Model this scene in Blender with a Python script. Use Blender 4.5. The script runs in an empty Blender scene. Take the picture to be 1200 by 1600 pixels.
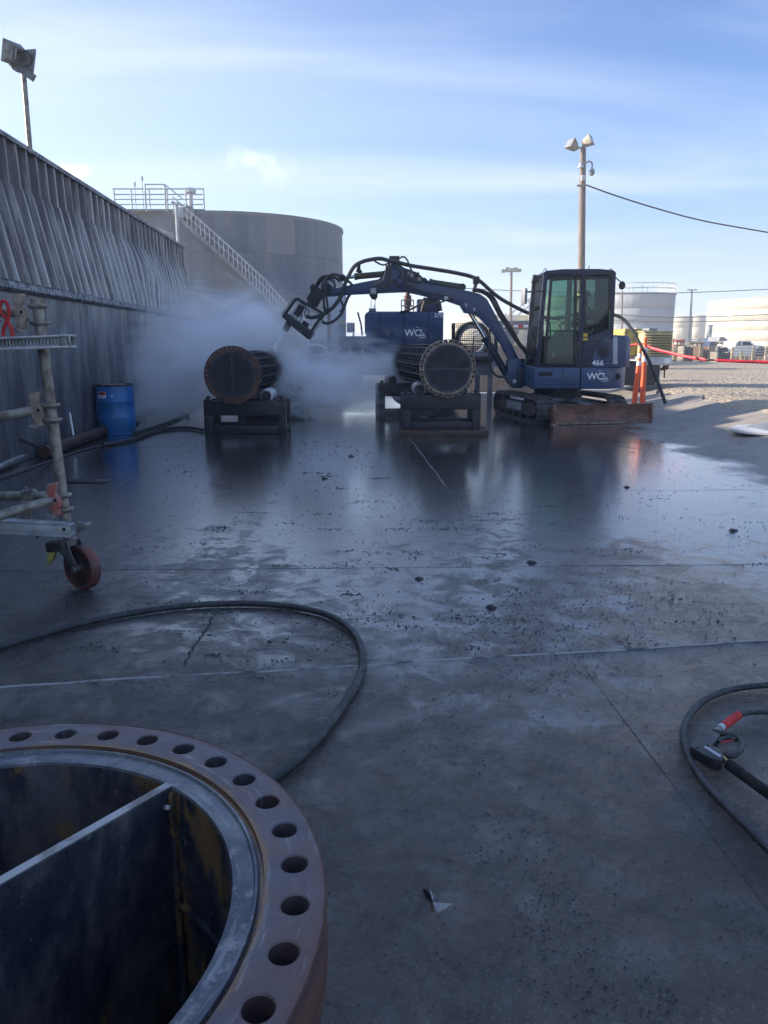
import bpy, bmesh, math, random, mathutils, mathutils.noise
import numpy as np
from mathutils import Vector, Matrix, Quaternion
random.seed(7)
sc = bpy.context.scene
COL = sc.collection
PI = math.pi
R = math.radians

# ------------------------------------------------------------------ camera
HC = 1.25
PITCH = math.atan(263/1200)
cam_d = bpy.data.cameras.new('camera'); cam = bpy.data.objects.new('camera', cam_d)
COL.objects.link(cam); sc.camera = cam
cam.location = (0, 0, HC)
cam.rotation_euler = (PI/2-PITCH, 0, 0)
cam_d.sensor_fit = 'VERTICAL'; cam_d.sensor_height = 32.0; cam_d.lens = 24.0   # 1200 px focal for 1600 px height
cam_d.clip_start = 0.05; cam_d.clip_end = 4000

# ------------------------------------------------------------------ sky and sun
SUN_EL, SUN_AZ = 20.0, -78.0          # azimuth clockwise from +Y
w = bpy.data.worlds.new('World'); sc.world = w; w.use_nodes = True
nt = w.node_tree; nt.nodes.clear()
N = nt.nodes.new; L = nt.links.new
out = N('ShaderNodeOutputWorld'); bg = N('ShaderNodeBackground'); sky = N('ShaderNodeTexSky')
sky.sky_type = 'NISHITA'; sky.sun_disc = False
sky.sun_elevation = R(SUN_EL); sky.sun_rotation = R(SUN_AZ)
sky.air_density = 1.0; sky.dust_density = 0.7; sky.ozone_density = 2.2
bg.inputs['Strength'].default_value = 0.11
tc = N('ShaderNodeTexCoord'); sep = N('ShaderNodeSeparateXYZ'); L(tc.outputs['Generated'], sep.inputs[0])
# flat cloud deck: direction / (z + small) gives streaks that thin with height
dz = N('ShaderNodeMath'); dz.operation = 'ADD'; dz.inputs[1].default_value = 0.10; L(sep.outputs['Z'], dz.inputs[0])
dmx = N('ShaderNodeMath'); dmx.operation = 'MAXIMUM'; dmx.inputs[1].default_value = 0.06; L(dz.outputs[0], dmx.inputs[0])
cx = N('ShaderNodeMath'); cx.operation = 'DIVIDE'; L(sep.outputs['X'], cx.inputs[0]); L(dmx.outputs[0], cx.inputs[1])
cy = N('ShaderNodeMath'); cy.operation = 'DIVIDE'; L(sep.outputs['Y'], cy.inputs[0]); L(dmx.outputs[0], cy.inputs[1])
cmb = N('ShaderNodeCombineXYZ'); L(cx.outputs[0], cmb.inputs[0]); L(cy.outputs[0], cmb.inputs[1])
mp = N('ShaderNodeMapping'); mp.inputs['Rotation'].default_value = (0, 0, R(-60)); mp.inputs['Scale'].default_value = (0.30, 0.95, 1); mp.inputs['Location'].default_value = (1.0, 7.0, 0)
L(cmb.outputs[0], mp.inputs[0])
n1 = N('ShaderNodeTexNoise'); n1.inputs['Scale'].default_value = 1.1; n1.inputs['Detail'].default_value = 7; n1.inputs['Roughness'].default_value = 0.52; n1.inputs['Distortion'].default_value = 0.6
L(mp.outputs[0], n1.inputs['Vector'])
mr = N('ShaderNodeMapRange'); mr.interpolation_type = 'SMOOTHSTEP'; mr.inputs[1].default_value = 0.36; mr.inputs[2].default_value = 0.74; mr.inputs[3].default_value = 0; mr.inputs[4].default_value = 0.55
L(n1.outputs['Fac'], mr.inputs[0])
n2 = N('ShaderNodeTexNoise'); n2.inputs['Scale'].default_value = 0.45; n2.inputs['Detail'].default_value = 3
L(mp.outputs[0], n2.inputs['Vector'])
mr2 = N('ShaderNodeMapRange'); mr2.interpolation_type = 'SMOOTHSTEP'; mr2.inputs[1].default_value = 0.28; mr2.inputs[2].default_value = 0.55
L(n2.outputs['Fac'], mr2.inputs[0])
# haze layer that thickens to the horizon
hz = N('ShaderNodeValToRGB'); L(sep.outputs['Z'], hz.inputs[0])
stops = [(0.0, (1.30, 1.58, 1.9)), (0.06, (1.28, 1.72, 2.2)), (0.15, (0.86, 1.42, 2.3)), (0.25, (0.44, 0.95, 2.05)), (0.36, (0.24, 0.60, 1.62)), (0.62, (0.32, 0.72, 1.75)), (1.0, (0.30, 0.66, 1.6))]
while len(hz.color_ramp.elements) < len(stops): hz.color_ramp.elements.new(0.5)
for e_, (p_, c_) in zip(hz.color_ramp.elements, stops): e_.position = p_
for e_, (p_, c_) in zip(hz.color_ramp.elements, stops): e_.position = p_; e_.color = (*c_, 1)
cm = N('ShaderNodeMath'); cm.operation = 'MULTIPLY'; L(mr.outputs[0], cm.inputs[0]); L(mr2.outputs[0], cm.inputs[1])
mxh = N('ShaderNodeMixRGB'); rw_ = N('ShaderNodeMapRange'); rw_.interpolation_type = 'SMOOTHSTEP'; rw_.inputs[1].default_value = 0.62; rw_.inputs[2].default_value = 0.97; rw_.inputs[3].default_value = 0.92; rw_.inputs[4].default_value = 0.25; L(rw_.outputs[0], mxh.inputs[0]); L(sky.outputs[0], mxh.inputs[1]); L(hz.outputs[0], mxh.inputs[2])
sdot = N('ShaderNodeVectorMath'); sdot.operation = 'DOT_PRODUCT'; L(tc.outputs['Generated'], sdot.inputs[0]); sdot.inputs[1].default_value = (math.sin(R(SUN_AZ))*math.cos(R(SUN_EL)), math.cos(R(SUN_AZ))*math.cos(R(SUN_EL)), math.sin(R(SUN_EL)))
sg = N('ShaderNodeMapRange'); sg.interpolation_type = 'SMOOTHSTEP'; sg.inputs[1].default_value = -0.1; sg.inputs[2].default_value = 1.0; sg.inputs[3].default_value = 0.0; sg.inputs[4].default_value = 0.55; L(sdot.outputs['Value'], sg.inputs[0]); L(sdot.outputs['Value'], rw_.inputs[0])
sh = N('ShaderNodeMapRange'); sh.inputs[1].default_value = 0.7; sh.inputs[2].default_value = 0.0; sh.inputs[3].default_value = 0.15; sh.inputs[4].default_value = 1.0; L(sep.outputs['Z'], sh.inputs[0])
sm = N('ShaderNodeMath'); sm.operation = 'MULTIPLY'; L(sg.outputs[0], sm.inputs[0]); L(sh.outputs[0], sm.inputs[1])
mxs_ = N('ShaderNodeMixRGB'); L(sm.outputs[0], mxs_.inputs[0]); L(mxh.outputs[0], mxs_.inputs[1]); mxs_.inputs[2].default_value = (3.4, 4.0, 4.6, 1)
mxc = N('ShaderNodeMixRGB'); L(cm.outputs[0], mxc.inputs[0]); L(mxs_.outputs[0], mxc.inputs[1]); mxc.inputs[2].default_value = (2.4, 2.65, 3.05, 1)
# two small puffs of cumulus low in the sky
last = mxc.outputs[0]
pn = N('ShaderNodeTexNoise'); pn.inputs['Scale'].default_value = 26; pn.inputs['Detail'].default_value = 6; pn.inputs['Roughness'].default_value = 0.62; L(tc.outputs['Generated'], pn.inputs['Vector'])
for (pu, pv, rx_, rz_, k_) in ((118, 268, 0.040, 0.011, 0.95), (395, 248, 0.046, 0.016, 0.36), (440, 268, 0.060, 0.020, 0.26)):
    x_ = (pu-600)/1200; y_ = (800-pv)/1200; pt_ = math.atan(263/1200)
    dv = Vector((x_, math.cos(pt_)+y_*math.sin(pt_), -math.sin(pt_)+y_*math.cos(pt_))).normalized()
    pm_ = N('ShaderNodeMapping'); pm_.vector_type = 'TEXTURE'; pm_.inputs['Location'].default_value = dv; pm_.inputs['Scale'].default_value = (rx_, rx_, rz_); L(tc.outputs['Generated'], pm_.inputs[0])
    pl_n = N('ShaderNodeVectorMath'); pl_n.operation = 'LENGTH'; L(pm_.outputs[0], pl_n.inputs[0])
    pa = N('ShaderNodeMath'); pa.operation = 'MULTIPLY_ADD'; L(pn.outputs['Fac'], pa.inputs[0]); pa.inputs[1].default_value = -3.2; L(pl_n.outputs['Value'], pa.inputs[2])
    pr_ = N('ShaderNodeMapRange'); pr_.interpolation_type = 'SMOOTHSTEP'; pr_.inputs[1].default_value = -0.75; pr_.inputs[2].default_value = -1.7; pr_.inputs[3].default_value = 0; pr_.inputs[4].default_value = k_; L(pa.outputs[0], pr_.inputs[0])
    px_ = N('ShaderNodeMixRGB'); L(pr_.outputs[0], px_.inputs[0]); L(last, px_.inputs[1]); px_.inputs[2].default_value = (3.3, 3.35, 3.4, 1); last = px_.outputs[0]
L(last, bg.inputs['Color']); L(bg.outputs[0], out.inputs['Surface'])

sd = bpy.data.lights.new('sun', 'SUN'); sd.energy = 3.0; sd.angle = R(0.6); sd.color = (1.0, 0.87, 0.70)
so = bpy.data.objects.new('sun', sd); COL.objects.link(so)
tos = Vector((math.sin(R(SUN_AZ))*math.cos(R(SUN_EL)), math.cos(R(SUN_AZ))*math.cos(R(SUN_EL)), math.sin(R(SUN_EL))))
so.rotation_euler = tos.to_track_quat('Z', 'Y').to_euler(); so.location = (-30, 5, 40)
sc.view_settings.view_transform = 'Standard'; sc.view_settings.look = 'None'
sc.view_settings.exposure = 1.92; sc.view_settings.gamma = 1.0; sc.view_settings.use_curve_mapping = False
sc.cycles.max_bounces = 12; sc.cycles.volume_bounces = 8; sc.cycles.volume_max_steps = 96; sc.cycles.volume_step_rate = 1.5
sc.cycles.transparent_max_bounces = 16

# ------------------------------------------------------------------ survey: pixel of the 1200x1600 photo -> point of the place
def ray(u, v):
    x = (u-600)/1200; y = (800-v)/1200
    return Vector((x, math.cos(PITCH)+y*math.sin(PITCH), -math.sin(PITCH)+y*math.cos(PITCH)))
def G(u, v, z=0.0):
    d = ray(u, v); return Vector((0, 0, HC)) + d*((z-HC)/d.z)
def P(u, v, Y):
    d = ray(u, v); return Vector((0, 0, HC)) + d*(Y/d.y)
WX0, WS = -3.432, -0.0585
def wallx(Y): return WX0 + WS*Y

# ------------------------------------------------------------------ materials
def srgb(h):
    c = [int(h[i:i+2], 16)/255 for i in (0, 2, 4)]
    return tuple(((x/12.92) if x <= 0.04045 else ((x+0.055)/1.055)**2.4) for x in c)
class NM:
    def __init__(s, name):
        s.m = bpy.data.materials.new(name); s.m.use_nodes = True; s.t = s.m.node_tree; s.t.nodes.clear()
        s.out = s.t.nodes.new('ShaderNodeOutputMaterial'); s.b = s.t.nodes.new('ShaderNodeBsdfPrincipled')
        s.t.links.new(s.b.outputs[0], s.out.inputs[0])
        s.tc = s.t.nodes.new('ShaderNodeTexCoord')
    def n(s, t, **k):
        o = s.t.nodes.new(t)
        for a, b in k.items(): setattr(o, a, b)
        return o
    def l(s, a, b): s.t.links.new(a, b)
    def coord(s, scale=(1, 1, 1), loc=(0, 0, 0), kind='Object', rot=(0, 0, 0)):
        m = s.n('ShaderNodeMapping'); m.inputs['Scale'].default_value = scale; m.inputs['Location'].default_value = loc; m.inputs['Rotation'].default_value = rot
        s.l(s.tc.outputs[kind], m.inputs[0]); return m.outputs[0]
    def noise(s, vec, scale, detail=5, rough=0.55, dist=0.0):
        o = s.n('ShaderNodeTexNoise'); o.inputs['Scale'].default_value = scale; o.inputs['Detail'].default_value = detail
        o.inputs['Roughness'].default_value = rough; o.inputs['Distortion'].default_value = dist
        s.l(vec, o.inputs['Vector']); return o.outputs['Fac']
    def voro(s, vec, scale, feature='F1'):
        o = s.n('ShaderNodeTexVoronoi', feature=feature); o.inputs['Scale'].default_value = scale; s.l(vec, o.inputs['Vector']); return o.outputs['Distance']
    def mr(s, f, a, b, c=0.0, d=1.0, smooth=True):
        o = s.n('ShaderNodeMapRange'); o.interpolation_type = 'SMOOTHSTEP' if smooth else 'LINEAR'
        for i, x in enumerate((a, b, c, d)): o.inputs[i+1].default_value = x
        s.l(f, o.inputs[0]); return o.outputs[0]
    def mix(s, f, a, b):
        o = s.n('ShaderNodeMixRGB')
        for i, x in ((0, f), (1, a), (2, b)):
            if isinstance(x, (tuple, list)): o.inputs[i].default_value = (*x[:3], 1)
            elif isinstance(x, (int, float)): o.inputs[i].default_value = x
            else: s.l(x, o.inputs[i])
        return o.outputs[0]
    def math(s, op, a, b=0.0, c=None):
        o = s.n('ShaderNodeMath', operation=op)
        for i, x in enumerate((a, b) if c is None else (a, b, c)):
            if isinstance(x, (int, float)): o.inputs[i].default_value = x
            else: s.l(x, o.inputs[i])
        return o.outputs[0]
    def bump(s, h, strength=0.3, dist=0.01, prev=None):
        o = s.n('ShaderNodeBump'); o.inputs['Strength'].default_value = strength; o.inputs['Distance'].default_value = dist
        s.l(h, o.inputs['Height'])
        if prev is not None: s.l(prev, o.inputs['Normal'])
        s.l(o.outputs[0], s.b.inputs['Normal']); return o.outputs[0]
    def set(s, **k):
        names = dict(color='Base Color', rough='Roughness', metal='Metallic', ior='IOR', alpha='Alpha', trans='Transmission Weight', coat='Coat Weight', coatr='Coat Roughness', spec='Specular IOR Level')
        for a, x in k.items():
            i = s.b.inputs[names[a]]
            if isinstance(x, (tuple, list)): i.default_value = (*x[:3], 1)
            elif isinstance(x, (int, float)): i.default_value = x
            else: s.l(x, i)
        return s
def simple(name, c1, c2=None, rough=0.5, metal=0.0, scale=6.0, r2=None, bump=0.15, bs=60.0, bd=0.002, coat=0.0, lo=0.4, hi=0.65, stretch=(1, 1, 1)):
    m = NM(name); v = m.coord(stretch)
    if c2 is None: c2 = tuple(x*0.7 for x in c1)
    f = m.mr(m.noise(v, scale, 6, 0.6), lo, hi)
    m.set(color=m.mix(f, c1, c2), metal=metal, coat=coat)
    r2 = rough*1.25 if r2 is None else r2
    m.set(rough=m.mr(m.noise(v, scale*1.7, 4), 0.35, 0.65, rough, min(1, r2)))
    if bump: m.bump(m.noise(v, bs, 4), bump, bd)
    return m.m
M = {}
M['navy'] = simple('navy_paint', (0.008, 0.036, 0.125), (0.009, 0.028, 0.080), 0.33, 0.0, 3.5, 0.5, 0.06, 40, coat=0.3)
M['navy_dark'] = simple('dark_navy_paint', (0.011, 0.019, 0.050), (0.010, 0.013, 0.028), 0.38, 0.0, 4, 0.6, 0.06, 40)
M['blueside'] = simple('blue_side_paint', (0.018, 0.060, 0.165), (0.020, 0.046, 0.11), 0.35, 0, 2.5, 0.5, 0.05, 30, coat=0.25)
M['black'] = simple('black_painted_steel', (0.016, 0.018, 0.024), (0.028, 0.026, 0.026), 0.45, 0, 9, 0.7)
M['wetblack'] = simple('wet_oily_black_steel', (0.010, 0.012, 0.018), (0.022, 0.020, 0.022), 0.28, 0, 12, 0.55, 0.3, 80, 0.004)
M['rubber'] = simple('black_rubber', (0.018, 0.019, 0.022), (0.035, 0.033, 0.032), 0.55, 0, 14, 0.8)
M['mudrubber'] = simple('muddy_track_rubber', (0.030, 0.030, 0.032), (0.085, 0.078, 0.07), 0.55, 0, 10, 0.85, 0.4, 60, 0.006)
M['hose'] = simple('hose_rubber', (0.020, 0.023, 0.027), (0.05, 0.052, 0.052), 0.42, 0, 22, 0.65, 0.2, 120)
M['chrome'] = simple('chrome_rod', (0.75, 0.76, 0.78), (0.6, 0.6, 0.6), 0.12, 1.0, 8, 0.25, 0.02)
M['steel'] = simple('dull_steel', (0.36, 0.36, 0.36), (0.24, 0.23, 0.22), 0.38, 0.8, 10, 0.55)
M['galv'] = simple('galvanised_tube', (0.34, 0.32, 0.27), (0.17, 0.14, 0.11), 0.42, 0.45, 16, 0.65, 0.3, 60, 0.002)
M['alu'] = simple('aluminium', (0.62, 0.64, 0.66), (0.42, 0.43, 0.44), 0.33, 0.75, 9, 0.5, 0.1, 90)
M['rust'] = simple('rusty_steel', (0.15, 0.062, 0.036), (0.075, 0.04, 0.032), 0.6, 0.2, 9, 0.8, 0.4, 60, 0.004)
M['bladerust'] = simple('blade_worn_rust', (0.25, 0.125, 0.08), (0.13, 0.07, 0.05), 0.5, 0.3, 5, 0.75, 0.35, 50, 0.004, stretch=(1, 1, 2))
M['wood'] = simple('wet_timber', (0.11, 0.068, 0.04), (0.05, 0.034, 0.026), 0.6, 0, 7, 0.8, 0.4, 50, 0.004, stretch=(0.4, 4, 4))
M['poleWood'] = simple('pole_timber', (0.22, 0.18, 0.16), (0.13, 0.105, 0.095), 0.75, 0, 4, 0.9, 0.4, 30, stretch=(6, 6, 0.5))
M['white'] = simple('white_paint', (0.78, 0.78, 0.75), (0.62, 0.60, 0.54), 0.45, 0, 1.5, 0.6, 0.05)
M['decal'] = simple('white_decal', (0.82, 0.83, 0.86), (0.7, 0.7, 0.72), 0.4, 0, 8, 0.5, 0)
M['red'] = simple('red_paint', (0.60, 0.03, 0.035), (0.42, 0.03, 0.03), 0.45, 0, 14, 0.6)
M['orange'] = simple('orange_plastic', (0.85, 0.13, 0.035), (0.68, 0.10, 0.03), 0.5, 0, 5, 0.65, 0.1)
M['tape'] = simple('red_tape', (0.75, 0.035, 0.06), (0.55, 0.02, 0.04), 0.4, 0, 5, 0.5, 0.3, 30)
M['yellow'] = simple('yellow_paint', (0.72, 0.50, 0.03), (0.6, 0.38, 0.03), 0.45, 0, 4, 0.6)
M['beige'] = simple('beige_enclosure_paint', (0.50, 0.45, 0.25), (0.40, 0.35, 0.20), 0.5, 0, 3, 0.65)
M['greybox'] = simple('grey_paint', (0.20, 0.22, 0.25), (0.13, 0.14, 0.16), 0.5, 0, 4, 0.6)
M['ltgrey'] = simple('pale_grey_paint', (0.48, 0.50, 0.53), (0.36, 0.38, 0.42), 0.5, 0, 3, 0.6)
M['tan'] = simple('tan_concrete', (0.42, 0.31, 0.24), (0.30, 0.22, 0.17), 0.8, 0, 2, 0.9)
M['brass'] = simple('brass', (0.75, 0.55, 0.22), (0.6, 0.4, 0.15), 0.25, 1.0, 9, 0.4, 0.05)
M['redgrip'] = simple('red_rubber', (0.60, 0.035, 0.03), (0.4, 0.02, 0.02), 0.45, 0, 20, 0.6)
M['barrel'] = simple('blue_plastic_drum', (0.010, 0.13, 0.36), (0.010, 0.09, 0.26), 0.30, 0, 5, 0.5, 0.1, 20, coat=0.15)
M['skin'] = simple('skin', (0.42, 0.24, 0.17), (0.36, 0.20, 0.14), 0.55, 0, 9, 0.6)
M['navycloth'] = simple('navy_coveralls', (0.025, 0.035, 0.075), (0.018, 0.022, 0.05), 0.8, 0, 9, 0.9, 0.4, 50, 0.004)
M['hivis'] = simple('hi_vis_tape', (0.45, 0.62, 0.08), (0.35, 0.5, 0.08), 0.5)
M['hardhat'] = simple('tan_hard_hat', (0.55, 0.45, 0.30), (0.45, 0.36, 0.24), 0.35)
M['seat'] = simple('black_seat_cloth', (0.02, 0.02, 0.024), (0.035, 0.035, 0.04), 0.8)
M['wbarrel'] = simple('whitish_tank_side', (0.50, 0.475, 0.39), (0.40, 0.36, 0.28), 0.6, 0, 0.12, 0.7, 0.0, stretch=(2.5, 2.5, 0.4))
def streaky(name, c1, c2, c3):
    m = NM(name); v = m.coord((1, 1, 0.12)); oi = m.n('ShaderNodeObjectInfo')
    c = m.mix(m.mr(m.noise(v, 0.45, 7, 0.65), 0.38, 0.64), c1, c2)
    c = m.mix(m.mr(m.noise(m.coord((1, 1, 0.06)), 0.9, 6, 0.7), 0.56, 0.70, 0, 0.7), c, c3)
    c = m.mix(m.mr(oi.outputs['Random'], 0, 1, 0.0, 0.22), c, c2)
    m.set(color=c, rough=0.6); return m.m
M['tankgrey_old'] = simple('grey_tank_side', (0.30, 0.33, 0.36), (0.24, 0.27, 0.30), 0.6, 0, 0.15, 0.7, 0.0, stretch=(2.5, 2.5, 0.4))
M['lamp'] = simple('lamp_glass', (0.35, 0.37, 0.4), (0.28, 0.3, 0.32), 0.12, 0.3)
M['yard'] = simple('yard_clutter_tan', (0.42, 0.35, 0.25), (0.26, 0.2, 0.15), 0.7, 0, 3, 0.9)
M['darkbundle'] = simple('dark_blue_bundle', (0.03, 0.05, 0.075), (0.05, 0.06, 0.07), 0.6)
M['olive'] = simple('olive_wrapped_ram', (0.05, 0.055, 0.03), (0.03, 0.035, 0.03), 0.5)
M['olive2'] = M['olive']
M['ropehemp'] = simple('pale_hose', (0.55, 0.58, 0.6), (0.4, 0.42, 0.45), 0.5)

M['wbarrel'] = streaky('streaked_cream_tank_paint', (0.52, 0.495, 0.41), (0.42, 0.38, 0.30), (0.33, 0.26, 0.17))
M['tankgrey'] = streaky('streaked_grey_tank_paint', (0.31, 0.34, 0.37), (0.25, 0.28, 0.31), (0.20, 0.20, 0.20))
def glass_mat(name, tint, amount=0.75, rough=0.03):
    m = NM(name); t = m.n('ShaderNodeBsdfTransparent'); t.inputs[0].default_value = (*tint, 1)
    g = m.n('ShaderNodeBsdfGlossy'); g.inputs['Roughness'].default_value = rough; g.inputs[0].default_value = (0.9, 0.95, 1, 1)
    fr = m.n('ShaderNodeFresnel'); fr.inputs[0].default_value = 1.5
    d = m.n('ShaderNodeBsdfDiffuse'); d.inputs[0].default_value = (0.20, 0.22, 0.21, 1)
    v = m.coord(); dirt = m.mr(m.noise(v, 3, 5), 0.35, 0.8, 0.02, 1-amount)
    a = m.n('ShaderNodeMixShader'); m.l(dirt, a.inputs[0]); m.l(t.outputs[0], a.inputs[1]); m.l(d.outputs[0], a.inputs[2])
    b = m.n('ShaderNodeMixShader'); m.l(fr.outputs[0], b.inputs[0]); m.l(a.outputs[0], b.inputs[1]); m.l(g.outputs[0], b.inputs[2])
    m.l(b.outputs[0], m.out.inputs[0]); return m.m
M['glass'] = glass_mat('green_tinted_glass', (0.62, 0.80, 0.72), 0.90)
M['glass2'] = glass_mat('smoked_glass', (0.50, 0.62, 0.60), 0.92)

# --- wet concrete slabs
def wet_concrete():
    m = NM('wet_concrete'); v = m.coord(kind='Object')
    sp = m.n('ShaderNodeSeparateXYZ'); m.l(v, sp.inputs[0])
    x, y = sp.outputs[0], sp.outputs[1]
    # run-off reaches an uneven line towards the right-hand ramp; beyond it the concrete is dry
    edge = m.math('SUBTRACT', x, m.math('MULTIPLY_ADD', y, 0.02, 3.45))
    wob = m.math('MULTIPLY', m.math('SUBTRACT', m.noise(v, 0.7, 6, 0.62), 0.5), 2.2)
    dry = m.mr(m.math('ADD', edge, wob), -0.22, 0.30)
    big = m.noise(v, 0.50, 6, 0.6, 0.4); mid = m.noise(v, 1.9, 7, 0.68, 0.3); fine = m.noise(v, 34, 6, 0.75); med = m.noise(v, 9, 7, 0.72, 0.5)
    sv = m.coord((1.0, 2.2, 1), rot=(0, 0, 0.35)); scr = m.noise(sv, 10, 6, 0.72, 1.2)
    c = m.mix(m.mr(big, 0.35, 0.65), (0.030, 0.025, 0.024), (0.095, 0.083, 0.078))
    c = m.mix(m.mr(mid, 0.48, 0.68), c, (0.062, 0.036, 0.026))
    c = m.mix(m.mr(m.noise(v, 4.2, 8, 0.72), 0.50, 0.60, 0, 0.90), c, (0.020, 0.019, 0.021))
    c = m.mix(m.mr(med, 0.53, 0.68, 0, 0.65), c, (0.125, 0.118, 0.115))
    c = m.mix(m.mr(fine, 0.53, 0.64, 0, 0.8), c, (0.018, 0.018, 0.020))
    c = m.mix(m.mr(m.voro(v, 55), 0.10, 0.28, 0.35, 0.0), c, (0.26, 0.26, 0.265))
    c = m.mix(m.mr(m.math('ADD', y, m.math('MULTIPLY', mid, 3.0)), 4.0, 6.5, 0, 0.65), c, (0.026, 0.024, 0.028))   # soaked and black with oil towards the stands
    c = m.mix(dry, c, m.mix(m.mr(mid, 0.35, 0.7), (0.27, 0.245, 0.215), (0.18, 0.165, 0.15)))
    c = m.mix(m.mr(m.noise(v, 15, 8, 0.8), 0.55, 0.64, 0, 0.85), c, (0.014, 0.013, 0.014))
    c = m.mix(m.mr(m.noise(m.coord((1, 1, 1), (7, 3, 0)), 42, 7, 0.8), 0.60, 0.68, 0, 0.7), c, (0.24, 0.23, 0.22))
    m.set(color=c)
    # water film: shallow pools towards the stands, drained and rough near the camera
    pool = m.noise(m.coord((0.75, 0.40, 1)), 0.95, 7, 0.64, 0.5)
    patch = m.noise(m.coord((0.9, 1.0, 1), rot=(0, 0, 0.3)), 5.5, 9, 0.78, 0.6)
    pl_ = m.math('MULTIPLY_ADD', patch, 0.55, m.math('MULTIPLY', pool, 0.60))
    pudf = m.mr(m.math('MULTIPLY_ADD', m.mr(y, 0.3, 7.0, smooth=False), 0.29, pl_), 0.55, 0.76)
    m.set(coat=m.math('MULTIPLY', m.math('MULTIPLY_ADD', pudf, 0.68, m.mr(y, 1.2, 4.5, 0.12, 0.32)), m.math('SUBTRACT', 1.0, dry)))
    cr_ = m.n('ShaderNodeMix'); cr_.data_type = 'FLOAT'; m.l(pudf, cr_.inputs[0]); m.l(m.mr(scr, 0.3, 0.75, 0.17, 0.36), cr_.inputs[2]); m.l(m.mr(scr, 0.3, 0.8, 0.08, 0.21), cr_.inputs[3]); m.set(coatr=cr_.outputs[0]); m.b.inputs['Coat IOR'].default_value = 1.8
    near_r = m.mr(scr, 0.3, 0.75, 0.24, 0.48); pud_r = m.mr(scr, 0.3, 0.8, 0.05, 0.20)
    rr = m.n('ShaderNodeMix'); rr.data_type = 'FLOAT'; m.l(pudf, rr.inputs[0]); m.l(near_r, rr.inputs[2]); m.l(pud_r, rr.inputs[3])
    r2 = m.n('ShaderNodeMix'); r2.data_type = 'FLOAT'; m.l(dry, r2.inputs[0]); m.l(rr.outputs[0], r2.inputs[2]); r2.inputs[3].default_value = 0.8
    m.set(rough=r2.outputs[0], ior=1.62)
    peb = m.math('ADD', m.math('MULTIPLY', m.noise(v, 75, 5, 0.75), 0.55), m.math('ADD', m.math('MULTIPLY', m.noise(v, 19, 6, 0.7, 0.6), 1.0), m.math('MULTIPLY', scr, 0.8)))
    h = m.math('MULTIPLY', peb, m.math('MULTIPLY_ADD', m.math('MULTIPLY', pudf, m.mr(y, 4.0, 8.0, 0.80, 1.0)), -0.89, 1.0))
    m.bump(h, 1.0, 0.016)
    cb = m.n('ShaderNodeBump'); cb.inputs['Strength'].default_value = 0.8; cb.inputs['Distance'].default_value = 0.0034; m.l(h, cb.inputs['Height']); m.l(cb.outputs[0], m.b.inputs['Coat Normal'])
    return m.m
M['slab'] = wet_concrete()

def gravel():
    m = NM('gravel'); v = m.coord(kind='Object')
    vo = m.voro(v, 9); vo2 = m.voro(v, 26)
    b = m.noise(v, 0.22, 6, 0.6); s = m.noise(m.coord((0.25, 2.2, 1)), 1.2, 5, 0.6)
    c = m.mix(m.mr(b, 0.35, 0.65), (0.44, 0.355, 0.25), (0.33, 0.27, 0.20))
    c = m.mix(m.mr(s, 0.5, 0.66, 0, 0.6), c, (0.17, 0.14, 0.11))
    c = m.mix(m.mr(vo, 0.15, 0.7, 0, 0.55), c, (0.42, 0.37, 0.30))
    c = m.mix(m.mr(m.noise(v, 18, 4), 0.5, 0.7, 0, 0.6), c, (0.13, 0.11, 0.09))
    m.set(color=c, rough=0.9)
    m.bump(m.math('ADD', vo, m.math('ADD', m.math('MULTIPLY', vo2, 0.5), m.math('MULTIPLY', m.noise(v, 3, 5), 1.2))), 0.9, 0.05)
    return m.m
M['gravel'] = gravel()
def apron():
    m = NM('dry_concrete'); v = m.coord(kind='Object')
    c = m.mix(m.mr(m.noise(v, 1.3, 7, 0.65), 0.35, 0.65), (0.23, 0.21, 0.185), (0.16, 0.15, 0.14))
    c = m.mix(m.mr(m.noise(v, 22, 5, 0.7), 0.58, 0.72, 0, 0.7), c, (0.07, 0.065, 0.06))
    m.set(color=c, rough=0.82); m.bump(m.noise(v, 45, 5, 0.7), 0.6, 0.008); return m.m
M['apron'] = apron()

# --- corrugated cladding, dirtied more towards the near end
def corr():
    m = NM('weathered_corrugated_sheet'); v = m.coord(kind='Object')
    sp = m.n('ShaderNodeSeparateXYZ'); m.l(v, sp.inputs[0])
    st = m.noise(m.coord((0.1, 4.5, 0.30)), 2.6, 7, 0.72, 0.0)
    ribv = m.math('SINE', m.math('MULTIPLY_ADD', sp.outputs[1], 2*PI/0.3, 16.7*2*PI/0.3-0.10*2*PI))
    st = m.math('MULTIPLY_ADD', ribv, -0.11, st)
    wn = m.n('ShaderNodeTexWhiteNoise', noise_dimensions='1D'); m.l(m.math('FLOOR', m.math('MULTIPLY_ADD', sp.outputs[1], 1/0.3, 16.7/0.3)), wn.inputs['W']); st = m.math('MULTIPLY_ADD', wn.outputs['Value'], 0.05, st)
    near = m.mr(sp.outputs[1], -1.0, 6.5, 0.09, -0.05)
    up = m.mr(sp.outputs[2], 2.6, 3.2, -0.03, 0.07)
    k = m.math('ADD', m.math('ADD', st, near), up)
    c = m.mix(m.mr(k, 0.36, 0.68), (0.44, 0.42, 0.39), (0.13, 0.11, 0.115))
    c = m.mix(m.mr(m.noise(m.coord((2, 7, 1.1)), 3.0, 8, 0.75), 0.56, 0.66, 0, 0.75), c, (0.075, 0.062, 0.068))
    m.set(color=c, rough=m.mr(k, 0.35, 0.65, 0.38, 0.65), metal=0.15)
    m.bump(m.noise(v, 30, 4), 0.2, 0.004); return m.m
M['corr'] = corr()
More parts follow.
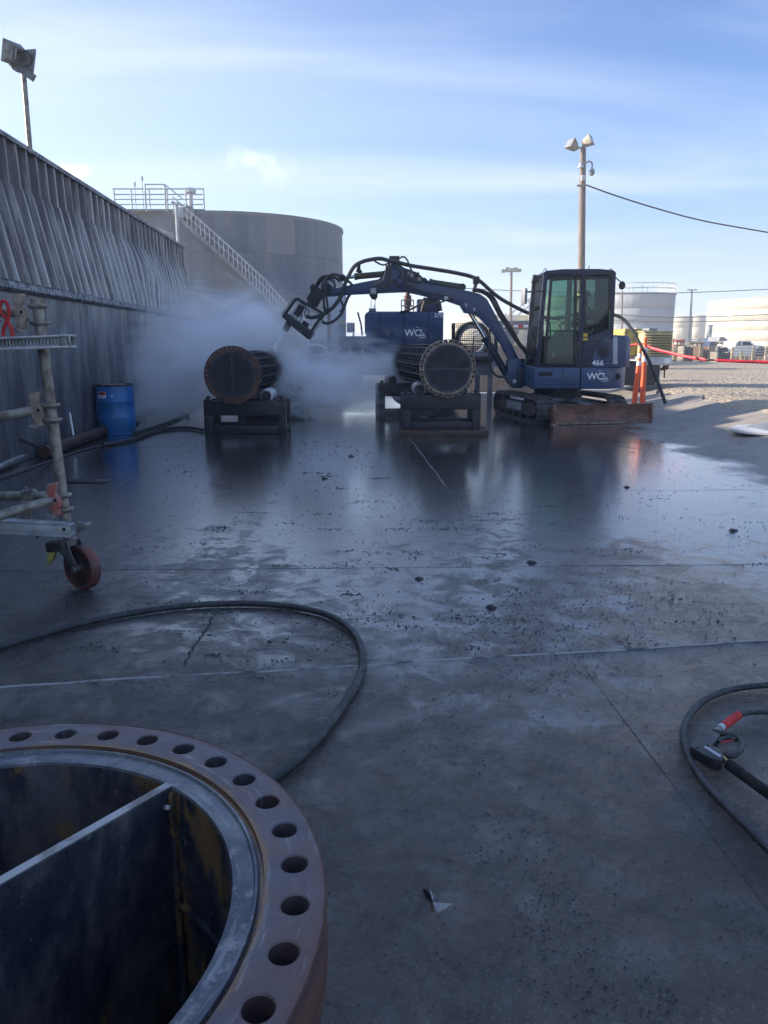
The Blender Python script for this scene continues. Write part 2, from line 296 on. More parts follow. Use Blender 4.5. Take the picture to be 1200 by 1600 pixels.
def lowwall():
    m = NM('soaked_wall_panel'); v = m.coord(kind='Object')
    st = m.noise(m.coord((1, 2.0, 0.5)), 2.0, 7, 0.65)
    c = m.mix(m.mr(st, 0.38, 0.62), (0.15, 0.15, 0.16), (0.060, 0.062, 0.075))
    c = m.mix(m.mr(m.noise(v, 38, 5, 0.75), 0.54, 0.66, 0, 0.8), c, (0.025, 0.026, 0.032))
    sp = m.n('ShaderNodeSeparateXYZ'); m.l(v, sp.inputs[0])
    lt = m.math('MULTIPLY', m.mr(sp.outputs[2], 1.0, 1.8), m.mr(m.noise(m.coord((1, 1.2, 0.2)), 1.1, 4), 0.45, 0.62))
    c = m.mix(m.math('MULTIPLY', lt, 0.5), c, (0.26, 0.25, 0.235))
    m.set(color=c, rough=m.mr(st, 0.3, 0.7, 0.3, 0.55)); m.bump(m.noise(v, 30, 5, 0.7), 0.35, 0.006); return m.m
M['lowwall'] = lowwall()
# --- tank plates: per plate tone and vertical weather streaks
def tankplate():
    m = NM('weathered_tank_plate'); v = m.coord((1, 1, 0.10))
    oi = m.n('ShaderNodeObjectInfo')
    c = m.mix(m.mr(m.noise(v, 1.1, 7, 0.65), 0.35, 0.65), (0.036, 0.066, 0.120), (0.080, 0.115, 0.175))
    c = m.mix(m.mr(m.noise(v, 2.6, 5, 0.6), 0.58, 0.68, 0, 0.7), c, (0.20, 0.125, 0.085))
    c = m.mix(m.mr(oi.outputs['Random'], 0, 1, 0.0, 0.35), c, (0.22, 0.225, 0.235))
    c = m.mix(m.mr(m.noise(m.coord(), 0.5, 6, 0.7), 0.6, 0.7, 0, 0.5), c, (0.07, 0.075, 0.09))
    m.set(color=c, rough=0.6); return m.m
M['tank'] = tankplate()
# --- machined flange face of the channel in front
def flange_mat():
    m = NM('heat_tinted_flange_steel'); v = m.coord(kind='Object'); spq = m.n('ShaderNodeSeparateXYZ'); m.l(v, spq.inputs[0])
    an = m.math('ARCTAN2', spq.outputs[1], spq.outputs[0]); rd = m.math('SQRT', m.math('ADD', m.math('MULTIPLY', spq.outputs[0], spq.outputs[0]), m.math('MULTIPLY', spq.outputs[1], spq.outputs[1])))
    cmbp = m.n('ShaderNodeCombineXYZ'); m.l(m.math('MULTIPLY', an, 2.2), cmbp.inputs[0]); m.l(m.math('MULTIPLY', rd, 60.0), cmbp.inputs[1]); pol = cmbp.outputs[0]
    sp = m.n('ShaderNodeSeparateXYZ'); m.l(v, sp.inputs[0])
    rad = m.math('SQRT', m.math('ADD', m.math('MULTIPLY', sp.outputs[0], sp.outputs[0]), m.math('MULTIPLY', sp.outputs[1], sp.outputs[1])))
    w1 = m.noise(v, 6, 7, 0.65, 0.3)
    rw = m.math('ADD', rad, m.math('MULTIPLY', m.math('SUBTRACT', w1, 0.5), 0.05))
    c = m.mix(m.mr(w1, 0.38, 0.62), (0.155, 0.118, 0.118), (0.125, 0.135, 0.165))
    c = m.mix(m.mr(m.noise(v, 3.3, 5), 0.5, 0.7, 0, 0.65), c, (0.15, 0.085, 0.070))
    c = m.mix(m.mr(m.noise(v, 55, 6, 0.75), 0.55, 0.72, 0, 0.6), c, (0.09, 0.075, 0.075))
    c = m.mix(m.mr(rw, 0.41, 0.428, 0, 0.7), c, (0.16, 0.075, 0.06))
    # rust line that gathers in the gasket step
    rl = m.math('MULTIPLY', m.mr(rw, 0.349, 0.352), m.mr(rw, 0.362, 0.352))
    c = m.mix(m.math('MULTIPLY', rl, 0.75), c, (0.30, 0.17, 0.07))
    inner = m.mr(rad, 0.3495, 0.3485)
    ci = m.mix(m.mr(m.noise(v, 5, 6, 0.6, 0.8), 0.4, 0.6), (0.20, 0.21, 0.225), (0.10, 0.11, 0.14))
    ci = m.mix(m.mr(m.noise(v, 9, 6, 0.7, 0.5), 0.62, 0.68, 0, 0.7), ci, (0.09, 0.12, 0.28))
    ci = m.mix(m.mr(m.noise(v, 7.3, 6, 0.7, 0.5), 0.58, 0.70, 0, 0.7), ci, (0.34, 0.27, 0.26))
    ci = m.mix(m.mr(m.noise(v, 38, 6, 0.75), 0.52, 0.66, 0, 0.7), ci, (0.36, 0.35, 0.34))
    c = m.mix(inner, c, ci)
    m.set(metal=0.5, rough=m.mr(m.noise(v, 22, 7, 0.75), 0.3, 0.7, 0.26, 0.55))
    # fine circular tool marks and pitting
    c = m.mix(m.mr(m.noise(pol, 1.6, 7, 0.7), 0.52, 0.66, 0, 0.65), c, m.mix(m.mr(m.noise(pol, 0.9, 3), 0.45, 0.6), (0.34, 0.36, 0.38), (0.13, 0.085, 0.07)))
    m.set(color=c)
    h = m.math('ADD', m.math('MULTIPLY', m.math('SINE', m.math('MULTIPLY', rad, 2600.0)), 0.06), m.math('ADD', m.noise(v, 110, 6, 0.75), m.math('MULTIPLY', m.noise(v, 28, 6, 0.7), 0.8)))
    m.bump(h, 0.65, 0.0022); return m.m
M['flange'] = flange_mat()
def bore_mat(oc=0.49):
    m = NM('oily_rusty_bore'); v = m.coord(kind='Object')
    sp = m.n('ShaderNodeSeparateXYZ'); m.l(v, sp.inputs[0])
    n = m.noise(m.coord((1, 1, 0.45)), 5.5, 9, 0.75, 0.15)
    c = m.mix(m.mr(n, 0.42, 0.60), (0.030, 0.036, 0.055), (0.14, 0.13, 0.135))
    c = m.mix(m.mr(m.noise(m.coord((1, 1, 0.6)), 8, 9, 0.75, 0.2), oc, oc+0.06, 0, 0.85), c, (0.26, 0.155, 0.06))
    c = m.mix(m.mr(m.noise(v, 30, 6, 0.7), 0.60, 0.68, 0, 0.6), c, (0.19, 0.18, 0.17))
    m.set(color=c, rough=m.mr(n, 0.3, 0.7, 0.22, 0.55), metal=0.2); m.bump(m.noise(v, 40, 6, 0.75), 0.4, 0.004); return m.m
M['bore'] = bore_mat(0.51); M['boreplate'] = bore_mat(0.60)

# ------------------------------------------------------------------ mesh helpers
ORG = {}
def basis(d, up=Vector((0, 0, 1))):
    d = Vector(d).normalized(); up = Vector(up)
    if abs(d.dot(up)) > 0.98: up = Vector((0, 1, 0))
    a = up.cross(d).normalized(); b = d.cross(a).normalized(); return a, b, d
class MB:
    def __init__(s): s.v = []; s.f = []
    def add(s, vs, fs):
        k = len(s.v); s.v += [tuple(x) for x in vs]; s.f += [tuple(i+k for i in f) for f in fs]; return s
    def box(s, c, size, m=None):
        hx, hy, hz = size[0]/2, size[1]/2, size[2]/2; c = Vector(c)
        vs = [Vector((x, y, z)) for x in (-hx, hx) for y in (-hy, hy) for z in (-hz, hz)]
        if m is not None: vs = [m @ q for q in vs]
        return s.add([q+c for q in vs], [(0, 1, 3, 2), (4, 6, 7, 5), (0, 4, 5, 1), (2, 3, 7, 6), (0, 2, 6, 4), (1, 5, 7, 3)])
    def bb(s, x0, x1, y0, y1, z0, z1): return s.box(((x0+x1)/2, (y0+y1)/2, (z0+z1)/2), (abs(x1-x0), abs(y1-y0), abs(z1-z0)))
    def beam(s, p, q, w, h, up=(0, 0, 1)):
        p, q = Vector(p), Vector(q); a, b, d = basis(q-p, up); l = (q-p).length
        m = Matrix((a, b, d)).transposed(); return s.box((p+q)/2, (w, h, l), m)
    def tube(s, pts, r, n=10, cap=True, closed=False):
        pts = [Vector(p) for p in pts]; rs = r if isinstance(r, (list, tuple)) else [r]*len(pts)
        vs = []; fs = []; k = len(pts); prev = None
        for i, p in enumerate(pts):
            if closed: d = pts[(i+1) % k]-pts[i-1]
            else: d = pts[min(i+1, k-1)]-pts[max(i-1, 0)]
            d.normalize()
            if prev is None: a, b, _ = basis(d)
            else:
                a = prev - d*prev.dot(d)
                if a.length < 1e-5: a, b, _ = basis(d)
                a.normalize(); b = d.cross(a)
            prev = a
            for j in range(n):
                t = 2*PI*j/n; vs.append(p+(a*math.cos(t)+b*math.sin(t))*rs[i])
        for i in range(k if closed else k-1):
            i2 = (i+1) % k
            for j in range(n): fs.append((i*n+j, i*n+(j+1) % n, i2*n+(j+1) % n, i2*n+j))
        if cap and not closed: fs += [tuple(range(n))[::-1], tuple(range((k-1)*n, k*n))]
        return s.add(vs, fs)
    def cyl(s, p, q, r, r2=None, n=20): return s.tube([p, q], [r, r if r2 is None else r2], n)
    def lathe(s, prof, c, ax=(0, 0, 1), n=32, a0=0, a1=2*PI):
        # prof: list of (radius, height along ax)
        a, b, d = basis(ax); c = Vector(c); k = len(prof); full = abs(a1-a0-2*PI) < 1e-6; m = n if full else n+1
        vs = []
        for i in range(m):
            t = a0+(a1-a0)*i/n
            for r, h in prof: vs.append(c+(a*math.cos(t)+b*math.sin(t))*r+d*h)
        fs = []
        for i in range(n):
            i2 = (i+1) % m
            for j in range(k-1): fs.append((i*k+j, i2*k+j, i2*k+j+1, i*k+j+1))
        return s.add(vs, fs)
    def prism(s, poly, vec):
        # poly: 3D points of one face, vec: extrusion
        n = len(poly); vec = Vector(vec); vs = [Vector(p) for p in poly]; vs += [p+vec for p in vs[:n]]
        fs = [tuple(range(n))[::-1], tuple(range(n, 2*n))]+[(i, (i+1) % n, (i+1) % n+n, i+n) for i in range(n)]
        return s.add(vs, fs)
    def disc(s, c, ax, r, n=16):
        a, b, d = basis(ax); c = Vector(c); return s.add([c+(a*math.cos(2*PI*i/n)+b*math.sin(2*PI*i/n))*r for i in range(n)], [tuple(range(n))])
    def ball(s, c, r, nu=12, nv=8, sz=(1, 1, 1)):
        c = Vector(c); prof = [(math.sin(PI*i/nv)*r, -math.cos(PI*i/nv)*r) for i in range(nv+1)]
        k = len(s.v); s.lathe(prof, (0, 0, 0), (0, 0, 1), nu)
        for i in range(k, len(s.v)):
            q = s.v[i]; s.v[i] = (c.x+q[0]*sz[0], c.y+q[1]*sz[1], c.z+q[2]*sz[2])
        return s
    def build(s, name, mat, parent=None, org=None, bev=0.0, smooth=40, **tags):
        if org is None: org = ORG.get(parent.name, Vector()) if parent is not None else Vector()
        org = Vector(org); me = bpy.data.meshes.new(name)
        me.from_pydata([tuple(Vector(p)-org) for p in s.v], [], s.f); 
        bm = bmesh.new(); bm.from_mesh(me); bmesh.ops.recalc_face_normals(bm, faces=bm.faces)
        if bev:
            ed = [e for e in bm.edges if len(e.link_faces) == 2 and e.calc_face_angle(0) > 0.6]
            bmesh.ops.bevel(bm, geom=ed, offset=bev, segments=2, profile=0.6, affect='EDGES', clamp_overlap=True)
        bm.to_mesh(me); bm.free()
        if smooth:
            me.polygons.foreach_set('use_smooth', [True]*len(me.polygons)); me.set_sharp_from_angle(angle=R(smooth))
        me.materials.append(mat if not isinstance(mat, str) else M[mat])
        o = bpy.data.objects.new(name, me); COL.objects.link(o)
        if parent is not None: o.parent = parent
        if parent is None: o.location = org
        ORG[o.name] = org
        for k, x in tags.items(): o[k] = x
        return o
def thing(name, label, cat, org=(0, 0, 0), group=None):
    o = bpy.data.objects.new(name, None); o.empty_display_size = 0.1; COL.objects.link(o); o.location = Vector(org)
    o['label'] = label; o['category'] = cat
    if group: o['group'] = group
    ORG[o.name] = Vector(org); return o
def tag(o, label, cat, group=None):
    o['label'] = label; o['category'] = cat
    if group: o['group'] = group
    return o
def copy_tree(o, parent=None):
    c = o.copy(); COL.objects.link(c); ORG[c.name] = ORG.get(o.name, Vector())
    if parent is not None: c.parent = parent
    for ch in list(o.children): copy_tree(ch, c)
    return c
def spline(pts, k=8, closed=False):
    pts = [Vector(p) for p in pts]; n = len(pts); o = []
    g = (lambda i: pts[i % n]) if closed else (lambda i: pts[max(0, min(n-1, i))])
    for i in range(n if closed else n-1):
        p0, p1, p2, p3 = g(i-1), g(i), g(i+1), g(i+2)
        for j in range(k):
            t = j/k; o.append(0.5*((2*p1)+(-p0+p2)*t+(2*p0-5*p1+4*p2-p3)*t*t+(-p0+3*p1-3*p2+p3)*t**3))
    if not closed: o.append(pts[-1])
    return o
def pls(lst, Y): return [P(u, v, Y) for u, v in lst]
def text(name, s, size, origin, xdir, ydir, mat, parent, bold=0.0, shear=0.0):
    cu = bpy.data.curves.new(name, 'FONT'); cu.body = s; cu.size = size; cu.offset = bold; cu.extrude = 0.001; cu.align_x = 'CENTER'; cu.shear = shear; cu.resolution_u = 3
    t = bpy.data.objects.new(name, cu); COL.objects.link(t); dg = bpy.context.evaluated_depsgraph_get(); dg.update()
    me = bpy.data.meshes.new_from_object(t.evaluated_get(dg)); bpy.data.objects.remove(t)
    x = Vector(xdir).normalized(); y = Vector(ydir).normalized(); z = x.cross(y)
    m = Matrix((x, y, z)).transposed().to_4x4(); org = ORG.get(parent.name, Vector()) if parent else Vector()
    m.translation = Vector(origin)-org; me.transform(m); me.materials.clear(); me.materials.append(M[mat])
    o = bpy.data.objects.new(name, me); COL.objects.link(o); o.parent = parent; ORG[o.name] = org; return o
def struct(o): o['kind'] = 'structure'; return o
M['rimrust'] = simple('flange_rim_rust', (0.13, 0.062, 0.048), (0.07, 0.04, 0.038), 0.55, 0.2, 7, 0.75, 0.4, 70, 0.004, stretch=(1, 1, 3))
M['brightedge'] = simple('ground_plate_edge', (0.36, 0.37, 0.38), (0.17, 0.16, 0.15), 0.4, 0.6, 20, 0.5)
M['tanmetal'] = simple('tan_cast_fitting', (0.40, 0.33, 0.25), (0.26, 0.20, 0.15), 0.55, 0.25, 18, 0.7, 0.3, 60)
M['redmetal'] = simple('red_painted_fitting', (0.45, 0.10, 0.08), (0.30, 0.22, 0.19), 0.55, 0.1, 18, 0.7, 0.3, 60)
M['oldgrey'] = simple('greasy_grey_fork', (0.20, 0.20, 0.19), (0.11, 0.10, 0.09), 0.42, 0.4, 14, 0.6, 0.3, 60)
M['rusttyre'] = simple('red_brown_caster_tyre', (0.20, 0.052, 0.040), (0.09, 0.045, 0.04), 0.4, 0, 14, 0.65, 0.4, 60, 0.004)
M['rustdark'] = simple('dark_cast_wheel', (0.085, 0.055, 0.043), (0.035, 0.028, 0.026), 0.5, 0.2, 16, 0.7, 0.4, 60)
M['yellowworn'] = simple('worn_yellow', (0.42, 0.34, 0.08), (0.2, 0.17, 0.08), 0.6, 0, 8, 0.8)
M['gunblack'] = simple('black_gun_plastic', (0.022, 0.023, 0.027), (0.035, 0.035, 0.038), 0.38, 0, 14, 0.5, 0.1, 200, 0.001)
M['brightmetal'] = simple('bright_scrap', (0.62, 0.66, 0.72), (0.30, 0.32, 0.35), 0.35, 0.7, 50, 0.6, 0.4, 120, 0.002)
M['tapedark'] = simple('dark_tape', (0.14, 0.04, 0.06), (0.09, 0.03, 0.05), 0.5)
M['redlip'] = simple('lips', (0.30, 0.10, 0.09), (0.28, 0.09, 0.08), 0.5)
M['wetrust'] = simple('wet_dark_rust', (0.075, 0.035, 0.026), (0.035, 0.024, 0.024), 0.4, 0.2, 9, 0.6, 0.4, 60, 0.004)
M['wornedge'] = simple('worn_cutting_edge', (0.24, 0.18, 0.14), (0.14, 0.09, 0.07), 0.45, 0.4, 9, 0.65, 0.3, 60)
# ================================================================== THE SETTING
GZ = 0.30
def edge_x(y): return 3.55 + 0.13*max(0, min(y, 16)-5.5) if y < 16 else 4.9
def ground_z(x, y):
    # yard lies higher than the wash slab; a ramp joins them on the right
    d = x-edge_x(y); t = max(0, min(1, d/1.9)); t = t*t*(3-2*t)
    far = max(0, min(1, (y-17.0)/6)); far = far*far*(3-2*far)
    if y < 5.5: t *= max(0, min(1, (y-0)/5.5))
    z = GZ*max(t, 0 if x < 0 else far*max(0, min(1, (x-0)/6)))
    return z
def sheet(name, xs, ys, fz, mat):
    mb = MB(); nx = len(xs)
    mb.v = [(x, y, fz(x, y)) for y in ys for x in xs]
    mb.f = [(j*nx+i, j*nx+i+1, (j+1)*nx+i+1, (j+1)*nx+i) for j in range(len(ys)-1) for i in range(nx-1)]
    return mb.build(name, mat, smooth=180)
xs = [-600, -300, -120, -60, -30, -16, -10, -6] + [-5+0.25*i for i in range(61)] + [11, 12.5, 14, 17, 21, 30, 45, 70, 120, 300, 600]
ys = [-60, -20, -8] + [-3+0.25*i for i in range(105)] + [24, 26, 30, 36, 45, 60, 90, 140, 220, 400, 900]
hump = lambda x, y: 0.035*math.exp(-((x-6.1)**2/1.8+(y-11.0)**2/0.45)) + 0.025*math.exp(-((x-5.1)**2/1.0+(y-12.2)**2/0.4))
def gz_gravel(x, y):
    inslab = (-5.3 < x < edge_x(y)+1.25) and (-3 < y < 22)
    base = ground_z(x, y)
    rough = 0.012*math.sin(x*7.3+y*3.1)*math.sin(y*5.7-x*2.2)
    return base-0.06 if inslab else base+rough+hump(x, y)
g = struct(sheet('gravel_ground', xs, ys, gz_gravel, 'gravel'))
# concrete ramp between slab and gravel
ax_ = [0.2*i for i in range(0, 8)]
ys2 = [-3+0.25*i for i in range(93)]
mb = MB(); nx = len(ax_)
for y in ys2:
    for k, d in enumerate(ax_):
        x = edge_x(y)-0.1+d*(1+0.10*math.sin(y*1.7+1)) + (0.12*math.sin(y*2.9) if k == nx-1 else 0)
        mb.v.append((x, y, ground_z(x, y)+0.006+0.006*math.sin(x*5+y*3) - (0.05 if k == 0 else 0)))
mb.f = [(j*nx+i, j*nx+i+1, (j+1)*nx+i+1, (j+1)*nx+i) for j in range(len(ys2)-1) for i in range(nx-1)]
struct(mb.build('concrete_ramp', 'slab', smooth=180))

# slab panels, cast in bays with recessed joints
slab_root = bpy.data.objects.new('concrete_slab', None); COL.objects.link(slab_root); slab_root['kind'] = 'structure'; ORG['concrete_slab'] = Vector()
AZ = math.atan(0.0585)
def LX(y): return 0.955-0.0585*y
colx = [-6.3, -2.95, 0.0, 3.35]       # offsets from line LX at far left .. right edge
def J1(x): return 2.87+(x)*0.1486
rows = [lambda x: -2.6, J1, lambda x: 4.22+0.03*x, lambda x: 6.45+0.05*x, lambda x: 9.6+0.05*x, lambda x: 13.2+0.05*x, lambda x: 17.0+0.05*x, lambda x: 21.5]
gap = 0.0013
def corner(ci, ri):
    # intersection of column line ci and row line ri
    y = 3.0
    for _ in range(12):
        if ci == 0: x = max(-5.6, wallx(y)+0.02)
        elif ci == len(colx)-1: x = edge_x(y)+0.02
        else: x = LX(y)+colx[ci]
        y = rows[ri](x)
    return Vector((x, y, 0))
for ci in range(3):
    for ri in range(7):
        a, b, c, d = corner(ci, ri), corner(ci+1, ri), corner(ci+1, ri+1), corner(ci, ri+1)
        cen = (a+b+c+d)/4
        ins = []
        NSEG = 8
        loop = []
        for p, q in ((a, b), (b, c), (c, d), (d, a)):
            for i in range(NSEG):
                t = i/NSEG; pt = p.lerp(q, t)
                if ci == 2 and p is b: pt.x = edge_x(pt.y)+0.02
                dv = (cen-pt); j = 0.0025*math.sin(pt.x*23+pt.y*31)+0.0015*math.sin(pt.x*71-pt.y*57)
                pt = pt + Vector((math.copysign(gap+j, dv.x), math.copysign(gap+j, dv.y), 0)) if i == 0 else pt + (q-p).normalized().cross(Vector((0, 0, -1)))*(gap+j)
                loop.append(pt)
        dzv = random.uniform(-0.0015, 0.0015)
        mb = MB(); mb.prism([p+Vector((0, 0, -0.12)) for p in loop], (0, 0, 0.12+dzv))
        mb.build('slab_panel', 'slab', slab_root, bev=0.0008, smooth=0)
M['joint'] = simple('pale_joint_filler', (0.34, 0.33, 0.31), (0.09, 0.09, 0.095), 0.5, 0, 7, 0.7, 0.5, 60, 0.004, lo=0.50, hi=0.64)
def joint(pts, w, name='joint_filler'):
    mb = MB(); pts = [Vector(p) for p in pts]; l = []; 
    for i, p in enumerate(pts):
        d = (pts[min(i+1, len(pts)-1)]-pts[max(0, i-1)]).normalized(); n = Vector((-d.y, d.x, 0)); ww = w*(0.7+0.5*abs(math.sin(i*1.9)))
        l.append((p-n*ww, p+n*ww))
    for a, b in l: mb.v += [(a.x, a.y, -0.0005), ((a.x+b.x)/2, (a.y+b.y)/2, 0.0045), (b.x, b.y, -0.0005)]
    for i in range(len(l)-1): mb.f += [(i*3, i*3+1, i*3+4, i*3+3), (i*3+1, i*3+2, i*3+5, i*3+4)]
    return mb.build(name, 'joint', slab_root)
joint([(x, J1(x)+0.006*math.sin(x*5)+0.003*math.sin(x*17), 0) for x in [-3.6+0.08*i for i in range(91)]], 0.007)
joint([(LX(y)+0.005*math.sin(y*6), y, 0) for y in [6.8+0.15*i for i in range(25)]], 0.004)
struct(slab_root)
# base under the joints
struct(MB().bb(-5.7, 4.2, -3, 21.8, -0.16, -0.003).build('slab_bedding', 'slab'))

# cracks as thin dark recess lines proud by nothing: slim ribbons of dirt
M['dirtline'] = simple('dirt_in_crack', (0.010, 0.010, 0.013), (0.02, 0.018, 0.018), 0.7)
def crack(pix, w=0.004):
    pts = [G(u, v) for u, v in pix]; pts = spline(pts, 10); rnd = random.Random(len(pix))
    mb = MB(); n = len(pts)
    for i, p in enumerate(pts):
        d = (pts[min(i+1, n-1)]-pts[max(0, i-1)]).normalized(); nn = Vector((-d.y, d.x, 0)); j = rnd.uniform(-0.006, 0.006); ww = w*rnd.uniform(0.4, 1.3)
        mb.v += [tuple(p+nn*(j-ww)+Vector((0, 0, 0.0035))), tuple(p+nn*(j+ww)+Vector((0, 0, 0.0035)))]
    mb.f = [(i*2, i*2+1, i*2+3, i*2+2) for i in range(n-1)]
    return mb.build('crack', 'dirtline', slab_root)
crack([(288, 1040), (300, 1015), (322, 985), (330, 965)])

# scattered grit
rnd = random.Random(3)
def lump(mb, c, r, rnd, flat=0.5):
    n = 6; k = len(mb.v); a0 = rnd.uniform(0, 6)
    top = []; base = []
    for i in range(n):
        t = a0+2*PI*i/n; q = r*rnd.uniform(0.6, 1.2); s = rnd.uniform(0.6, 1)
        base.append((c[0]+math.cos(t)*q, c[1]+math.sin(t)*q*0.8, c[2])); top.append((c[0]+math.cos(t)*q*0.55, c[1]+math.sin(t)*q*0.5, c[2]+r*flat*s))
    mb.v += base+top; mb.f += [(k+i, k+(i+1) % n, k+n+(i+1) % n, k+n+i) for i in range(n)]+[tuple(range(k+n, k+2*n))]
mb = MB()
for i in range(9000):
    u = rnd.uniform(-40, 1240); v = 690+rnd.random()**1.9*900
    if rnd.random() < 0.55: u = rnd.gauss(880, 210)
    p = G(u, v)
    if p.x < -3.3 or p.x > edge_x(p.y)-0.1 or p.y > 11: continue
    if (p.x+0.49)**2+(p.y-0.72)**2 < 0.2: continue
    if mathutils.noise.noise((p.x*1.1, p.y*0.8, 3.3)) + 0.5*mathutils.noise.noise((p.x*4, p.y*3, 1.3)) < (0.24 if p.y < 3 else 0.0) and rnd.random() < 0.85: continue
    lump(mb, (p.x, p.y, 0.0), rnd.uniform(0.0012, 0.0046)*(0.5+0.22*p.y), rnd, 0.55)
mb.build('loose_grit', 'wetblack', kind='stuff')
mb = MB()
for i in range(150):
    a = G(rnd.gauss(640, 270), 735+rnd.random()**1.5*360); 
    a.x = max(-2.8, min(3.2, a.x)); r0 = rnd.uniform(0.012, 0.045)
    for j in range(rnd.choice((3, 6, 14, 26))): lump(mb, (a.x+rnd.gauss(0, r0*2.2), a.y+rnd.gauss(0, r0*0.8), 0), rnd.uniform(0.002, 0.010)*(0.4+0.12*a.y), rnd, 0.4)
mb.build('sludge_crumbs', 'wetblack', kind='stuff')
# single chunks one can point to
chunks = [((506, 748), 0.03, 'black chunk on the slab just left of the bright reflection below the stands'), ((548, 713), 0.03, 'small black lump on wet slab between the two stands'),
          ((830, 880), 0.028, 'brown curled flake on slab at the start of the cross joint right of middle'), ((766, 950), 0.028, 'dark flake lying just above the pale joint right of centre'),
          ((654, 905), 0.022, 'small black pebble in the middle of the wet slab'), ((1145, 830), 0.03, 'black lump on slab near the right edge of the photo'),
          ((979, 762), 0.03, 'black lump on slab below the dozer blade'), ((420, 1003), 0.012, 'tiny black pebble inside the big hose loop')]
for (u, v), r, lb in chunks:
    p = G(u, v); mb = MB(); q = random.Random(int(u)); lump(mb, (p.x, p.y, 0), r, q, 0.7); lump(mb, (p.x+r*0.9, p.y+r*0.2, 0), r*0.5, q, 0.6)
    tag(mb.build('debris_chunk', 'wetblack', org=p, bev=0.002), lb, 'debris', 'chunks of scale washed onto the slab')
# flat black mud patch below the drum
p = G(138, 752); mb = MB(); pts = []
for i in range(26):
    t = 2*PI*i/26; pts.append(Vector((p.x+0.20*math.copysign(abs(math.cos(t))**0.5, math.cos(t))+0.01*math.sin(i*3), p.y+0.09*math.copysign(abs(math.sin(t))**0.6, math.sin(t)), 0.0)))
mb.prism(pts, (0, 0, 0.008)); tag(mb.build('rubber_mat', 'wetblack', org=p, bev=0.003), 'flat black rubber strip lying on wet slab in front of the blue drum', 'rubber strip')

# ---------------------------------------------------------------- building on the left
bld = thing('wash_bay_building', 'long low building with corrugated upper wall and dark soaked lower wall on the left', 'building', (wallx(8), 8, 0))
WY0, WY1 = -9.0, 18.9
def wp(y, off, z): # off>0 = out from the wall towards the slab
    n = Vector((1, 0.0585, 0)).normalized(); return Vector((wallx(y), y, z))+n*off
y = WY0; i = 0
ZF = 1.80
while y < WY1-0.1:
    y1 = min(y+1.22, WY1); g_ = 0.005; o_ = random.uniform(-0.004, 0.004)
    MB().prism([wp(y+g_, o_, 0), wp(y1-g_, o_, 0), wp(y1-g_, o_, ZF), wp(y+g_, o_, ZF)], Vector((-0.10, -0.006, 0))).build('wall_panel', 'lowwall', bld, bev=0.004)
    y = y1
MB().prism([wp(WY0, -0.06, 0), wp(WY1-0.05, -0.06, 0), wp(WY1-0.05, -0.06, ZF), wp(WY0, -0.06, ZF)], Vector((-0.08, 0, 0))).build('wall_backing', 'black', bld)
# flashing segments
y = WY0
M['flash'] = simple('mottled_flashing', (0.30, 0.30, 0.31), (0.06, 0.06, 0.07), 0.45, 0.3, 14, 0.7, 0.4, 40, 0.006, lo=0.42, hi=0.6)
while y < WY1-0.1:
    y1 = min(y+2.4, WY1); t_ = random.uniform(-0.008, 0.008)
    MB().prism([wp(y, 0.03, ZF-0.01+t_), wp(y, 0.075, ZF+0.02+t_), wp(y, 0.06, ZF+0.09+t_), wp(y, -0.04, ZF+0.10+t_), wp(y, -0.04, ZF-0.01+t_)], wp(y1-0.004, 0, 0)-wp(y, 0, 0)).build('flashing', 'flash', bld, bev=0.008)
    y = y1
# corrugated sheets; three ribs each; lower skirt leans, far end is buckled
PITCHR = 0.30
def rib(sv):      # sv in rib units -> outward depth
    f = sv % 1.0
    if f < 0.16: return 0.065*f/0.16
    if f < 0.34: return 0.065
    if f < 0.50: return 0.065*(0.50-f)/0.16
    return 0.0
def sheetpart(y0, y1, zb, zt, offb, offt, name, dent):
    mb = MB(); ks = []
    s = y0
    while s < y1-1e-6:
        for f in (0.0, 0.16, 0.34, 0.50): ks.append(s+f*PITCHR)
        s += PITCHR
    ks.append(y1+0.02)
    nz = 7
    for yy in ks:
        for j in range(nz):
            t = j/(nz-1); off = offb+(offt-offb)*t + rib((yy-y0)/PITCHR+1e-6) + (dent(yy, t) if dent else 0)
            mb.v.append(tuple(wp(yy, off, zb+(zt-zb)*t)))
    mb.f = [(i*nz+j, (i+1)*nz+j, (i+1)*nz+j+1, i*nz+j+1) for i in range(len(ks)-1) for j in range(nz-1)]
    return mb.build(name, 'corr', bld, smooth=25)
def dent1(yy, t):
    a = math.exp(-((yy-15.2)/1.6)**2); b = math.exp(-((yy-17.9)/0.7)**2)
    return 0.07*a*math.sin(PI*t)*(1+0.5*math.sin(t*6+yy*2)) + 0.03*b*math.sin(PI*t)
y = -8.7
while y < WY1-0.2:
    y1 = y+3*PITCHR; j1 = random.uniform(-0.004, 0.004)
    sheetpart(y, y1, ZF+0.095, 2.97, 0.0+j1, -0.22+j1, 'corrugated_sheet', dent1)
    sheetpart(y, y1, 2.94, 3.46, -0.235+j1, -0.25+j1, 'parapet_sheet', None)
    y = y1
WE = y
MB().prism([wp(-8.7, -0.16, 3.45), wp(-8.7, -0.16, 3.50), wp(-8.7, -0.34, 3.52), wp(-8.7, -0.34, 3.46)], wp(WE, 0, 0)-wp(-8.7, 0, 0)).build('coping', 'flash', bld)
# body behind the cladding and a low roof
MB().prism([wp(-8.7, -0.30, 0), wp(-8.7, -0.30, 3.44), wp(-8.7, -9, 3.44), wp(-8.7, -9, 0)], wp(WE-0.03, 0, 0)-wp(-8.7, 0, 0)).build('wall_core', 'greybox', bld)
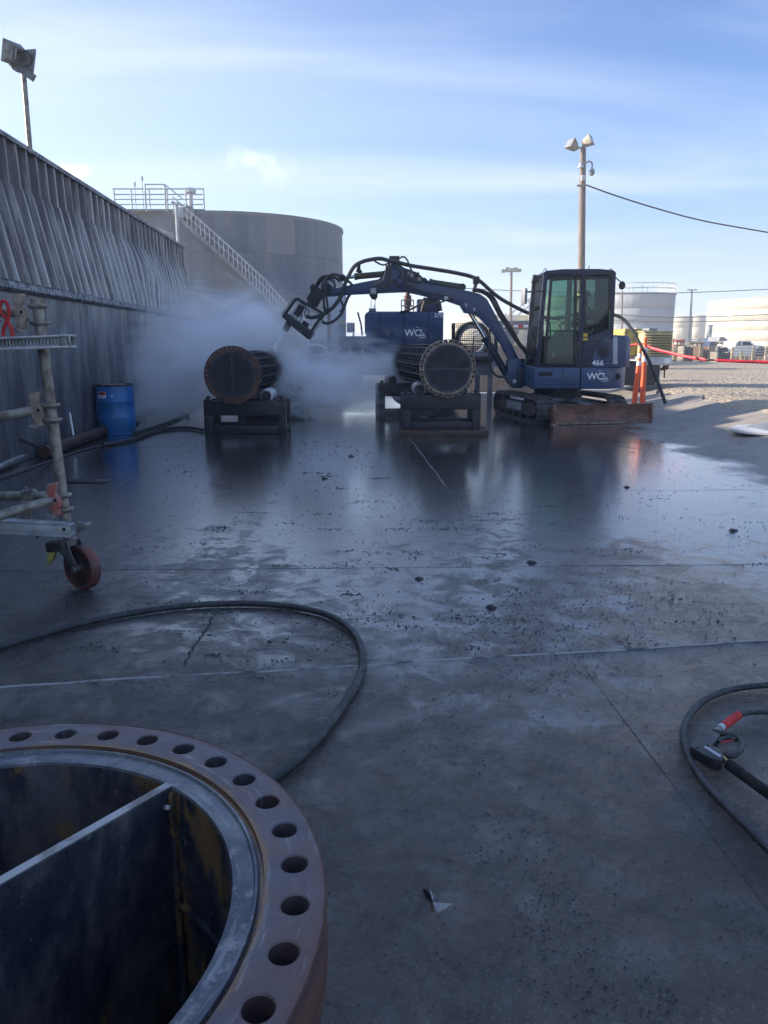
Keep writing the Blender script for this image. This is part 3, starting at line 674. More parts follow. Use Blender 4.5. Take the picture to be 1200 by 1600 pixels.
# small pitched roof beyond the parapet near the far end
rA, rB = wp(14.2, -0.95, 0), wp(18.5, -0.95, 0)
for k, (a, b) in enumerate(((-0.36, -1.25), (-2.15, -1.25))):
    for q in range(6):
        y0 = 13.6+q*0.82; 
        MB().prism([wp(y0+0.01, a, 3.50), wp(y0+0.80, a, 3.50), wp(y0+0.80, b, 4.12), wp(y0+0.01, b, 4.12)], (0, 0, 0.03)).build('roof_sheet', 'ltgrey', bld)
MB().prism([wp(13.64, -0.42, 3.45), wp(13.64, -2.1, 3.45), wp(13.64, -1.25, 4.10)], wp(13.68, 0, 0)-wp(13.64, 0, 0)).build('gable', 'flash', bld)

# floodlight pole behind the parapet
def floodhead(mb_name, parent, c, facing, w, h, d, mat='greybox'):
    a, b, n = basis(facing); m = Matrix((a, b, n)).transposed(); c = Vector(c)
    mb = MB()
    fr = [c+m@Vector((x*w/2, y*h/2, d/2)) for x, y in ((-1, -1), (1, -1), (1, 1), (-1, 1))]
    bk = [c+m@Vector((x*w*0.32, y*h*0.32, -d/2)) for x, y in ((-1, -1), (1, -1), (1, 1), (-1, 1))]
    mb.add(fr+bk, [(0, 1, 2, 3), (7, 6, 5, 4), (0, 4, 5, 1), (1, 5, 6, 2), (2, 6, 7, 3), (3, 7, 4, 0)])
    for i in range(5):
        x = (i-2)*w*0.12; mb.box(c+m@Vector((x, 0, -d*0.62)), (0.006, h*0.5, d*0.35), m)
    o = mb.build(mb_name, mat, parent, bev=0.004)
    g = MB().box(c+m@Vector((0, 0, d/2+0.004)), (w*0.86, h*0.86, 0.006), m).build('lens', 'lamp', o)
    return o
Yp = 9.8
p0, p1 = P(52, 262, Yp), P(37, 118, Yp)
base = Vector((p0.x-0.02, Yp, 3.46))
t = thing('floodlight_pole', 'thin grey pole with two tilted floodlights rising behind the corrugated wall', 'light pole', base)
MB().tube([base, p1], 0.030, 10).build('pole', 'galv', t)
MB().beam(P(18, 98, Yp), P(53, 122, Yp), 0.06, 0.08).build('crossarm', 'greybox', t)
floodhead('floodlight', t, P(23, 84, Yp-0.1), (-0.86, 0.42, 0.30), 0.24, 0.24, 0.13, 'oldgrey')
floodhead('floodlight', t, P(44, 96, Yp+0.05), (0.88, 0.42, -0.2), 0.22, 0.26, 0.13, 'oldgrey')
MB().tube(spline([P(30, 84, Yp-.15), P(40, 80, Yp-.15), P(50, 90, Yp-.15), P(47, 101, Yp-.15), P(38, 103, Yp-.15)], 5), 0.010, 6).build('cable', 'rubber', t)
MB().tube(spline([P(20, 99, Yp-.1), P(18, 103, Yp-.1), P(22, 109, Yp-.1), P(30, 113, Yp-.1)], 5), 0.008, 6).build('cable', 'rubber', t)

# pipes and bits along the foot of the wall
tag(MB().tube([wp(8.5, 0.14, 0.075), wp(11.3, 0.16, 0.075)], 0.068, 16).build('drain_pipe', 'wetrust', org=wp(8.5, 0.2, 0)), 'brown rusty pipe lying along the foot of the wall left of the drum', 'pipe')
tag(MB().tube([G(-160, 800, 0.05), G(64, 700, 0.05)], 0.032, 12).build('steel_tube', 'steel', org=G(0, 730, 0)), 'shiny steel tube lying on the slab beside the wall', 'pipe')
tag(MB().tube([P(-70, 640, 8.2), P(0, 673, 8.2), P(62, 699, 8.25)], 0.020, 10).build('leaning_rod', 'rubber', org=G(62, 700, 0)), 'thin black rod leaning down to the end of the steel tube', 'rod')
b0 = wp(8.95, 0.22, 0.2)
tag(MB().tube([P(109, 645, 9.6), P(115, 681, 9.5)], 0.012, 8).build('marker_stake', 'white', org=P(115, 681, 9.5)), 'short white stake leaning against the dark wall', 'stake')
tag(MB().tube(spline([G(-60, 752, .02), G(0, 747, .01), G(60, 727, .01), G(130, 703, .01), G(190, 690, .01), G(235, 676, .01)], 6), 0.012, 8).build('thin_hose', 'hose', org=G(60, 727)), 'thin dark hose running along the slab edge to the drum', 'hose')
tag(MB().tube(spline([G(0, 728, .02), G(12, 716, .05), G(13, 706, .06), G(30, 702, .03), G(60, 706, .02)], 6), 0.010, 8).build('looped_cable', 'rubber', org=G(12, 716)), 'small black cable loop by the shiny steel tube', 'cable')
for k, (a, lb) in enumerate([([(205, 668), (225, 650), (250, 640), (275, 640), (295, 650)], 'upper dark hose coiling on the slab right of the drum'),
              ([(210, 676), (240, 668), (275, 655), (300, 640), (310, 632)], 'middle dark hose trailing from behind the drum into the mist'),
              ([(160, 695), (200, 688), (250, 672), (290, 668), (318, 672)], 'lower dark hose passing in front of the drum')]):
    tag(MB().tube(spline([G(u, v, 0.025) for u, v in a], 6), 0.022, 8).build('ground_hose', 'rubber', org=G(*a[0])), lb, 'hose', 'hoses on the slab beside the drum')

# ---------------------------------------------------------------- storage tank with stair
def tanksys(name, label, az_px, Dd, Rr, H, mat, courses, nplates, org_z=0, a_from=0, a_to=2*PI):
    az = math.atan2(az_px-600, 1228); c = Vector((math.sin(az)*Dd, math.cos(az)*Dd, 0))
    t = thing(name, label, 'storage tank', c)
    meshes = {}
    hc = H/courses
    for i in range(courses):
        for j in range(nplates):
            sh = (0.5 if i % 2 else 0); a0 = 2*PI*(j+sh)/nplates; a1 = 2*PI*(j+1+sh)/nplates; g_ = 0.0006
            r_ = Rr+random.uniform(-0.008, 0.008)
            pr = [(r_-0.02, i*hc+0.004), (r_, i*hc+0.012), (r_, (i+1)*hc-0.012), (r_-0.02, (i+1)*hc-0.004)]
            MB().lathe(pr, c, (0, 0, 1), 4, a0+g_, a1-g_).build('shell_plate', mat, t, smooth=60)
    MB().lathe([(Rr-0.03, 0), (Rr-0.03, H-0.002)], c, (0, 0, 1), 96).build('shell_lining', mat, t)
    MB().lathe([(Rr+0.05, H-0.14), (Rr+0.05, H+0.02), (Rr-0.05, H+0.02), (0.01, H+0.3)], c, (0, 0, 1), 96).build('roof', mat, t)
    return t, c, Rr
t, tcn, tr = tanksys('storage_tank', 'huge dark steel tank with a diagonal outside stair behind the corrugated building', 365, 46.8*0.985, 6.33, 7.45, 'tank', 4, 26)
# recompute width: half angle 7.7 deg
def shellpt(u, off, z):
    # point on shell (radius + off) seen in direction of pixel column u
    x = (u-600)/1228; d = Vector((x, 1, 0)).normalized(); rr = tr+off
    b = d.dot(tcn); disc = b*b-(tcn.length_squared-rr*rr)
    s = b-math.sqrt(max(0, disc)); q = d*s; q.z = z; return q
def pz(u, v, q):  # height of pixel row v at point q's distance
    d = ray(u, v); return HC+d.z/d.y*q.y
stair_px = [(283, 322), (330, 366), (380, 414), (418, 452), (452, 492)]
def spt(k, off, dv=0):
    f = k*(len(stair_px)-1); i = min(int(f), len(stair_px)-2); ff = f-i
    u = stair_px[i][0]*(1-ff)+stair_px[i+1][0]*ff; v = stair_px[i][1]*(1-ff)+stair_px[i+1][1]*ff+dv
    q = shellpt(u, off, 0); q.z = pz(u, v, q); return q
stair = bpy.data.objects.new('stair', None); COL.objects.link(stair); stair.parent = t; ORG['stair'] = ORG[t.name]
n = 29
M['treadm'] = M['greybox']
end = spt(1.0, 0.5); 
def ext(k):   # continue to the ground below the visible part
    return None
for i in range(n):
    k = i/(n-1); a = spt(k, 0.05, 12); b = spt(k, 0.85, 12); nx_ = spt(min(1, k+0.03), 0.05, 12)-a if k < 0.97 else a-spt(k-0.03, 0.05, 12)
    nx_.z = 0; nx_.normalize(); m_ = Matrix((nx_, (b-a).normalized(), Vector((0, 0, 1)))).transposed()
    MB().box((a+b)/2, (0.27, 0.78, 0.06), m_).build('tread', 'greybox', stair)
mb = MB()
for off in (0.06, 0.86):
    mb = MB(); pl = [spt(i/40, off, 13) for i in range(41)]
    for i in range(40): mb.beam(pl[i], pl[i+1], 0.04, 0.16)
    mb.build('stringer', 'greybox', stair)
mb = MB(); mb.tube([spt(i/40, 0.86, -14) for i in range(41)], 0.035, 6); mb.tube([spt(i/40, 0.86, -2) for i in range(41)], 0.02, 5)
for i in range(0, 30): mb.tube([spt(i/29, 0.86, 12), spt(i/29, 0.86, -14)], 0.022, 5)
mb.build('handrail', 'ltgrey', stair)
# rest of the flight, hidden in the mist, down to the ground
q1 = spt(1, 0.06, 13); q2 = spt(1, 0.86, 13); dirn = (spt(1, .5)-spt(.9, .5)); dirn.normalize(); Lr = q1.z/max(0.2, -dirn.z)
MB().beam(q1, q1+dirn*Lr, 0.04, 0.16).build('lower_stringer', 'greybox', stair); MB().beam(q2, q2+dirn*Lr, 0.04, 0.16).build('lower_stringer', 'greybox', stair)
mb = MB()
for i in range(22):
    a = q1+dirn*Lr*i/22; b = q2+dirn*Lr*i/22; mb.beam(a, b, 0.27, 0.06)
mb.build('lower_treads', 'greybox', stair, kind='stuff')
# platform and railing on the rim
def rimpt(u, off, z): return shellpt(u, off, z)
H = 7.45
plat = bpy.data.objects.new('platform', None); COL.objects.link(plat); plat.parent = t; ORG['platform'] = ORG[t.name]
mb = MB(); us = [178, 205, 233, 261, 290, 318]
P3 = [rimpt(max(u, 200), 0.5, 0) for u in us]
def rp(u, z, yoff=0.0):
    q = rimpt(250, 0.3, 0); return Vector((P(u, 300, q.y+yoff).x, q.y+yoff, z))
for yo in (0.0, 1.4):
    mb.tube([rp(177, H+1.02, yo), rp(318, H+1.02, yo)], 0.035, 6); mb.tube([rp(177, H+0.55, yo), rp(318, H+0.55, yo)], 0.03, 6)
    for u in us: mb.tube([rp(u, H+0.0, yo), rp(u, H+1.02, yo)], 0.035, 6)
for u in (177, 318): mb.tube([rp(u, H+1.02, 0), rp(u, H+1.02, 1.4)], 0.035, 6)
mb.tube([rp(227, H+1.2, -.1), rp(258, H+1.2, -.1), rp(285, H+0.55, -.1)], 0.035, 6); mb.tube([rp(227, H, -.1), rp(227, H+1.2, -.1)], 0.04, 6); mb.tube([rp(258, H, -.1), rp(258, H+1.2, -.1)], 0.05, 6)
mb.build('railing', 'ltgrey', plat)
MB().bb(rp(177, 0).x, rp(318, 0).x, rp(200, 0).y-0.1, rp(200, 0).y+1.5, H+0.02, H+0.10).build('deck', 'greybox', plat)
MB().box(rp(279, H-0.12, -0.3), (0.32, 0.4, 0.5)).build('junction_box', 'ltgrey', plat, bev=0.03)
MB().cyl(rp(292, H-0.1, -.5), rp(292, H-0.1, -0.05), 0.30, n=14).build('hatch_cover', 'greybox', plat)
for u, hh, r_ in ((211, 1.25, 0.02), (223, 1.5, 0.02), (297, 0.95, 0.12)):
    MB().tube([rp(u, H, 0.6), rp(u, H+hh, 0.6)], r_, 8).tube([rp(u, H+hh, 0.6), rp(u, H+hh+0.2, 0.6)], r_*2.2+0.02, 8).build('vent_pipe', 'ltgrey', plat)
# galvanised post with bracket standing behind the wall
tq = 24.0
t = thing('bracket_post', 'slim pale post with small bracket arms beside the tank stair', 'post', (P(277, 380, tq).x, tq, 0))
MB().tube([(P(277, 380, tq).x, tq, 0), P(275, 318, tq)], 0.045, 8).build('post', 'ltgrey', t)
MB().beam(P(268, 316, tq), P(285, 321, tq), 0.06, 0.06).build('bracket', 'ltgrey', t)

# ---------------------------------------------------------------- tanks on the right horizon
def fartank(label, u0, u1, vtop, D, mat, rail=False, plates=18, courses=4, conical=False):
    x0, x1 = (u0-600)/1228, (u1-600)/1228; a0, a1 = math.atan(x0), math.atan(x1); az = (a0+a1)/2; ha = (a1-a0)/2
    Rr = D*math.sin(ha); c = Vector((math.sin(az)*D, math.cos(az)*D, 0)); yn = D-Rr
    d = ray((u0+u1)/2, vtop); H = HC+d.z/d.y*yn*math.cos(az)
    t = thing('storage_tank', label, 'storage tank', c, None)
    hc = H/courses; pm = {}
    for i in range(courses):
        for j in range(plates):
            sh = 0.5*(i % 2); aa = 2*PI*(j+sh)/plates; ab = 2*PI*(j+1+sh)/plates
            MB().lathe([(Rr-0.05, i*hc+0.01), (Rr, i*hc+0.04), (Rr, (i+1)*hc-0.04), (Rr-0.05, (i+1)*hc-0.01)], c, (0, 0, 1), 3, aa+0.001, ab-0.001).build('shell_plate', mat, t, smooth=60)
    MB().lathe([(Rr-0.07, 0), (Rr-0.07, H-0.02), (Rr+0.1, H-0.1), (Rr+0.1, H+0.03), (0.02, H+(Rr*0.05 if not conical else Rr*0.3))], c, (0, 0, 1), 64).build('roof', mat, t)
    if rail:
        mb = MB(); rr = Rr-0.1
        for z in (0.6, 1.15): mb.tube([c+Vector((rr*math.cos(2*PI*i/48), rr*math.sin(2*PI*i/48), H+z)) for i in range(48)], 0.05, 5, closed=True)
        for i in range(48): mb.tube([c+Vector((rr*math.cos(2*PI*i/48), rr*math.sin(2*PI*i/48), H)), c+Vector((rr*math.cos(2*PI*i/48), rr*math.sin(2*PI*i/48), H+1.15))], 0.04, 4)
        mb.build('railing', 'ltgrey', t)
    return t, c, Rr, H
fartank('tall grey tank with railed roof standing behind the excavator cab', 925, 1050, 457, 105, 'tankgrey', True)
fartank('small cream tank between the grey tank and the big cream tank', 1045, 1080, 494, 172, 'wbarrel', False, 12, 3)
fartank('narrow cream tank touching the left side of the big cream tank', 1074, 1101, 493, 190, 'wbarrel', False, 10, 3)
fartank('biggest cream tank at the right edge with streaked sunlit side', 1100, 1400, 463, 150, 'wbarrel', False, 40, 5)
fartank('cream tank seen through and left of the excavator cab glass', 826, 945, 461, 120, 'wbarrel', False, 18, 4)
fartank('low cream tank seen under the excavator boom', 702, 829, 492, 125, 'wbarrel', False, 18, 3)
t, c, r_, h_ = fartank('slender grey vertical vessel in front of the big cream tank', 1102, 1111, 508, 118, 'tankgrey', False, 6, 3)
# roof access stair truss on low tank
t = thing('access_gantry', 'pale sloping access stair rising to the cream tank left of the cab', 'stair', P(740, 500, 112))
mb = MB(); mb.tube(pls([(738, 520), (790, 497), (832, 462)], 112), 0.14, 5); mb.tube(pls([(742, 526), (795, 504), (836, 470)], 112), 0.14, 5)
for i in range(12):
    k = i/11; u = 738+94*k; v = 520-58*k; mb.tube(pls([(u, v), (u+4, v+7)], 112), 0.08, 4)
mb.build('truss', 'ltgrey', t)
mb = MB()
for u, v in ((760, 512), (800, 494), (828, 468)):
    q = P(u, v, 112); mb.tube([q, (q.x, q.y, 0.2)], 0.12, 5)
mb.build('leg', 'ltgrey', t)

# ---------------------------------------------------------------- poles and lines
Yq = 32.0
q0 = P(907, 560, Yq); q0.z = 0.2; qt = P(911, 232, Yq)
t = thing('utility_pole', 'tall timber pole with two square floodlights and a camera behind the excavator', 'pole', q0)
MB().tube([q0, (q0+qt)/2, qt], [0.17, 0.145, 0.115], 14).build('pole', 'poleWood', t)
floodhead('floodlight', t, P(894, 227, Yq-.2), (-0.75, -0.35, 0.5), 0.42, 0.36, 0.30, 'galv')
floodhead('floodlight', t, P(919, 221, Yq-.2), (0.72, -0.45, 0.35), 0.40, 0.36, 0.30, 'galv')
MB().beam(P(899, 233, Yq-.1), P(918, 228, Yq-.1), 0.06, 0.06).build('crossarm', 'galv', t)
MB().cyl(P(908, 262, Yq-.2), P(908, 255, Yq-.2), 0.13, 0.07).build('junction_housing', 'ltgrey', t)
MB().tube(spline(pls([(914, 256), (920, 252), (925, 255), (925, 263)], Yq-.15), 6), 0.03, 8).build('camera_arm', 'greybox', t)
MB().ball(P(925, 269, Yq-.15), 0.11, 14, 8, (1, 1, 1.25)).build('security_camera', 'greybox', t)
MB().box(P(911, 278, Yq-.16), (0.14, 0.12, 0.2)).build('terminal_box', 'ltgrey', t, bev=0.01)
MB().tube([P(901, 290, Yq-.1), P(916, 290, Yq-.1)], 0.04, 8).build('cable_bracket', 'steel', t)
tag(MB().tube(spline([P(916, 289, Yq), P(960, 305, Yq+0.5), P(1020, 324, Yq+1), P(1090, 343, Yq+1.5), P(1170, 358, Yq+2), P(1420, 400, Yq+4)], 8), 0.028, 6).build('overhead_cable', 'rubber', org=P(916, 289, Yq)), 'dark overhead cable sagging right from the timber pole', 'cable')
Yq = 78.0
q0 = P(797, 545, Yq); q0.z = 0.2; qt = P(799, 424, Yq)
t = thing('light_mast', 'distant timber mast with a cluster of floodlights above the boom', 'pole', q0)
MB().tube([q0, qt], [0.16, 0.13], 10).build('pole', 'poleWood', t)
MB().beam(P(787, 424, Yq), P(811, 424, Yq), 0.14, 0.14).build('crossarm', 'galv', t)
for u, v in ((787, 423), (793, 420), (799, 421), (805, 420), (811, 422)): floodhead('floodlight', t, P(u, v, Yq), (0.2*(u-799)/10, -1, -0.3), 0.36, 0.34, 0.30, 'galv')
Yq = 95.0
q0 = P(1077, 545, Yq); q0.z = 0.3; qt = P(1081, 453, Yq)
t = thing('street_lamp', 'slim dark lamp post with two arms in front of the small cream tanks', 'street lamp', q0)
MB().tube([q0, qt], [0.17, 0.11], 10).build('pole', 'greybox', t)
for sgn in (-1, 1): MB().beam(qt, qt+Vector((sgn*0.42, 0, 0.02)), 0.12, 0.10).box(qt+Vector((sgn*0.42, 0, 0.0)), (0.34, 0.3, 0.13)).build('lamp_head', 'greybox', t)
q0 = P(971, 560, 70); q0.z = .3
tag(MB().tube([q0, P(972, 455, 70)], 0.09, 8).build('thin_mast', 'poleWood', org=q0), 'thin reddish pole in front of the grey tank', 'pole')
for lb, a in (('upper power line crossing behind the lamp post', [(700, 449), (800, 454), (950, 458), (1080, 457), (1260, 449)]), ('middle power line crossing the far tanks', [(960, 491), (1060, 496), (1260, 489)]), ('lowest faint power line across the far tanks', [(960, 500), (1060, 503), (1260, 499)])):
    tag(MB().tube(spline([P(u, v, 90) for u, v in a], 6), 0.045, 5).build('power_line', 'rubber', org=P(*a[0], 90)), lb, 'power line', 'power lines over the yard')
# ================================================================== TUBE BUNDLES ON ROLLER STANDS
def holed_ring(mb, c, ax, rin, rout, rb, n, hr, z0, z1, phase=0.0, M_=16, ch=0.0015):
    a, b, d = basis(ax); c = Vector(c); w_ = PI*rb/n
    def mp_(u, v, h, th0): r = rb+v; t = th0+u/rb; return c+(a*math.cos(t)+b*math.sin(t))*r+d*h
    vlo, vhi = rin-rb, rout-rb
    angs = sorted(set([2*PI*i/M_ for i in range(M_)]+[math.atan2(y, x) % (2*PI) for x, y in ((w_, vhi), (-w_, vhi), (-w_, vlo), (w_, vlo))]))
    K = len(angs)
    for s in range(n):
        th0 = phase+2*PI*s/n; vs = []
        for an in angs:
            cu, cv = math.cos(an), math.sin(an)
            tt = min([w_/abs(cu) if abs(cu) > 1e-9 else 1e9, (vhi/cv if cv > 0 else vlo/cv) if abs(cv) > 1e-9 else 1e9])
            vs += [mp_(cu*tt, cv*tt, z1, th0), mp_(cu*(hr+ch), cv*(hr+ch), z1, th0), mp_(cu*hr, cv*hr, z1-ch*(1 if z1 > z0 else -1), th0), mp_(cu*hr, cv*hr, z0, th0), mp_(cu*tt, cv*tt, z0, th0)]
        fs = []
        for i in range(K):
            j = (i+1) % K
            for k in range(4): fs.append((i*5+k, j*5+k, j*5+k+1, i*5+k+1))
        mb.add(vs, fs)
    mb.lathe([(rout, z0), (rout, z1)], c, ax, n*8)
    mb.lathe([(rin, z0), (rin, z1)], c, ax, n*6)
def roller_stand(org, xdir, width, height, depth, label, group, wood=0.0):
    # portal stand with two legs per side, cross beam, pair of rollers on top
    t = thing('roller_stand', label, 'stand', org, group); o = Vector(org); X = Vector(xdir).normalized(); Yv = Vector((-X.y, X.x, 0)); Z = Vector((0, 0, 1))
    m = Matrix((X, Yv, Z)).transposed()
    W, H, D = width, height, depth; lw = 0.11
    def bx(x, y, z, sx, sy, sz, nm, mt='wetblack', bev=0.004): return MB().box(o+X*x+Yv*y+Z*z, (sx, sy, sz), m).build(nm, mt, t, bev=bev)
    for sx in (-1, 1):
        for sy in (0, 1): bx(sx*(W/2-lw/2), sy*(D-lw)+lw/2, (H-0.2)/2, lw, lw, H-0.2, 'leg')
        bx(sx*(W/2-lw/2), D/2, 0.06, lw*0.7, D-2*lw-0.004, 0.10, 'side_rail')
    for sy in (0, 1):
        y = sy*(D-lw)+lw/2
        bx(0, y, H-0.1, W, lw, 0.2, 'cross_beam')
        bx(0, y, 0.065, W-2*lw-0.004, lw*0.6, 0.10, 'tie_beam')
    for sx in (-1, 1):
        bx(sx*(W/2-0.06), 0.05, H+0.012, 0.12, 0.10, 0.02, 'end_plate')
        MB().tube([o+X*(sx*(W/2-0.06))+Yv*0.05+Z*(H+0.02), o+X*(sx*(W/2-0.06))+Yv*0.05+Z*(H+0.07)], 0.018, 8).tube([o+X*(sx*(W/2-0.10))+Yv*0.05+Z*(H+0.05), o+X*(sx*(W/2-0.02))+Yv*0.05+Z*(H+0.035)], 0.012, 6).build('clamp_handle', 'black', t)
    return t, m, X, Yv
def rollers(t, o, X, Yv, H, spread, y0, y1, r):
    o = Vector(o)
    for sx in (-1, 1):
        a = o+X*sx*spread+Yv*y0+Vector((0, 0, H+r*0.75)); b = o+X*sx*spread+Yv*y1+Vector((0, 0, H+r*0.75))
        MB().cyl(a, b, r, n=28).build('roller', 'alu' if sx > 0 else 'steel', t, bev=0.004)
        MB().cyl(a-Yv*0.06, a, r*0.72, n=20).build('bearing', 'black', t); MB().cyl(b, b+Yv*0.06, r*0.72, n=20).build('bearing', 'black', t)
        MB().box(a-Yv*0.04-Vector((0, 0, r*0.9)), (0.12, 0.05, 0.16)).build('bearing_block', 'wetblack', t)
def bundle(label, c, ax, Lb, rf, rs, nb, flange_mat, thin, studs, hole_phase=0.0):
    # c = centre of front face, ax = direction from front to back
    c = Vector(c); ax = Vector(ax).normalized(); t = thing('tube_bundle', label, 'tube bundle', c); a, b, d = basis(ax)
    th = 0.06 if not thin else 0.045
    mb = MB(); holed_ring(mb, c, ax, rs*1.005, rf, (rf+rs)/2+0.012, nb, 0.0125 if studs else 0.009, th, 0.0)
    mb.build('flange_ring', flange_mat, t)
    # tube sheet: plate slightly proud with raised lip
    MB().lathe([(0.0005, -0.012), (rs-0.012, -0.012), (rs-0.012, -0.02), (rs, -0.02), (rs, 0.05), (0.0005, 0.05)], c, ax, 72).build('tube_sheet', 'sheetface', t)
    # tube ends: ring lips with dark bores
    tubes = MB(); bores = MB(); pitch = 0.0212; R0 = rs-0.030; pts = []
    n = int(R0/pitch)+2; horiz = studs
    for i in range(-n, n+1):
        for j in range(-n, n+1):
            x, y = (i+j)*pitch, (i-j)*pitch
            if x*x+y*y < R0*R0 and abs(y if horiz else x) > 0.012: pts.append((x, y))
    for x, y in pts:
        q = c+a*x+b*y
        bores.disc(q-d*0.0132, ax, 0.0115, 10)
        tubes.lathe([(0.0115, -0.0132), (0.0121, -0.0160), (0.0132, -0.012)], q, ax, 10)
    tubes.build('tube_ends', 'tubeend', t, kind='stuff'); bores.build('tube_bores', 'void', t, kind='stuff')
    # outer rows of tubes and inner mass
    mb = MB(); mb2 = MB(); ring = int(2*PI*(rs-0.035)/0.046)
    for i in range(ring):
        tt = 2*PI*(i+0.5)/ring; q = c+(a*math.cos(tt)+b*math.sin(tt))*(rs-0.04); mb.tube([q+d*0.05, q+d*(Lb-0.02)], 0.0105, 6)
    ring2 = int(ring*0.8)
    for i in range(ring2):
        tt = 2*PI*i/ring2; q = c+(a*math.cos(tt)+b*math.sin(tt))*(rs-0.085); mb.tube([q+d*0.05, q+d*(Lb-0.02)], 0.0105, 6)
    mb.build('tubes', 'wetblack', t, kind='stuff')
    MB().cyl(c+d*0.05, c+d*(Lb-0.03), rs-0.14, n=24).build('tube_core', 'void', t)
    nbf = 13
    for i in range(nbf):
        s = 0.16+(Lb-0.25)*i/(nbf-1)
        MB().lathe([(rs-0.17, s), (rs-0.012, s), (rs-0.012, s+0.014), (rs-0.17, s+0.014)], c, ax, 56).build('baffle', 'wetblack', t)
    mb = MB()
    for i in range(14):
        tt = 2*PI*(i+0.3)/14; q = c+(a*math.cos(tt)+b*math.sin(tt))*(rs-0.004); mb.tube([q+d*0.05, q+d*(Lb-0.02)], 0.008, 5)
    mb.build('tie_rods', 'wetblack', t)
    MB().lathe([(0.001, Lb-0.02), (rs+0.01, Lb-0.02), (rs+0.01, Lb+0.03), (0.001, Lb+0.03)], c, ax, 48).build('rear_head', 'wetblack', t)
    if studs:
        for i in range(nb):
            tt = hole_phase+2*PI*(i+0.5)/nb; rb = (rf+rs)/2+0.012
            q = c+(a*math.cos(tt)+b*math.sin(tt))*rb; MB().cyl(q-d*0.018, q+d*0.001, 0.018, n=6).build('nut', 'black', t)
    return t
M['void'] = simple('hollow_shade_black', (0.004, 0.004, 0.006), (0.006, 0.006, 0.008), 0.7, bump=0)  # flat black standing in for the shade inside holes, gaps and openings
M['tubeend'] = simple('tube_end_steel', (0.10, 0.105, 0.12), (0.06, 0.062, 0.07), 0.45, 0.5, 20, 0.6, 0)
M['sheetface'] = simple('dirty_tube_sheet', (0.085, 0.088, 0.10), (0.055, 0.055, 0.062), 0.45, 0.3, 8, 0.65, 0.3, 70, 0.003)
M['rustflange'] = simple('brown_flange_rust', (0.16, 0.080, 0.052), (0.05, 0.038, 0.038), 0.5, 0.25, 9, 0.75, 0.3, 60, 0.003)
M['greyflange'] = simple('greasy_pale_flange', (0.46, 0.36, 0.26), (0.19, 0.145, 0.115), 0.5, 0.3, 16, 0.75, 0.5, 60, 0.006)
# left bundle
YL = 10.85
oL = P(382, 678, YL); oL = Vector(((P(318, 640, YL).x+P(446, 640, YL).x)/2, YL, 0)); WL = P(446, 640, YL).x-P(318, 640, YL).x
HL = P(380, 627, YL).z
st, m_, X_, Y_ = roller_stand(oL, (1, 0, 0), WL, HL, 0.62, 'front black steel roller stand under the left bundle with brown flange', 'roller stands')
cL = P(363, 586, YL-0.12)
rollers(st, oL, X_, Y_, HL, 0.30, 0.10, 0.50, 0.095)
st, m_, X_, Y_ = roller_stand(oL+Vector((0.03, 2.35, 0)), (1, 0, 0), WL, HL, 0.62, 'rear black roller stand half hidden in mist behind the left stand', 'roller stands')
rollers(st, oL+Vector((0.03, 2.35, 0)), X_, Y_, HL, 0.30, 0.10, 0.50, 0.095)
bundle('heat exchanger bundle with brown rusty flange being sprayed in the mist', cL, (0.03, 1, 0), 3.1, 0.395, 0.315, 36, 'rustflange', True, False)
# right bundle
YR = 10.6
wz = 0.085
xa, xb = P(628, 650, YR).x, P(751, 650, YR).x
oR = Vector(((xa+xb)/2, YR, wz)); WR = xb-xa
for k, yy in enumerate((YR+0.02, YR+0.43)):
    tag(MB().bb(P(624, 680, YR).x-0.01, P(761, 680, YR).x+0.02, yy-0.04, yy+0.12, 0.0, wz).build('timber_skid', 'wood', org=(oR.x, yy, 0), bev=0.006), ('front' if k == 0 else 'rear')+' timber block under the stand of the pale flanged bundle', 'timber block', 'timber blocks under the right stand')
HR = P(690, 617, YR).z-wz
st, m_, X_, Y_ = roller_stand(oR, (1, 0.02, 0), WR, HR, 0.6, 'front black roller stand on timber blocks under the pale flanged bundle', 'roller stands')
rollers(st, oR, X_, Y_, HR, 0.30, 0.10, 0.50, 0.09)
cR = P(700, 576, YR-0.1); axR = Vector((-0.115, 1, 0)).normalized()
o2 = oR+Vector((-0.34, 2.75, -wz)); 
st, m_, X_, Y_ = roller_stand(o2, (1, 0.11, 0), WR, HR+wz, 0.6, 'rear black roller stand behind the pale flanged bundle', 'roller stands')
rollers(st, o2, X_, Y_, HR+wz, 0.30, 0.10, 0.50, 0.09)
bundle('heat exchanger bundle with pale greasy bolted flange on the right stand', cR, axR, 3.7, 0.385, 0.318, 32, 'greyflange', True, True)

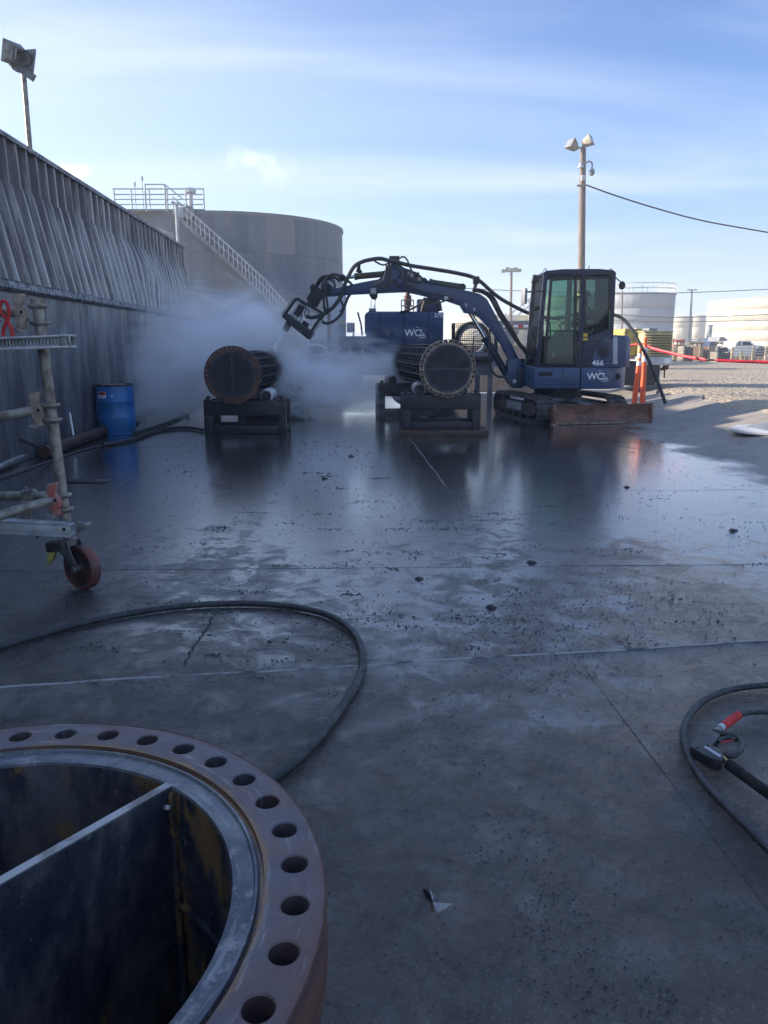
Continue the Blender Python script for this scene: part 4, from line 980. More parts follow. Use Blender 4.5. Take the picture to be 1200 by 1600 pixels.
# ================================================================== EXCAVATOR
cxE, cyE = 2.96, 13.30
E = thing('mini_excavator', 'dark blue mini excavator with long folded boom, glazed cab and number 466', 'excavator', (cxE, cyE, 0))
EO = Vector((cxE, cyE, 0))
tdir = Vector((0.20, -0.98, 0)).normalized(); sdir = Vector((0.98, 0.20, 0)).normalized(); Z = Vector((0, 0, 1))
def stadium(L_, r, n=10):
    pts = []
    for i in range(n+1): t = -PI/2+PI*i/n; pts.append((L_/2-r+math.cos(t)*r, r+math.sin(t)*r))
    for i in range(n+1): t = PI/2+PI*i/n; pts.append((-L_/2+r+math.cos(t)*r, r+math.sin(t)*r))
    return pts
for side in (-1, 1):
    cc = EO+sdir*side*0.62
    tr_ = bpy.data.objects.new('track', None); COL.objects.link(tr_); tr_.parent = E; ORG[tr_.name] = EO.copy()
    Lt, rt, wt = 2.08, 0.205, 0.30
    def tp(l, z, s): return cc+tdir*l+sdir*s+Z*z
    outer = stadium(Lt, rt, 12); inner = [(l*(Lt-0.07)/Lt, (z-rt)*((rt-0.035)/rt)+rt) for l, z in outer]
    n = len(outer); mb = MB(); vs = []
    for l, z in outer: vs += [tp(l, z, -wt/2), tp(l, z, wt/2)]
    for l, z in inner: vs += [tp(l, z, -wt/2), tp(l, z, wt/2)]
    fs = []
    for i in range(n):
        j = (i+1) % n; fs += [(2*i, 2*i+1, 2*j+1, 2*j), (2*n+2*i, 2*n+2*j, 2*n+2*j+1, 2*n+2*i+1), (2*i, 2*j, 2*n+2*j, 2*n+2*i), (2*i+1, 2*n+2*i+1, 2*n+2*j+1, 2*j+1)]
    mb.add(vs, fs); mb.build('track_belt', 'mudrubber', tr_, smooth=30)
    # lugs, evenly spaced round the belt
    per = 2*(Lt-2*rt)+2*PI*rt; nl = 50; mb = MB()
    for k in range(nl):
        s = per*k/nl; st_ = Lt-2*rt
        if s < st_: l, z, nl_, nz_ = -st_/2+s, 2*rt, 0, 1
        elif s < st_+PI*rt: a_ = PI/2-(s-st_)/rt; l, z, nl_, nz_ = st_/2+math.cos(a_)*rt, rt+math.sin(a_)*rt, math.cos(a_), math.sin(a_)
        elif s < 2*st_+PI*rt: l, z, nl_, nz_ = st_/2-(s-st_-PI*rt), 0, 0, -1
        else: a_ = -PI/2-(s-2*st_-PI*rt)/rt; l, z, nl_, nz_ = -st_/2+math.cos(a_)*rt, rt+math.sin(a_)*rt, math.cos(a_), math.sin(a_)
        nv = tdir*nl_+Z*nz_; tv = sdir.cross(nv); m_ = Matrix((sdir, tv, nv)).transposed()
        if nz_ == -1: continue
        for sgn in (-1, 1): mb.box(tp(l, z, sgn*wt*0.25)+nv*0.010, (wt*0.40, 0.030, 0.026), m_ @ Matrix.Rotation(0.22*sgn, 3, 'Z'))
    mb.build('track_lugs', 'mudrubber', tr_)
    MB().prism([tp(l*0.80, (z-rt)*0.50+rt, -side*0.02) for l, z in outer], sdir*side*0.13).build('track_frame', 'black', tr_, bev=0.01)
    for l, nm, rr in ((-Lt/2+rt, 'sprocket', rt-0.045), (Lt/2-rt, 'idler', rt-0.05)):
        MB().cyl(tp(l, rt, -0.05), tp(l, rt, 0.05), rr, n=22).cyl(tp(l, rt, -0.12), tp(l, rt, 0.12), rr*0.45, n=16).build(nm, 'black', tr_, bev=0.006)
    for q in range(4): MB().cyl(tp(-0.5+q*0.33, 0.095, -0.09), tp(-0.5+q*0.33, 0.095, 0.09), 0.06, n=14).build('roller', 'black', tr_)
    MB().prism([tp(-0.38, 0.16, side*0.125), tp(0.30, 0.16, side*0.125), tp(0.30, 0.29, side*0.125), tp(-0.38, 0.29, side*0.125)], sdir*side*0.012).build('cover_plate', 'greybox', tr_, bev=0.004)
# centre frame and swing ring
mb = MB(); mm = Matrix((sdir, -tdir, Z)).transposed(); mb.box(EO+Z*0.27, (0.95, 0.62, 0.14), mm); mb.box(EO+Z*0.34, (0.6, 0.8, 0.06), mm)
for a in (-1, 1): mb.beam(EO+sdir*a*0.25+tdir*0.25+Z*0.27, EO+sdir*a*0.55+tdir*0.55+Z*0.22, 0.12, 0.14)
mb.build('centre_frame', 'greybox', E, bev=0.01)
MB().lathe([(0.01, 0.36), (0.42, 0.36), (0.42, 0.42), (0.38, 0.42), (0.38, 0.50), (0.46, 0.50), (0.46, 0.53)], EO, Z, 40).build('swing_ring', 'black', E)
# blade
bl0 = G(862, 664); bl1 = Vector((bl0.x, bl0.y, 0))+sdir*1.70
bdir = sdir; fdir = tdir
mb = MB(); prof = [(0.05, 0.0), (0.055, 0.05), (0.015, 0.10), (0.0, 0.17), (0.01, 0.24), (0.045, 0.31), (0.02, 0.315), (-0.02, 0.24), (-0.03, 0.17), (-0.02, 0.09), (0.02, 0.0)]
bb0 = Vector((bl0.x, bl0.y, 0.004))
mb.prism([bb0+fdir*a+Z*b for a, b in prof], bdir*1.70)
BL = mb.build('dozer_blade', 'bladerust', E, bev=0.002)
for e in (0, 1.70-0.03): MB().prism([bb0+bdir*(e-0.0015)+fdir*a+Z*b for a, b in ((0.06, 0.0), (0.07, 0.1), (0.06, 0.32), (-0.06, 0.30), (-0.08, 0.1), (-0.04, 0.0))], bdir*0.032).build('end_plate', 'bladerust', BL, bev=0.003)
MB().prism([bb0+bdir*0.04+fdir*a+Z*b for a, b in ((0.056, 0.004), (0.066, 0.004), (0.062, 0.036), (0.054, 0.036))], bdir*1.62).build('cutting_edge', 'wornedge', BL)
for s in (0.50, 1.20):
    a = bb0+bdir*s-fdir*0.02+Z*0.14; b = EO+sdir*(s-0.85)*0.75+tdir*0.35+Z*0.26; MB().beam(a, b, 0.09, 0.11).build('push_arm', 'greybox', E, bev=0.008)
MB().cyl(bb0+bdir*0.85-fdir*0.02+Z*0.24, EO+tdir*0.3+Z*0.34, 0.04, n=14).build('blade_cylinder', 'greybox', E)
# upper structure deck
y0, y1 = cyE-0.80, cyE+0.80
def arcpts(cx_, cy_, r, a0, a1, n=14): return [(cx_+math.cos(a0+(a1-a0)*i/n)*r, cy_+math.sin(a0+(a1-a0)*i/n)*r) for i in range(n+1)]
zb, zt = P(860, 607, y0).z, P(860, 574, y0).z
xL = P(831, 590, y0).x; xM = P(907, 590, y0).x
xR = P(972, 590, cyE).x
side_poly = [(xL, y0+0.03), (xL+0.04, y0), (xM-0.006, y0), (xM-0.006, y1), (xL, y1)]
MB().prism([(x, y, zb) for x, y in side_poly], (0, 0, zt-zb)).build('side_cover', 'blueside', E, bev=0.018)
Rt = 0.80; ex = xR-0.62
cw = [(xM+0.006, y0)]+[(ex+math.cos(t)*0.62, cyE+math.sin(t)*0.80) for t in [-PI/2+PI*i/20 for i in range(21)]]+[(xM+0.006, y1)]
CW = MB().prism([(x, y, zb-0.01) for x, y in cw], (0, 0, zt-zb+0.01)).build('counterweight', 'blueside', E, bev=0.022)
MB().cyl((P(961, 588, y0).x, y0+0.10, P(961, 588, y0).z), (P(961, 588, y0).x+0.03, y0+0.16, P(961, 588, y0).z), 0.045, n=16)
q = P(962, 588, y0+0.2); MB().cyl(q-Vector((0.0, 0.10, 0)), q+Vector((0.05, 0.1, 0)), 0.05, n=18).build('tow_hole', 'void', CW)
# recesses and handle on side cover
zc = (zb+zt)/2
MB().bb(xL+0.10, xL+0.33, y0-0.004, y0+0.01, zc+0.03, zc+0.10).build('handle_recess', 'navy_dark', E, bev=0.006)
MB().tube([(xL+0.13, y0-0.005, zc+0.065), (xL+0.15, y0-0.03, zc+0.07), (xL+0.28, y0-0.03, zc+0.07), (xL+0.30, y0-0.005, zc+0.065)], 0.011, 8).build('grab_handle', 'black', E)
for z_ in (zc-0.05, zc-0.11): MB().bb(xL+0.08, xM-0.06, y0-0.003, y0+0.01, z_, z_+0.012).build('pressed_rib', 'navy_dark', E)
MB().bb((xL+xM)/2+0.1-0.003, (xL+xM)/2+0.1+0.003, y0-0.002, y0+0.01, zb+0.02, zt-0.02).build('panel_gap', 'void', E)
# engine hood over counterweight
hx0 = P(925, 560, y0).x; hx1 = P(966, 560, y0+0.25).x; ztop = P(945, 523, y0).z
hood_side = [(hx0, zt+0.004), (hx0+0.02, zt+0.22), (hx0+0.11, zt+0.40), (hx0+0.24, ztop-0.01), (hx0+0.34, ztop), (hx1+0.12, ztop-0.015), (hx1+0.16, ztop-0.09), (hx1+0.17, zt+0.004)]
mb = MB(); Nn = len(hood_side); vs = []
for yy, sh in ((y0+0.005, 0.10), (y0+0.10, 0.02), (y0+0.4, 0.0), (y1-0.4, 0), (y1-0.1, 0.02), (y1-0.005, 0.10)):
    for x, z in hood_side: vs.append((x if x < hx0+0.3 else x-sh*1.2, yy, z))
fs = [tuple(range(Nn)), tuple(range(5*Nn, 6*Nn))]
for k in range(5):
    for i in range(Nn): fs.append((k*Nn+i, k*Nn+(i+1) % Nn, (k+1)*Nn+(i+1) % Nn, (k+1)*Nn+i))
mb.add(vs, fs); HD = mb.build('engine_hood', 'navy', E, bev=0.012)
# scooped recess ring on hood side
rc = [(hx0+0.10+math.cos(t)*0.0, 0) for t in (0,)]
pl = [P(u, v, y0-0.006) for u, v in ((932, 552), (934, 540), (941, 533), (952, 534), (954, 545), (952, 556), (942, 560))]
MB().prism(pl, (0, 0.012, 0)).build('hood_scoop', 'navy_dark', HD, bev=0.004)
MB().prism([P(u, v, y0-0.008) for u, v in ((958, 526), (965, 526), (965, 569), (958, 569))], (0, 0.02, 0)).build('reflector_strip', 'ltgrey', HD, bev=0.003)
for k in range(5): MB().box(P(964, 535+k*6, y0+0.0)+Vector((0.0, -0.004, 0)), (0.01, 0.004, 0.006)).build('strip_screw', 'black', HD)
for u, v in ((929, 568), (929, 545), (934, 529), (950, 568), (957, 568)): MB().cyl(P(u, v, y0-0.002), P(u, v, y0+0.01), 0.009, n=8).build('bolt', 'steel', HD)
for k in range(6): MB().bb(P(937, 545, y0).x, P(949, 545, y0).x, y0-0.012, y0-0.008, P(940, 541+k*2.6, y0).z, P(940, 542+k*2.6, y0).z).build('vent_slat', 'void', HD)
text('number_decal', '466', 0.125, P(934, 571, y0-0.012), (1, 0, 0), (0, 0, 1), 'decal', HD, 0.003)
def logo(parent, uv, Y, s):
    o = P(uv[0], uv[1], Y); t1 = text('logo_letters', 'WC', s, o+Vector((-s*0.35, 0, 0)), (1, 0, 0), (0, 0, 1), 'decal', parent, 0.002*s/0.1, 0.0)
    mb = MB(); q = lambda x, z: o+Vector((x*s, -0.004, z*s))
    def rib_(pts, w): 
        sp_ = spline([q(x, z) for x, z in pts], 5); n = len(sp_); vs = []
        for i, p in enumerate(sp_):
            d_ = (sp_[min(i+1, n-1)]-sp_[max(0, i-1)]).normalized(); nn = Vector((-d_.z, 0, d_.x)); ww = w*s*math.sin(PI*(i+0.6)/(n+0.4)); vs += [p-nn*ww, p+nn*ww]
        mb.add(vs, [(2*i, 2*i+1, 2*i+3, 2*i+2) for i in range(n-1)])
    rib_([(0.42, 0.42), (0.50, 0.60), (0.56, 0.66), (0.58, 0.55), (0.52, 0.40), (0.48, 0.22), (0.58, 0.05)], 0.05)
    rib_([(0.30, 0.10), (0.50, 0.0), (0.75, 0.10), (0.95, 0.0), (1.10, -0.12)], 0.05)
    rib_([(0.25, -0.12), (0.50, -0.20), (0.80, -0.12), (1.05, -0.22)], 0.035)
    rib_([(0.62, 0.12), (0.78, 0.26), (0.92, 0.16)], 0.04)
    rib_([(-0.05, 0.86), (0.12, 0.92), (0.30, 0.86)], 0.025)
    mb.build('logo_swoosh', 'decal', parent)
logo(CW, (935, 593), y0-0.012, 0.15)

# cab
cxa, cxb = P(845, 500, y0).x, P(960, 500, y0).x       # front and rear of cab along the near side
cyn, cyf = y0+0.004, y0+0.98
cz0, cz1 = zt+0.004, P(900, 422, y0).z
CAB = bpy.data.objects.new('cab', None); COL.objects.link(CAB); CAB.parent = E; ORG['cab'] = EO.copy()
def pil(p, q, w, h, nm='pillar', mat='navy_dark'): return MB().beam(p, q, w, h, (0, 1, 0)).build(nm, mat, CAB, bev=0.012)
fx0, fx1 = cxa-0.02, cxa+0.05      # front leans back slightly at top
xB = P(909, 500, y0).x
for yy in (cyn+0.03, cyf-0.03):
    pil((fx0, yy, cz0), (fx1, yy, cz1-0.06), 0.07, 0.06)
    pil((xB, yy, cz0), (xB, yy, cz1-0.05), 0.085, 0.055)
    pil((cxb-0.03, yy, zt+0.42), (cxb-0.05, yy, cz1-0.05), 0.07, 0.06)
# roof
rp_ = [(fx1-0.03, cz1-0.075), (fx1-0.045, cz1-0.05), (fx1+0.0, cz1-0.01), (fx1+0.25, cz1+0.015), (cxb-0.3, cz1+0.02), (cxb-0.06, cz1), (cxb-0.015, cz1-0.04), (cxb-0.02, cz1-0.075)]
MB().prism([(x, cyn-0.01, z) for x, z in rp_], (0, cyf-cyn+0.02, 0)).build('roof', 'navy_dark', CAB, bev=0.02)
MB().bb(fx0+0.03, cxb-0.05, cyn+0.01, cyf-0.01, cz0-0.0, cz0+0.03).build('floor', 'black', CAB)
# rear lower corner panel (dark) between B pillar and hood
MB().prism([(x, cyn+0.012, z) for x, z in ((xB+0.045, cz0), (hx0+0.0, cz0), (hx0+0.02, zt+0.24), (hx0+0.12, zt+0.42), (cxb-0.03, zt+0.46), (cxb-0.03, zt+0.62), (xB+0.20, zt+0.50), (xB+0.06, zt+0.46))], (0, 0.03, 0)).build('quarter_panel', 'navy_dark', CAB, bev=0.004)
MB().prism([(x, cyf-0.03, z) for x, z in ((fx0+0.03, cz0), (cxb-0.06, cz0), (cxb-0.03, zt+0.5), (fx0+0.04, zt+0.5))], (0, 0.02, 0)).build('far_panel', 'navy_dark', CAB)
# door
DR = bpy.data.objects.new('door', None); COL.objects.link(DR); DR.parent = E; ORG['door'] = EO.copy()
dpx = [(853, 567), (898, 567), (898, 433), (864, 436)]
def ringframe(pix, w, yy, th, nm, mat, par):
    pts = [P(u, v, yy) for u, v in pix]; n = len(pts); mb = MB()
    for i in range(n):
        p, q = pts[i], pts[(i+1) % n]; d_ = (q-p).normalized(); mb.beam(p-d_*w/2, q+d_*w/2, w, th, (0, 1, 0)) if False else mb.box((p+q)/2, (((q-p).length+w), th, w), Matrix((d_, Vector((0, 1, 0)), d_.cross(Vector((0, 1, 0))))).transposed())
    return mb.build(nm, mat, par, bev=0.006)
ringframe([(851, 569), (899, 569), (899, 434), (861, 437)], 0.045, cyn-0.012, 0.035, 'door_frame', 'black', DR)
MB().prism([P(u, v, cyn+0.0) for u, v in ((853, 567), (897, 567), (897, 436), (863, 439))], (0, 0.008, 0)).build('door_glass', 'glass', DR)
MB().box(P(876, 517, cyn-0.012), (0.44, 0.03, 0.02)).build('door_rail', 'black', DR)
MB().tube(spline(pls([(851, 500), (858, 503), (860, 512), (860, 524), (857, 530), (850, 530)], cyn-0.03), 6), 0.010, 8).build('grab_rail', 'black', DR)
MB().box(P(903, 541, cyn-0.03), (0.05, 0.03, 0.12)).build('door_handle', 'black', DR, bev=0.01)
for v in (462, 466, 556): MB().cyl(P(899, v, cyn-0.035), P(899, v+5, cyn-0.035), 0.02, n=10).build('hinge', 'black', DR)
# rear quarter window with frame
qpx = [(914, 517), (914, 433), (951, 433), (951, 478), (930, 505)]
ringframe([(914, 510), (914, 434), (953, 434), (953, 482), (934, 506)], 0.03, cyn-0.004, 0.03, 'window_frame', 'black', CAB)
MB().prism([P(u, v, cyn+0.004) for u, v in ((914, 510), (914, 434), (953, 434), (953, 482), (934, 506))], (0, 0.006, 0)).build('quarter_glass', 'glass2', CAB)
MB().prism([(fx0-0.0, cyn+0.06, cz0+0.05), (fx0-0.0, cyf-0.06, cz0+0.05), (fx1, cyf-0.06, cz1-0.08), (fx1, cyn+0.06, cz1-0.08)], (0.006, 0, 0)).build('windscreen', 'glass', CAB)
MB().prism([(fx0+0.06, cyf-0.045, zt+0.5), (cxb-0.07, cyf-0.045, zt+0.5), (cxb-0.08, cyf-0.045, cz1-0.08), (fx1+0.05, cyf-0.045, cz1-0.08)], (0, 0.006, 0)).build('far_glass', 'glass2', CAB)
MB().prism([(cxb-0.035, cyn+0.07, zt+0.5), (cxb-0.035, cyf-0.07, zt+0.5), (cxb-0.05, cyf-0.07, cz1-0.08), (cxb-0.05, cyn+0.07, cz1-0.08)], (0.006, 0, 0)).build('rear_glass', 'glass2', CAB)
for v0, v1 in ((521, 526), (528, 532)): MB().prism([P(u, v, cyn+0.008) for u, v in ((911, v1), (918, v1), (918, v0), (911, v0))], (0, -0.003, 0)).build('warning_sticker', 'yellow', CAB)
# interior
sx = cxb-0.45; sy = cyn+0.5
ST = MB().bb(sx-0.24, sx+0.22, sy-0.24, sy+0.24, cz0+0.30, cz0+0.42).build('seat', 'seat', CAB, bev=0.03)
MB().prism([(sx+0.16, sy-0.22, cz0+0.40), (sx+0.28, sy-0.22, cz0+0.42), (sx+0.38, sy-0.22, cz0+0.95), (sx+0.28, sy-0.22, cz0+0.97)], (0, 0.44, 0)).build('seat_back', 'seat', ST, bev=0.03)
MB().bb(sx+0.27, sx+0.38, sy-0.13, sy+0.13, cz0+1.0, cz0+1.2).build('headrest', 'seat', ST, bev=0.03)
for yy in (sy-0.33, sy+0.33):
    MB().bb(sx-0.28, sx+0.15, yy-0.07, yy+0.07, cz0+0.3, cz0+0.58).build('console', 'black', CAB, bev=0.02)
    MB().tube([(sx-0.2, yy, cz0+0.56), (sx-0.24, yy, cz0+0.78)], 0.014, 8).ball((sx-0.24, yy, cz0+0.80), 0.028, 8, 6).build('joystick', 'black', CAB)
MB().tube([(fx0+0.25, sy-0.08, cz0), (fx0+0.2, sy-0.08, cz0+0.45)], 0.012, 8).tube([(fx0+0.25, sy+0.08, cz0), (fx0+0.2, sy+0.08, cz0+0.45)], 0.012, 8).build('travel_lever', 'black', CAB)
# mirrors, lights, antennas
mq = P(819, 463, cyn-0.05)
MR = MB().box(mq, (0.05, 0.12, 0.24), Matrix.Rotation(0.35, 3, 'Z')).build('mirror', 'greybox', E, bev=0.015)
MB().tube([mq+Vector((0, 0, 0.06)), (fx1-0.02, cyn, mq.z+0.08)], 0.010, 6).build('mirror_arm', 'black', MR)
mq = P(972, 446, cyn+0.1)
MR = MB().ball(mq, 0.06, 12, 8, (0.9, 0.5, 1.1)).build('rear_mirror', 'black', E)
MB().tube([mq+Vector((0, 0, 0.03)), (cxb-0.02, cyn+0.05, P(960, 432, cyn).z)], 0.009, 6).build('mirror_arm', 'black', MR)
for dy in (0.12, 0.86):
    WL_ = MB().box(P(836, 436, cyn+dy)+Vector((0, 0, 0)), (0.09, 0.12, 0.12), Matrix.Rotation(0.2, 3, 'Y')).build('work_light', 'black', E, bev=0.015)
    MB().box(P(836, 436, cyn+dy)+Vector((-0.05, 0, -0.01)), (0.01, 0.10, 0.09), Matrix.Rotation(0.2, 3, 'Y')).build('lens', 'lamp', WL_)
MB().tube([(P(920, 420, cyn+.6).x, cyn+0.6, cz1), (P(920, 420, cyn+.6).x, cyn+0.6, cz1+0.13)], 0.008, 6).build('antenna', 'black', E)
for u in (852, 954): MB().tube(spline([(P(u-3, 420, cyn+.2).x, cyn+0.2, cz1), (P(u, 420, cyn+.2).x, cyn+0.2, cz1+0.04), (P(u+3, 420, cyn+.2).x, cyn+0.2, cz1)], 5), 0.008, 6).build('lifting_eye', 'steel', E)

# ---- boom, in the plane y = YB
YB = cyE+0.02
def plate(pix, w, nm, mat, par, bev=0.008, yc=None): 
    yc = YB if yc is None else yc
    return MB().prism([P(u, v, yc-w/2) for u, v in pix], (0, w, 0)).build(nm, mat, par, bev=bev)
BM = plate([(796, 563), (785, 540), (765, 512), (750, 496), (738, 489), (722, 478), (700, 470.5), (676, 465), (654, 460), (636, 456), (622, 449), (616, 436), (625, 425), (640, 425), (654, 430), (663, 441), (684, 445.5), (712, 451), (735, 455), (750, 459), (761, 467), (772, 487), (785, 512), (800, 538), (811, 561), (808, 570)], 0.20, 'boom', 'navy', E, 0.014)
# foot bracket and swing post
plate([(794, 562), (810, 560), (818, 566), (824, 574), (823, 588), (816, 604), (803, 607), (796, 600), (789, 590), (793, 578)], 0.24, 'boom_foot', 'navy', E, 0.012)
SWP = MB().cyl(P(810, 606, YB), P(812, 560, YB), 0.085, n=20).bb(P(806, 590, YB).x, xL+0.02, YB-0.16, YB+0.16, P(810, 603, YB).z, P(810, 574, YB).z).build('swing_post', 'navy_dark', E, bev=0.01)
for u, v in ((815, 578), (804, 596), (740, 484), (727, 477), (643, 430), (655, 436)): MB().cyl(P(u, v, YB-0.15), P(u, v, YB+0.15), 0.035, n=16).build('pin', 'steel', E, bev=0.004)
# boom cylinder
def ram(pa, pb, split, r1, r2, nm, y=None, m1='navy_dark'):
    y = YB if y is None else y; a, b = P(*pa, y), P(*pb, y); c_ = a.lerp(b, split)
    o = MB().cyl(a, c_, r1, n=18).cyl(c_-(c_-a).normalized()*0.05, c_, r1*1.15, n=18).build(nm, m1, E, bev=0.004)
    MB().cyl(c_, b, r2, n=14).build('piston_rod', 'chrome', o)
    MB().cyl(b-Vector((0, 0.06, 0)), b+Vector((0, 0.06, 0)), r2*1.9, n=14).build('rod_eye', 'black', o); MB().cyl(a-Vector((0, 0.06, 0)), a+Vector((0, 0.06, 0)), r1*1.1, n=14).build('base_eye', 'black', o)
ram((797, 594), (728, 478), 0.58, 0.062, 0.034, 'boom_cylinder')
plate([(719, 474), (730, 470), (741, 478), (738, 490), (727, 488)], 0.30, 'cylinder_lug', 'navy', BM, 0.006)
ram((722, 449), (662, 440), 0.86, 0.055, 0.032, 'stick_cylinder', m1='olive')
# stick
SK = plate([(512, 463), (511, 453), (535, 448), (560, 442), (592, 436), (603, 424), (608, 405), (622, 405), (626, 414), (640, 424), (655, 432), (659, 438), (652, 448), (636, 456), (608, 457), (580, 458.5), (550, 460)], 0.17, 'stick', 'navy', E, 0.012)
plate([(630, 418), (640, 421), (653, 426), (660, 436), (656, 443), (640, 440), (632, 432)], 0.26, 'knuckle_plate', 'navy_dark', SK, 0.006)
MB().box(P(616, 406, YB), (0.17, 0.26, 0.10)).build('swivel_block', 'black', SK, bev=0.01)
for u, v, s in ((606, 420, .05), (626, 432, .06), (601, 447, .05), (616, 440, .05), (640, 446, .05), (588, 445, .04), (652, 428, .05)): MB().box(P(u, v, YB-0.12), (s*1.4, 0.06, s)).build('valve_fitting', 'black', SK, bev=0.008)
# hanging bracket
plate([(578, 452), (590, 452), (590, 463), (587, 468), (581, 467), (577, 461)], 0.16, 'hanging_bracket', 'black', SK, 0.006)
MB().box(P(583, 455, YB-0.11), (0.10, 0.06, 0.10)).build('hose_clamp', 'steel', SK, bev=0.01)
mb = MB()
for u in (580, 586): 
    for i in range(4): mb.box(P(u, 470+i*3, YB-0.05), (0.014, 0.014, 0.022))
mb.build('hanging_chain', 'black', SK)
# tool cylinder on top of stick
ram((602, 428), (535, 434), 0.72, 0.050, 0.030, 'tool_cylinder', m1='olive2')
plate([(559, 410), (563, 410), (563, 420), (566, 424), (562, 427), (556, 424), (558, 418)], 0.14, 'hose_mast', 'black', SK, 0.004)
# tool head: rotator, quarter ring, twin frame, nozzle
HDt = bpy.data.objects.new('lance_head', None); COL.objects.link(HDt); HDt.parent = E; ORG['lance_head'] = EO.copy()
MB().prism([P(u, v, YB-0.16) for u, v in ((484, 447), (489, 443), (497, 448), (505, 455), (504, 462), (500, 468), (494, 478), (488, 480), (481, 474), (479, 465), (485, 456))], (0, 0.30, 0)).build('rotary_actuator', 'black', HDt, bev=0.012)
MB().prism([P(u, v, YB-0.2) for u, v in ((488, 442), (493, 446), (489, 454), (483, 451))], (0, 0.4, 0)).build('motor', 'black', HDt, bev=0.01)
mb = MB(); cc_ = P(516, 447, YB)
mb.lathe([(0.085, -0.09), (0.13, -0.09), (0.13, 0.09), (0.085, 0.09), (0.085, -0.09)], P(514, 447, YB), (0, 1, 0), 28); mb.build('slew_ring', 'navy', HDt, bev=0.004)
MB().prism([P(u, v, YB-0.10) for u, v in ((502, 447), (512, 441), (520, 448), (515, 463), (506, 462))], (0, 0.20, 0)).build('wrist_plate', 'navy_dark', HDt, bev=0.01)
MB().beam(P(497, 460, YB), P(514, 455, YB), 0.14, 0.14).build('wrist_link', 'black', HDt, bev=0.01)
MB().tube(spline(pls([(493, 450), (500, 438), (512, 434), (520, 437)], YB), 5), 0.035, 10).build('wrist_arm', 'navy_dark', HDt)
FA, FB, FC, FD = (463, 466), (443, 494), (482, 525), (505, 490)
for yy in (YB-0.22, YB+0.22):
    for (p, q) in ((FA, FB), (FC, FD), (FA, FD)):
        MB().beam(P(*p, yy), P(*q, yy), 0.05, 0.04, (0, 1, 0)).build('frame_bar', 'black', HDt, bev=0.004)
        off = Vector(((q[1]-p[1]), -(q[0]-p[0]))).normalized()*-4.5
        if p != FC: off = off if (p, q) == (FA, FB) else off
        MB().beam(P(p[0]+off[0], p[1]+off[1], yy), P(q[0]+off[0], q[1]+off[1], yy), 0.016, 0.02, (0, 1, 0)).build('guide_rod', 'steel', HDt)
MB().prism([P(u, v, YB-0.25) for u, v in ((440, 494), (446, 488), (489, 520), (481, 530), (452, 507))], (0, 0.50, 0)).build('base_plate', 'black', HDt, bev=0.008)
MB().prism([P(u, v, YB-0.10) for u, v in ((471, 470), (478, 475), (466, 496), (458, 490))], (0, 0.2, 0)).build('lance_motor', 'black', HDt, bev=0.01)
mb = MB(); a_, b_ = P(473, 474, YB), P(460, 494, YB)
for i in range(9): c_ = a_.lerp(b_, i/8); mb.tube([c_, c_+(b_-a_).normalized()*0.012], 0.075, 12)
mb.build('drive_coil', 'wetblack', HDt)
MB().prism([P(u, v, YB-0.09) for u, v in ((474, 500), (482, 506), (479, 514), (484, 518), (478, 522), (468, 514))], (0, 0.18, 0)).build('gearbox', 'black', HDt, bev=0.008)
MB().cyl(P(453, 502, YB), P(445, 517, YB), 0.055, n=18).build('nozzle', 'black', HDt, bev=0.006)
mb = MB()
for px in ([(474, 476), (478, 484), (476, 492), (482, 498)], [(468, 480), (472, 492), (468, 504)], [(478, 480), (483, 487), (480, 495)]): mb.tube(spline([P(u, v, YB-0.12) for u, v in px], 5), 0.010, 6)
mb.build('whip_hose', 'hose', HDt)
# hoses of the arm
def hose(px, r, y, nm='hydraulic_hose', mat='hose', par=None, k=8):
    pts = [P(u, v, (y if isinstance(y, (int, float)) else y[i])) for i, (u, v) in enumerate(px)]
    return MB().tube(spline(pts, k), r, 8).build(nm, mat, par or E)
hose([(478, 494), (486, 496), (497, 494), (512, 487), (524, 476), (533, 462), (539, 444), (545, 430), (554, 416), (566, 409), (580, 405.5), (594, 404), (607, 407), (622, 410)], 0.032, YB-0.22, 'lance_hose')
# long water hose from the knuckle, past the cab, to the ground behind the blade
ys_ = [YB-0.1, YB-0.1, YB, YB+0.05, YB+0.1, YB+0.3, YB+0.5, YB+0.8, YB+0.9, YB+1.0, YB+0.8, YB+0.7, YB+0.5, YB+0.3, YB+0.2, YB+0.1]
hose([(622, 410), (642, 415), (680, 421), (715, 427), (745, 436), (772, 459), (793, 473), (831, 491), (870, 497), (920, 488), (959, 492), (977, 502), (994, 527), (1013, 562), (1028, 598), (1040, 631)], 0.032, ys_, 'water_hose')
hose([(505, 491), (503, 500), (508, 505), (519, 503), (532, 492), (538, 479), (543, 466), (547, 460)], 0.024, YB-0.18)
hose([(508, 490), (506, 470), (505, 452), (509, 437), (518, 429), (532, 431), (545, 440), (551, 446)], 0.022, YB-0.2)
hose([(505, 478), (512, 486), (511, 470), (508, 450), (512, 440)], 0.020, YB-0.25)
hose([(493, 449), (499, 436), (510, 431), (524, 434), (532, 440)], 0.022, YB-0.1)
hose([(527, 457), (533, 470), (536, 480), (531, 488)], 0.018, YB-0.18)
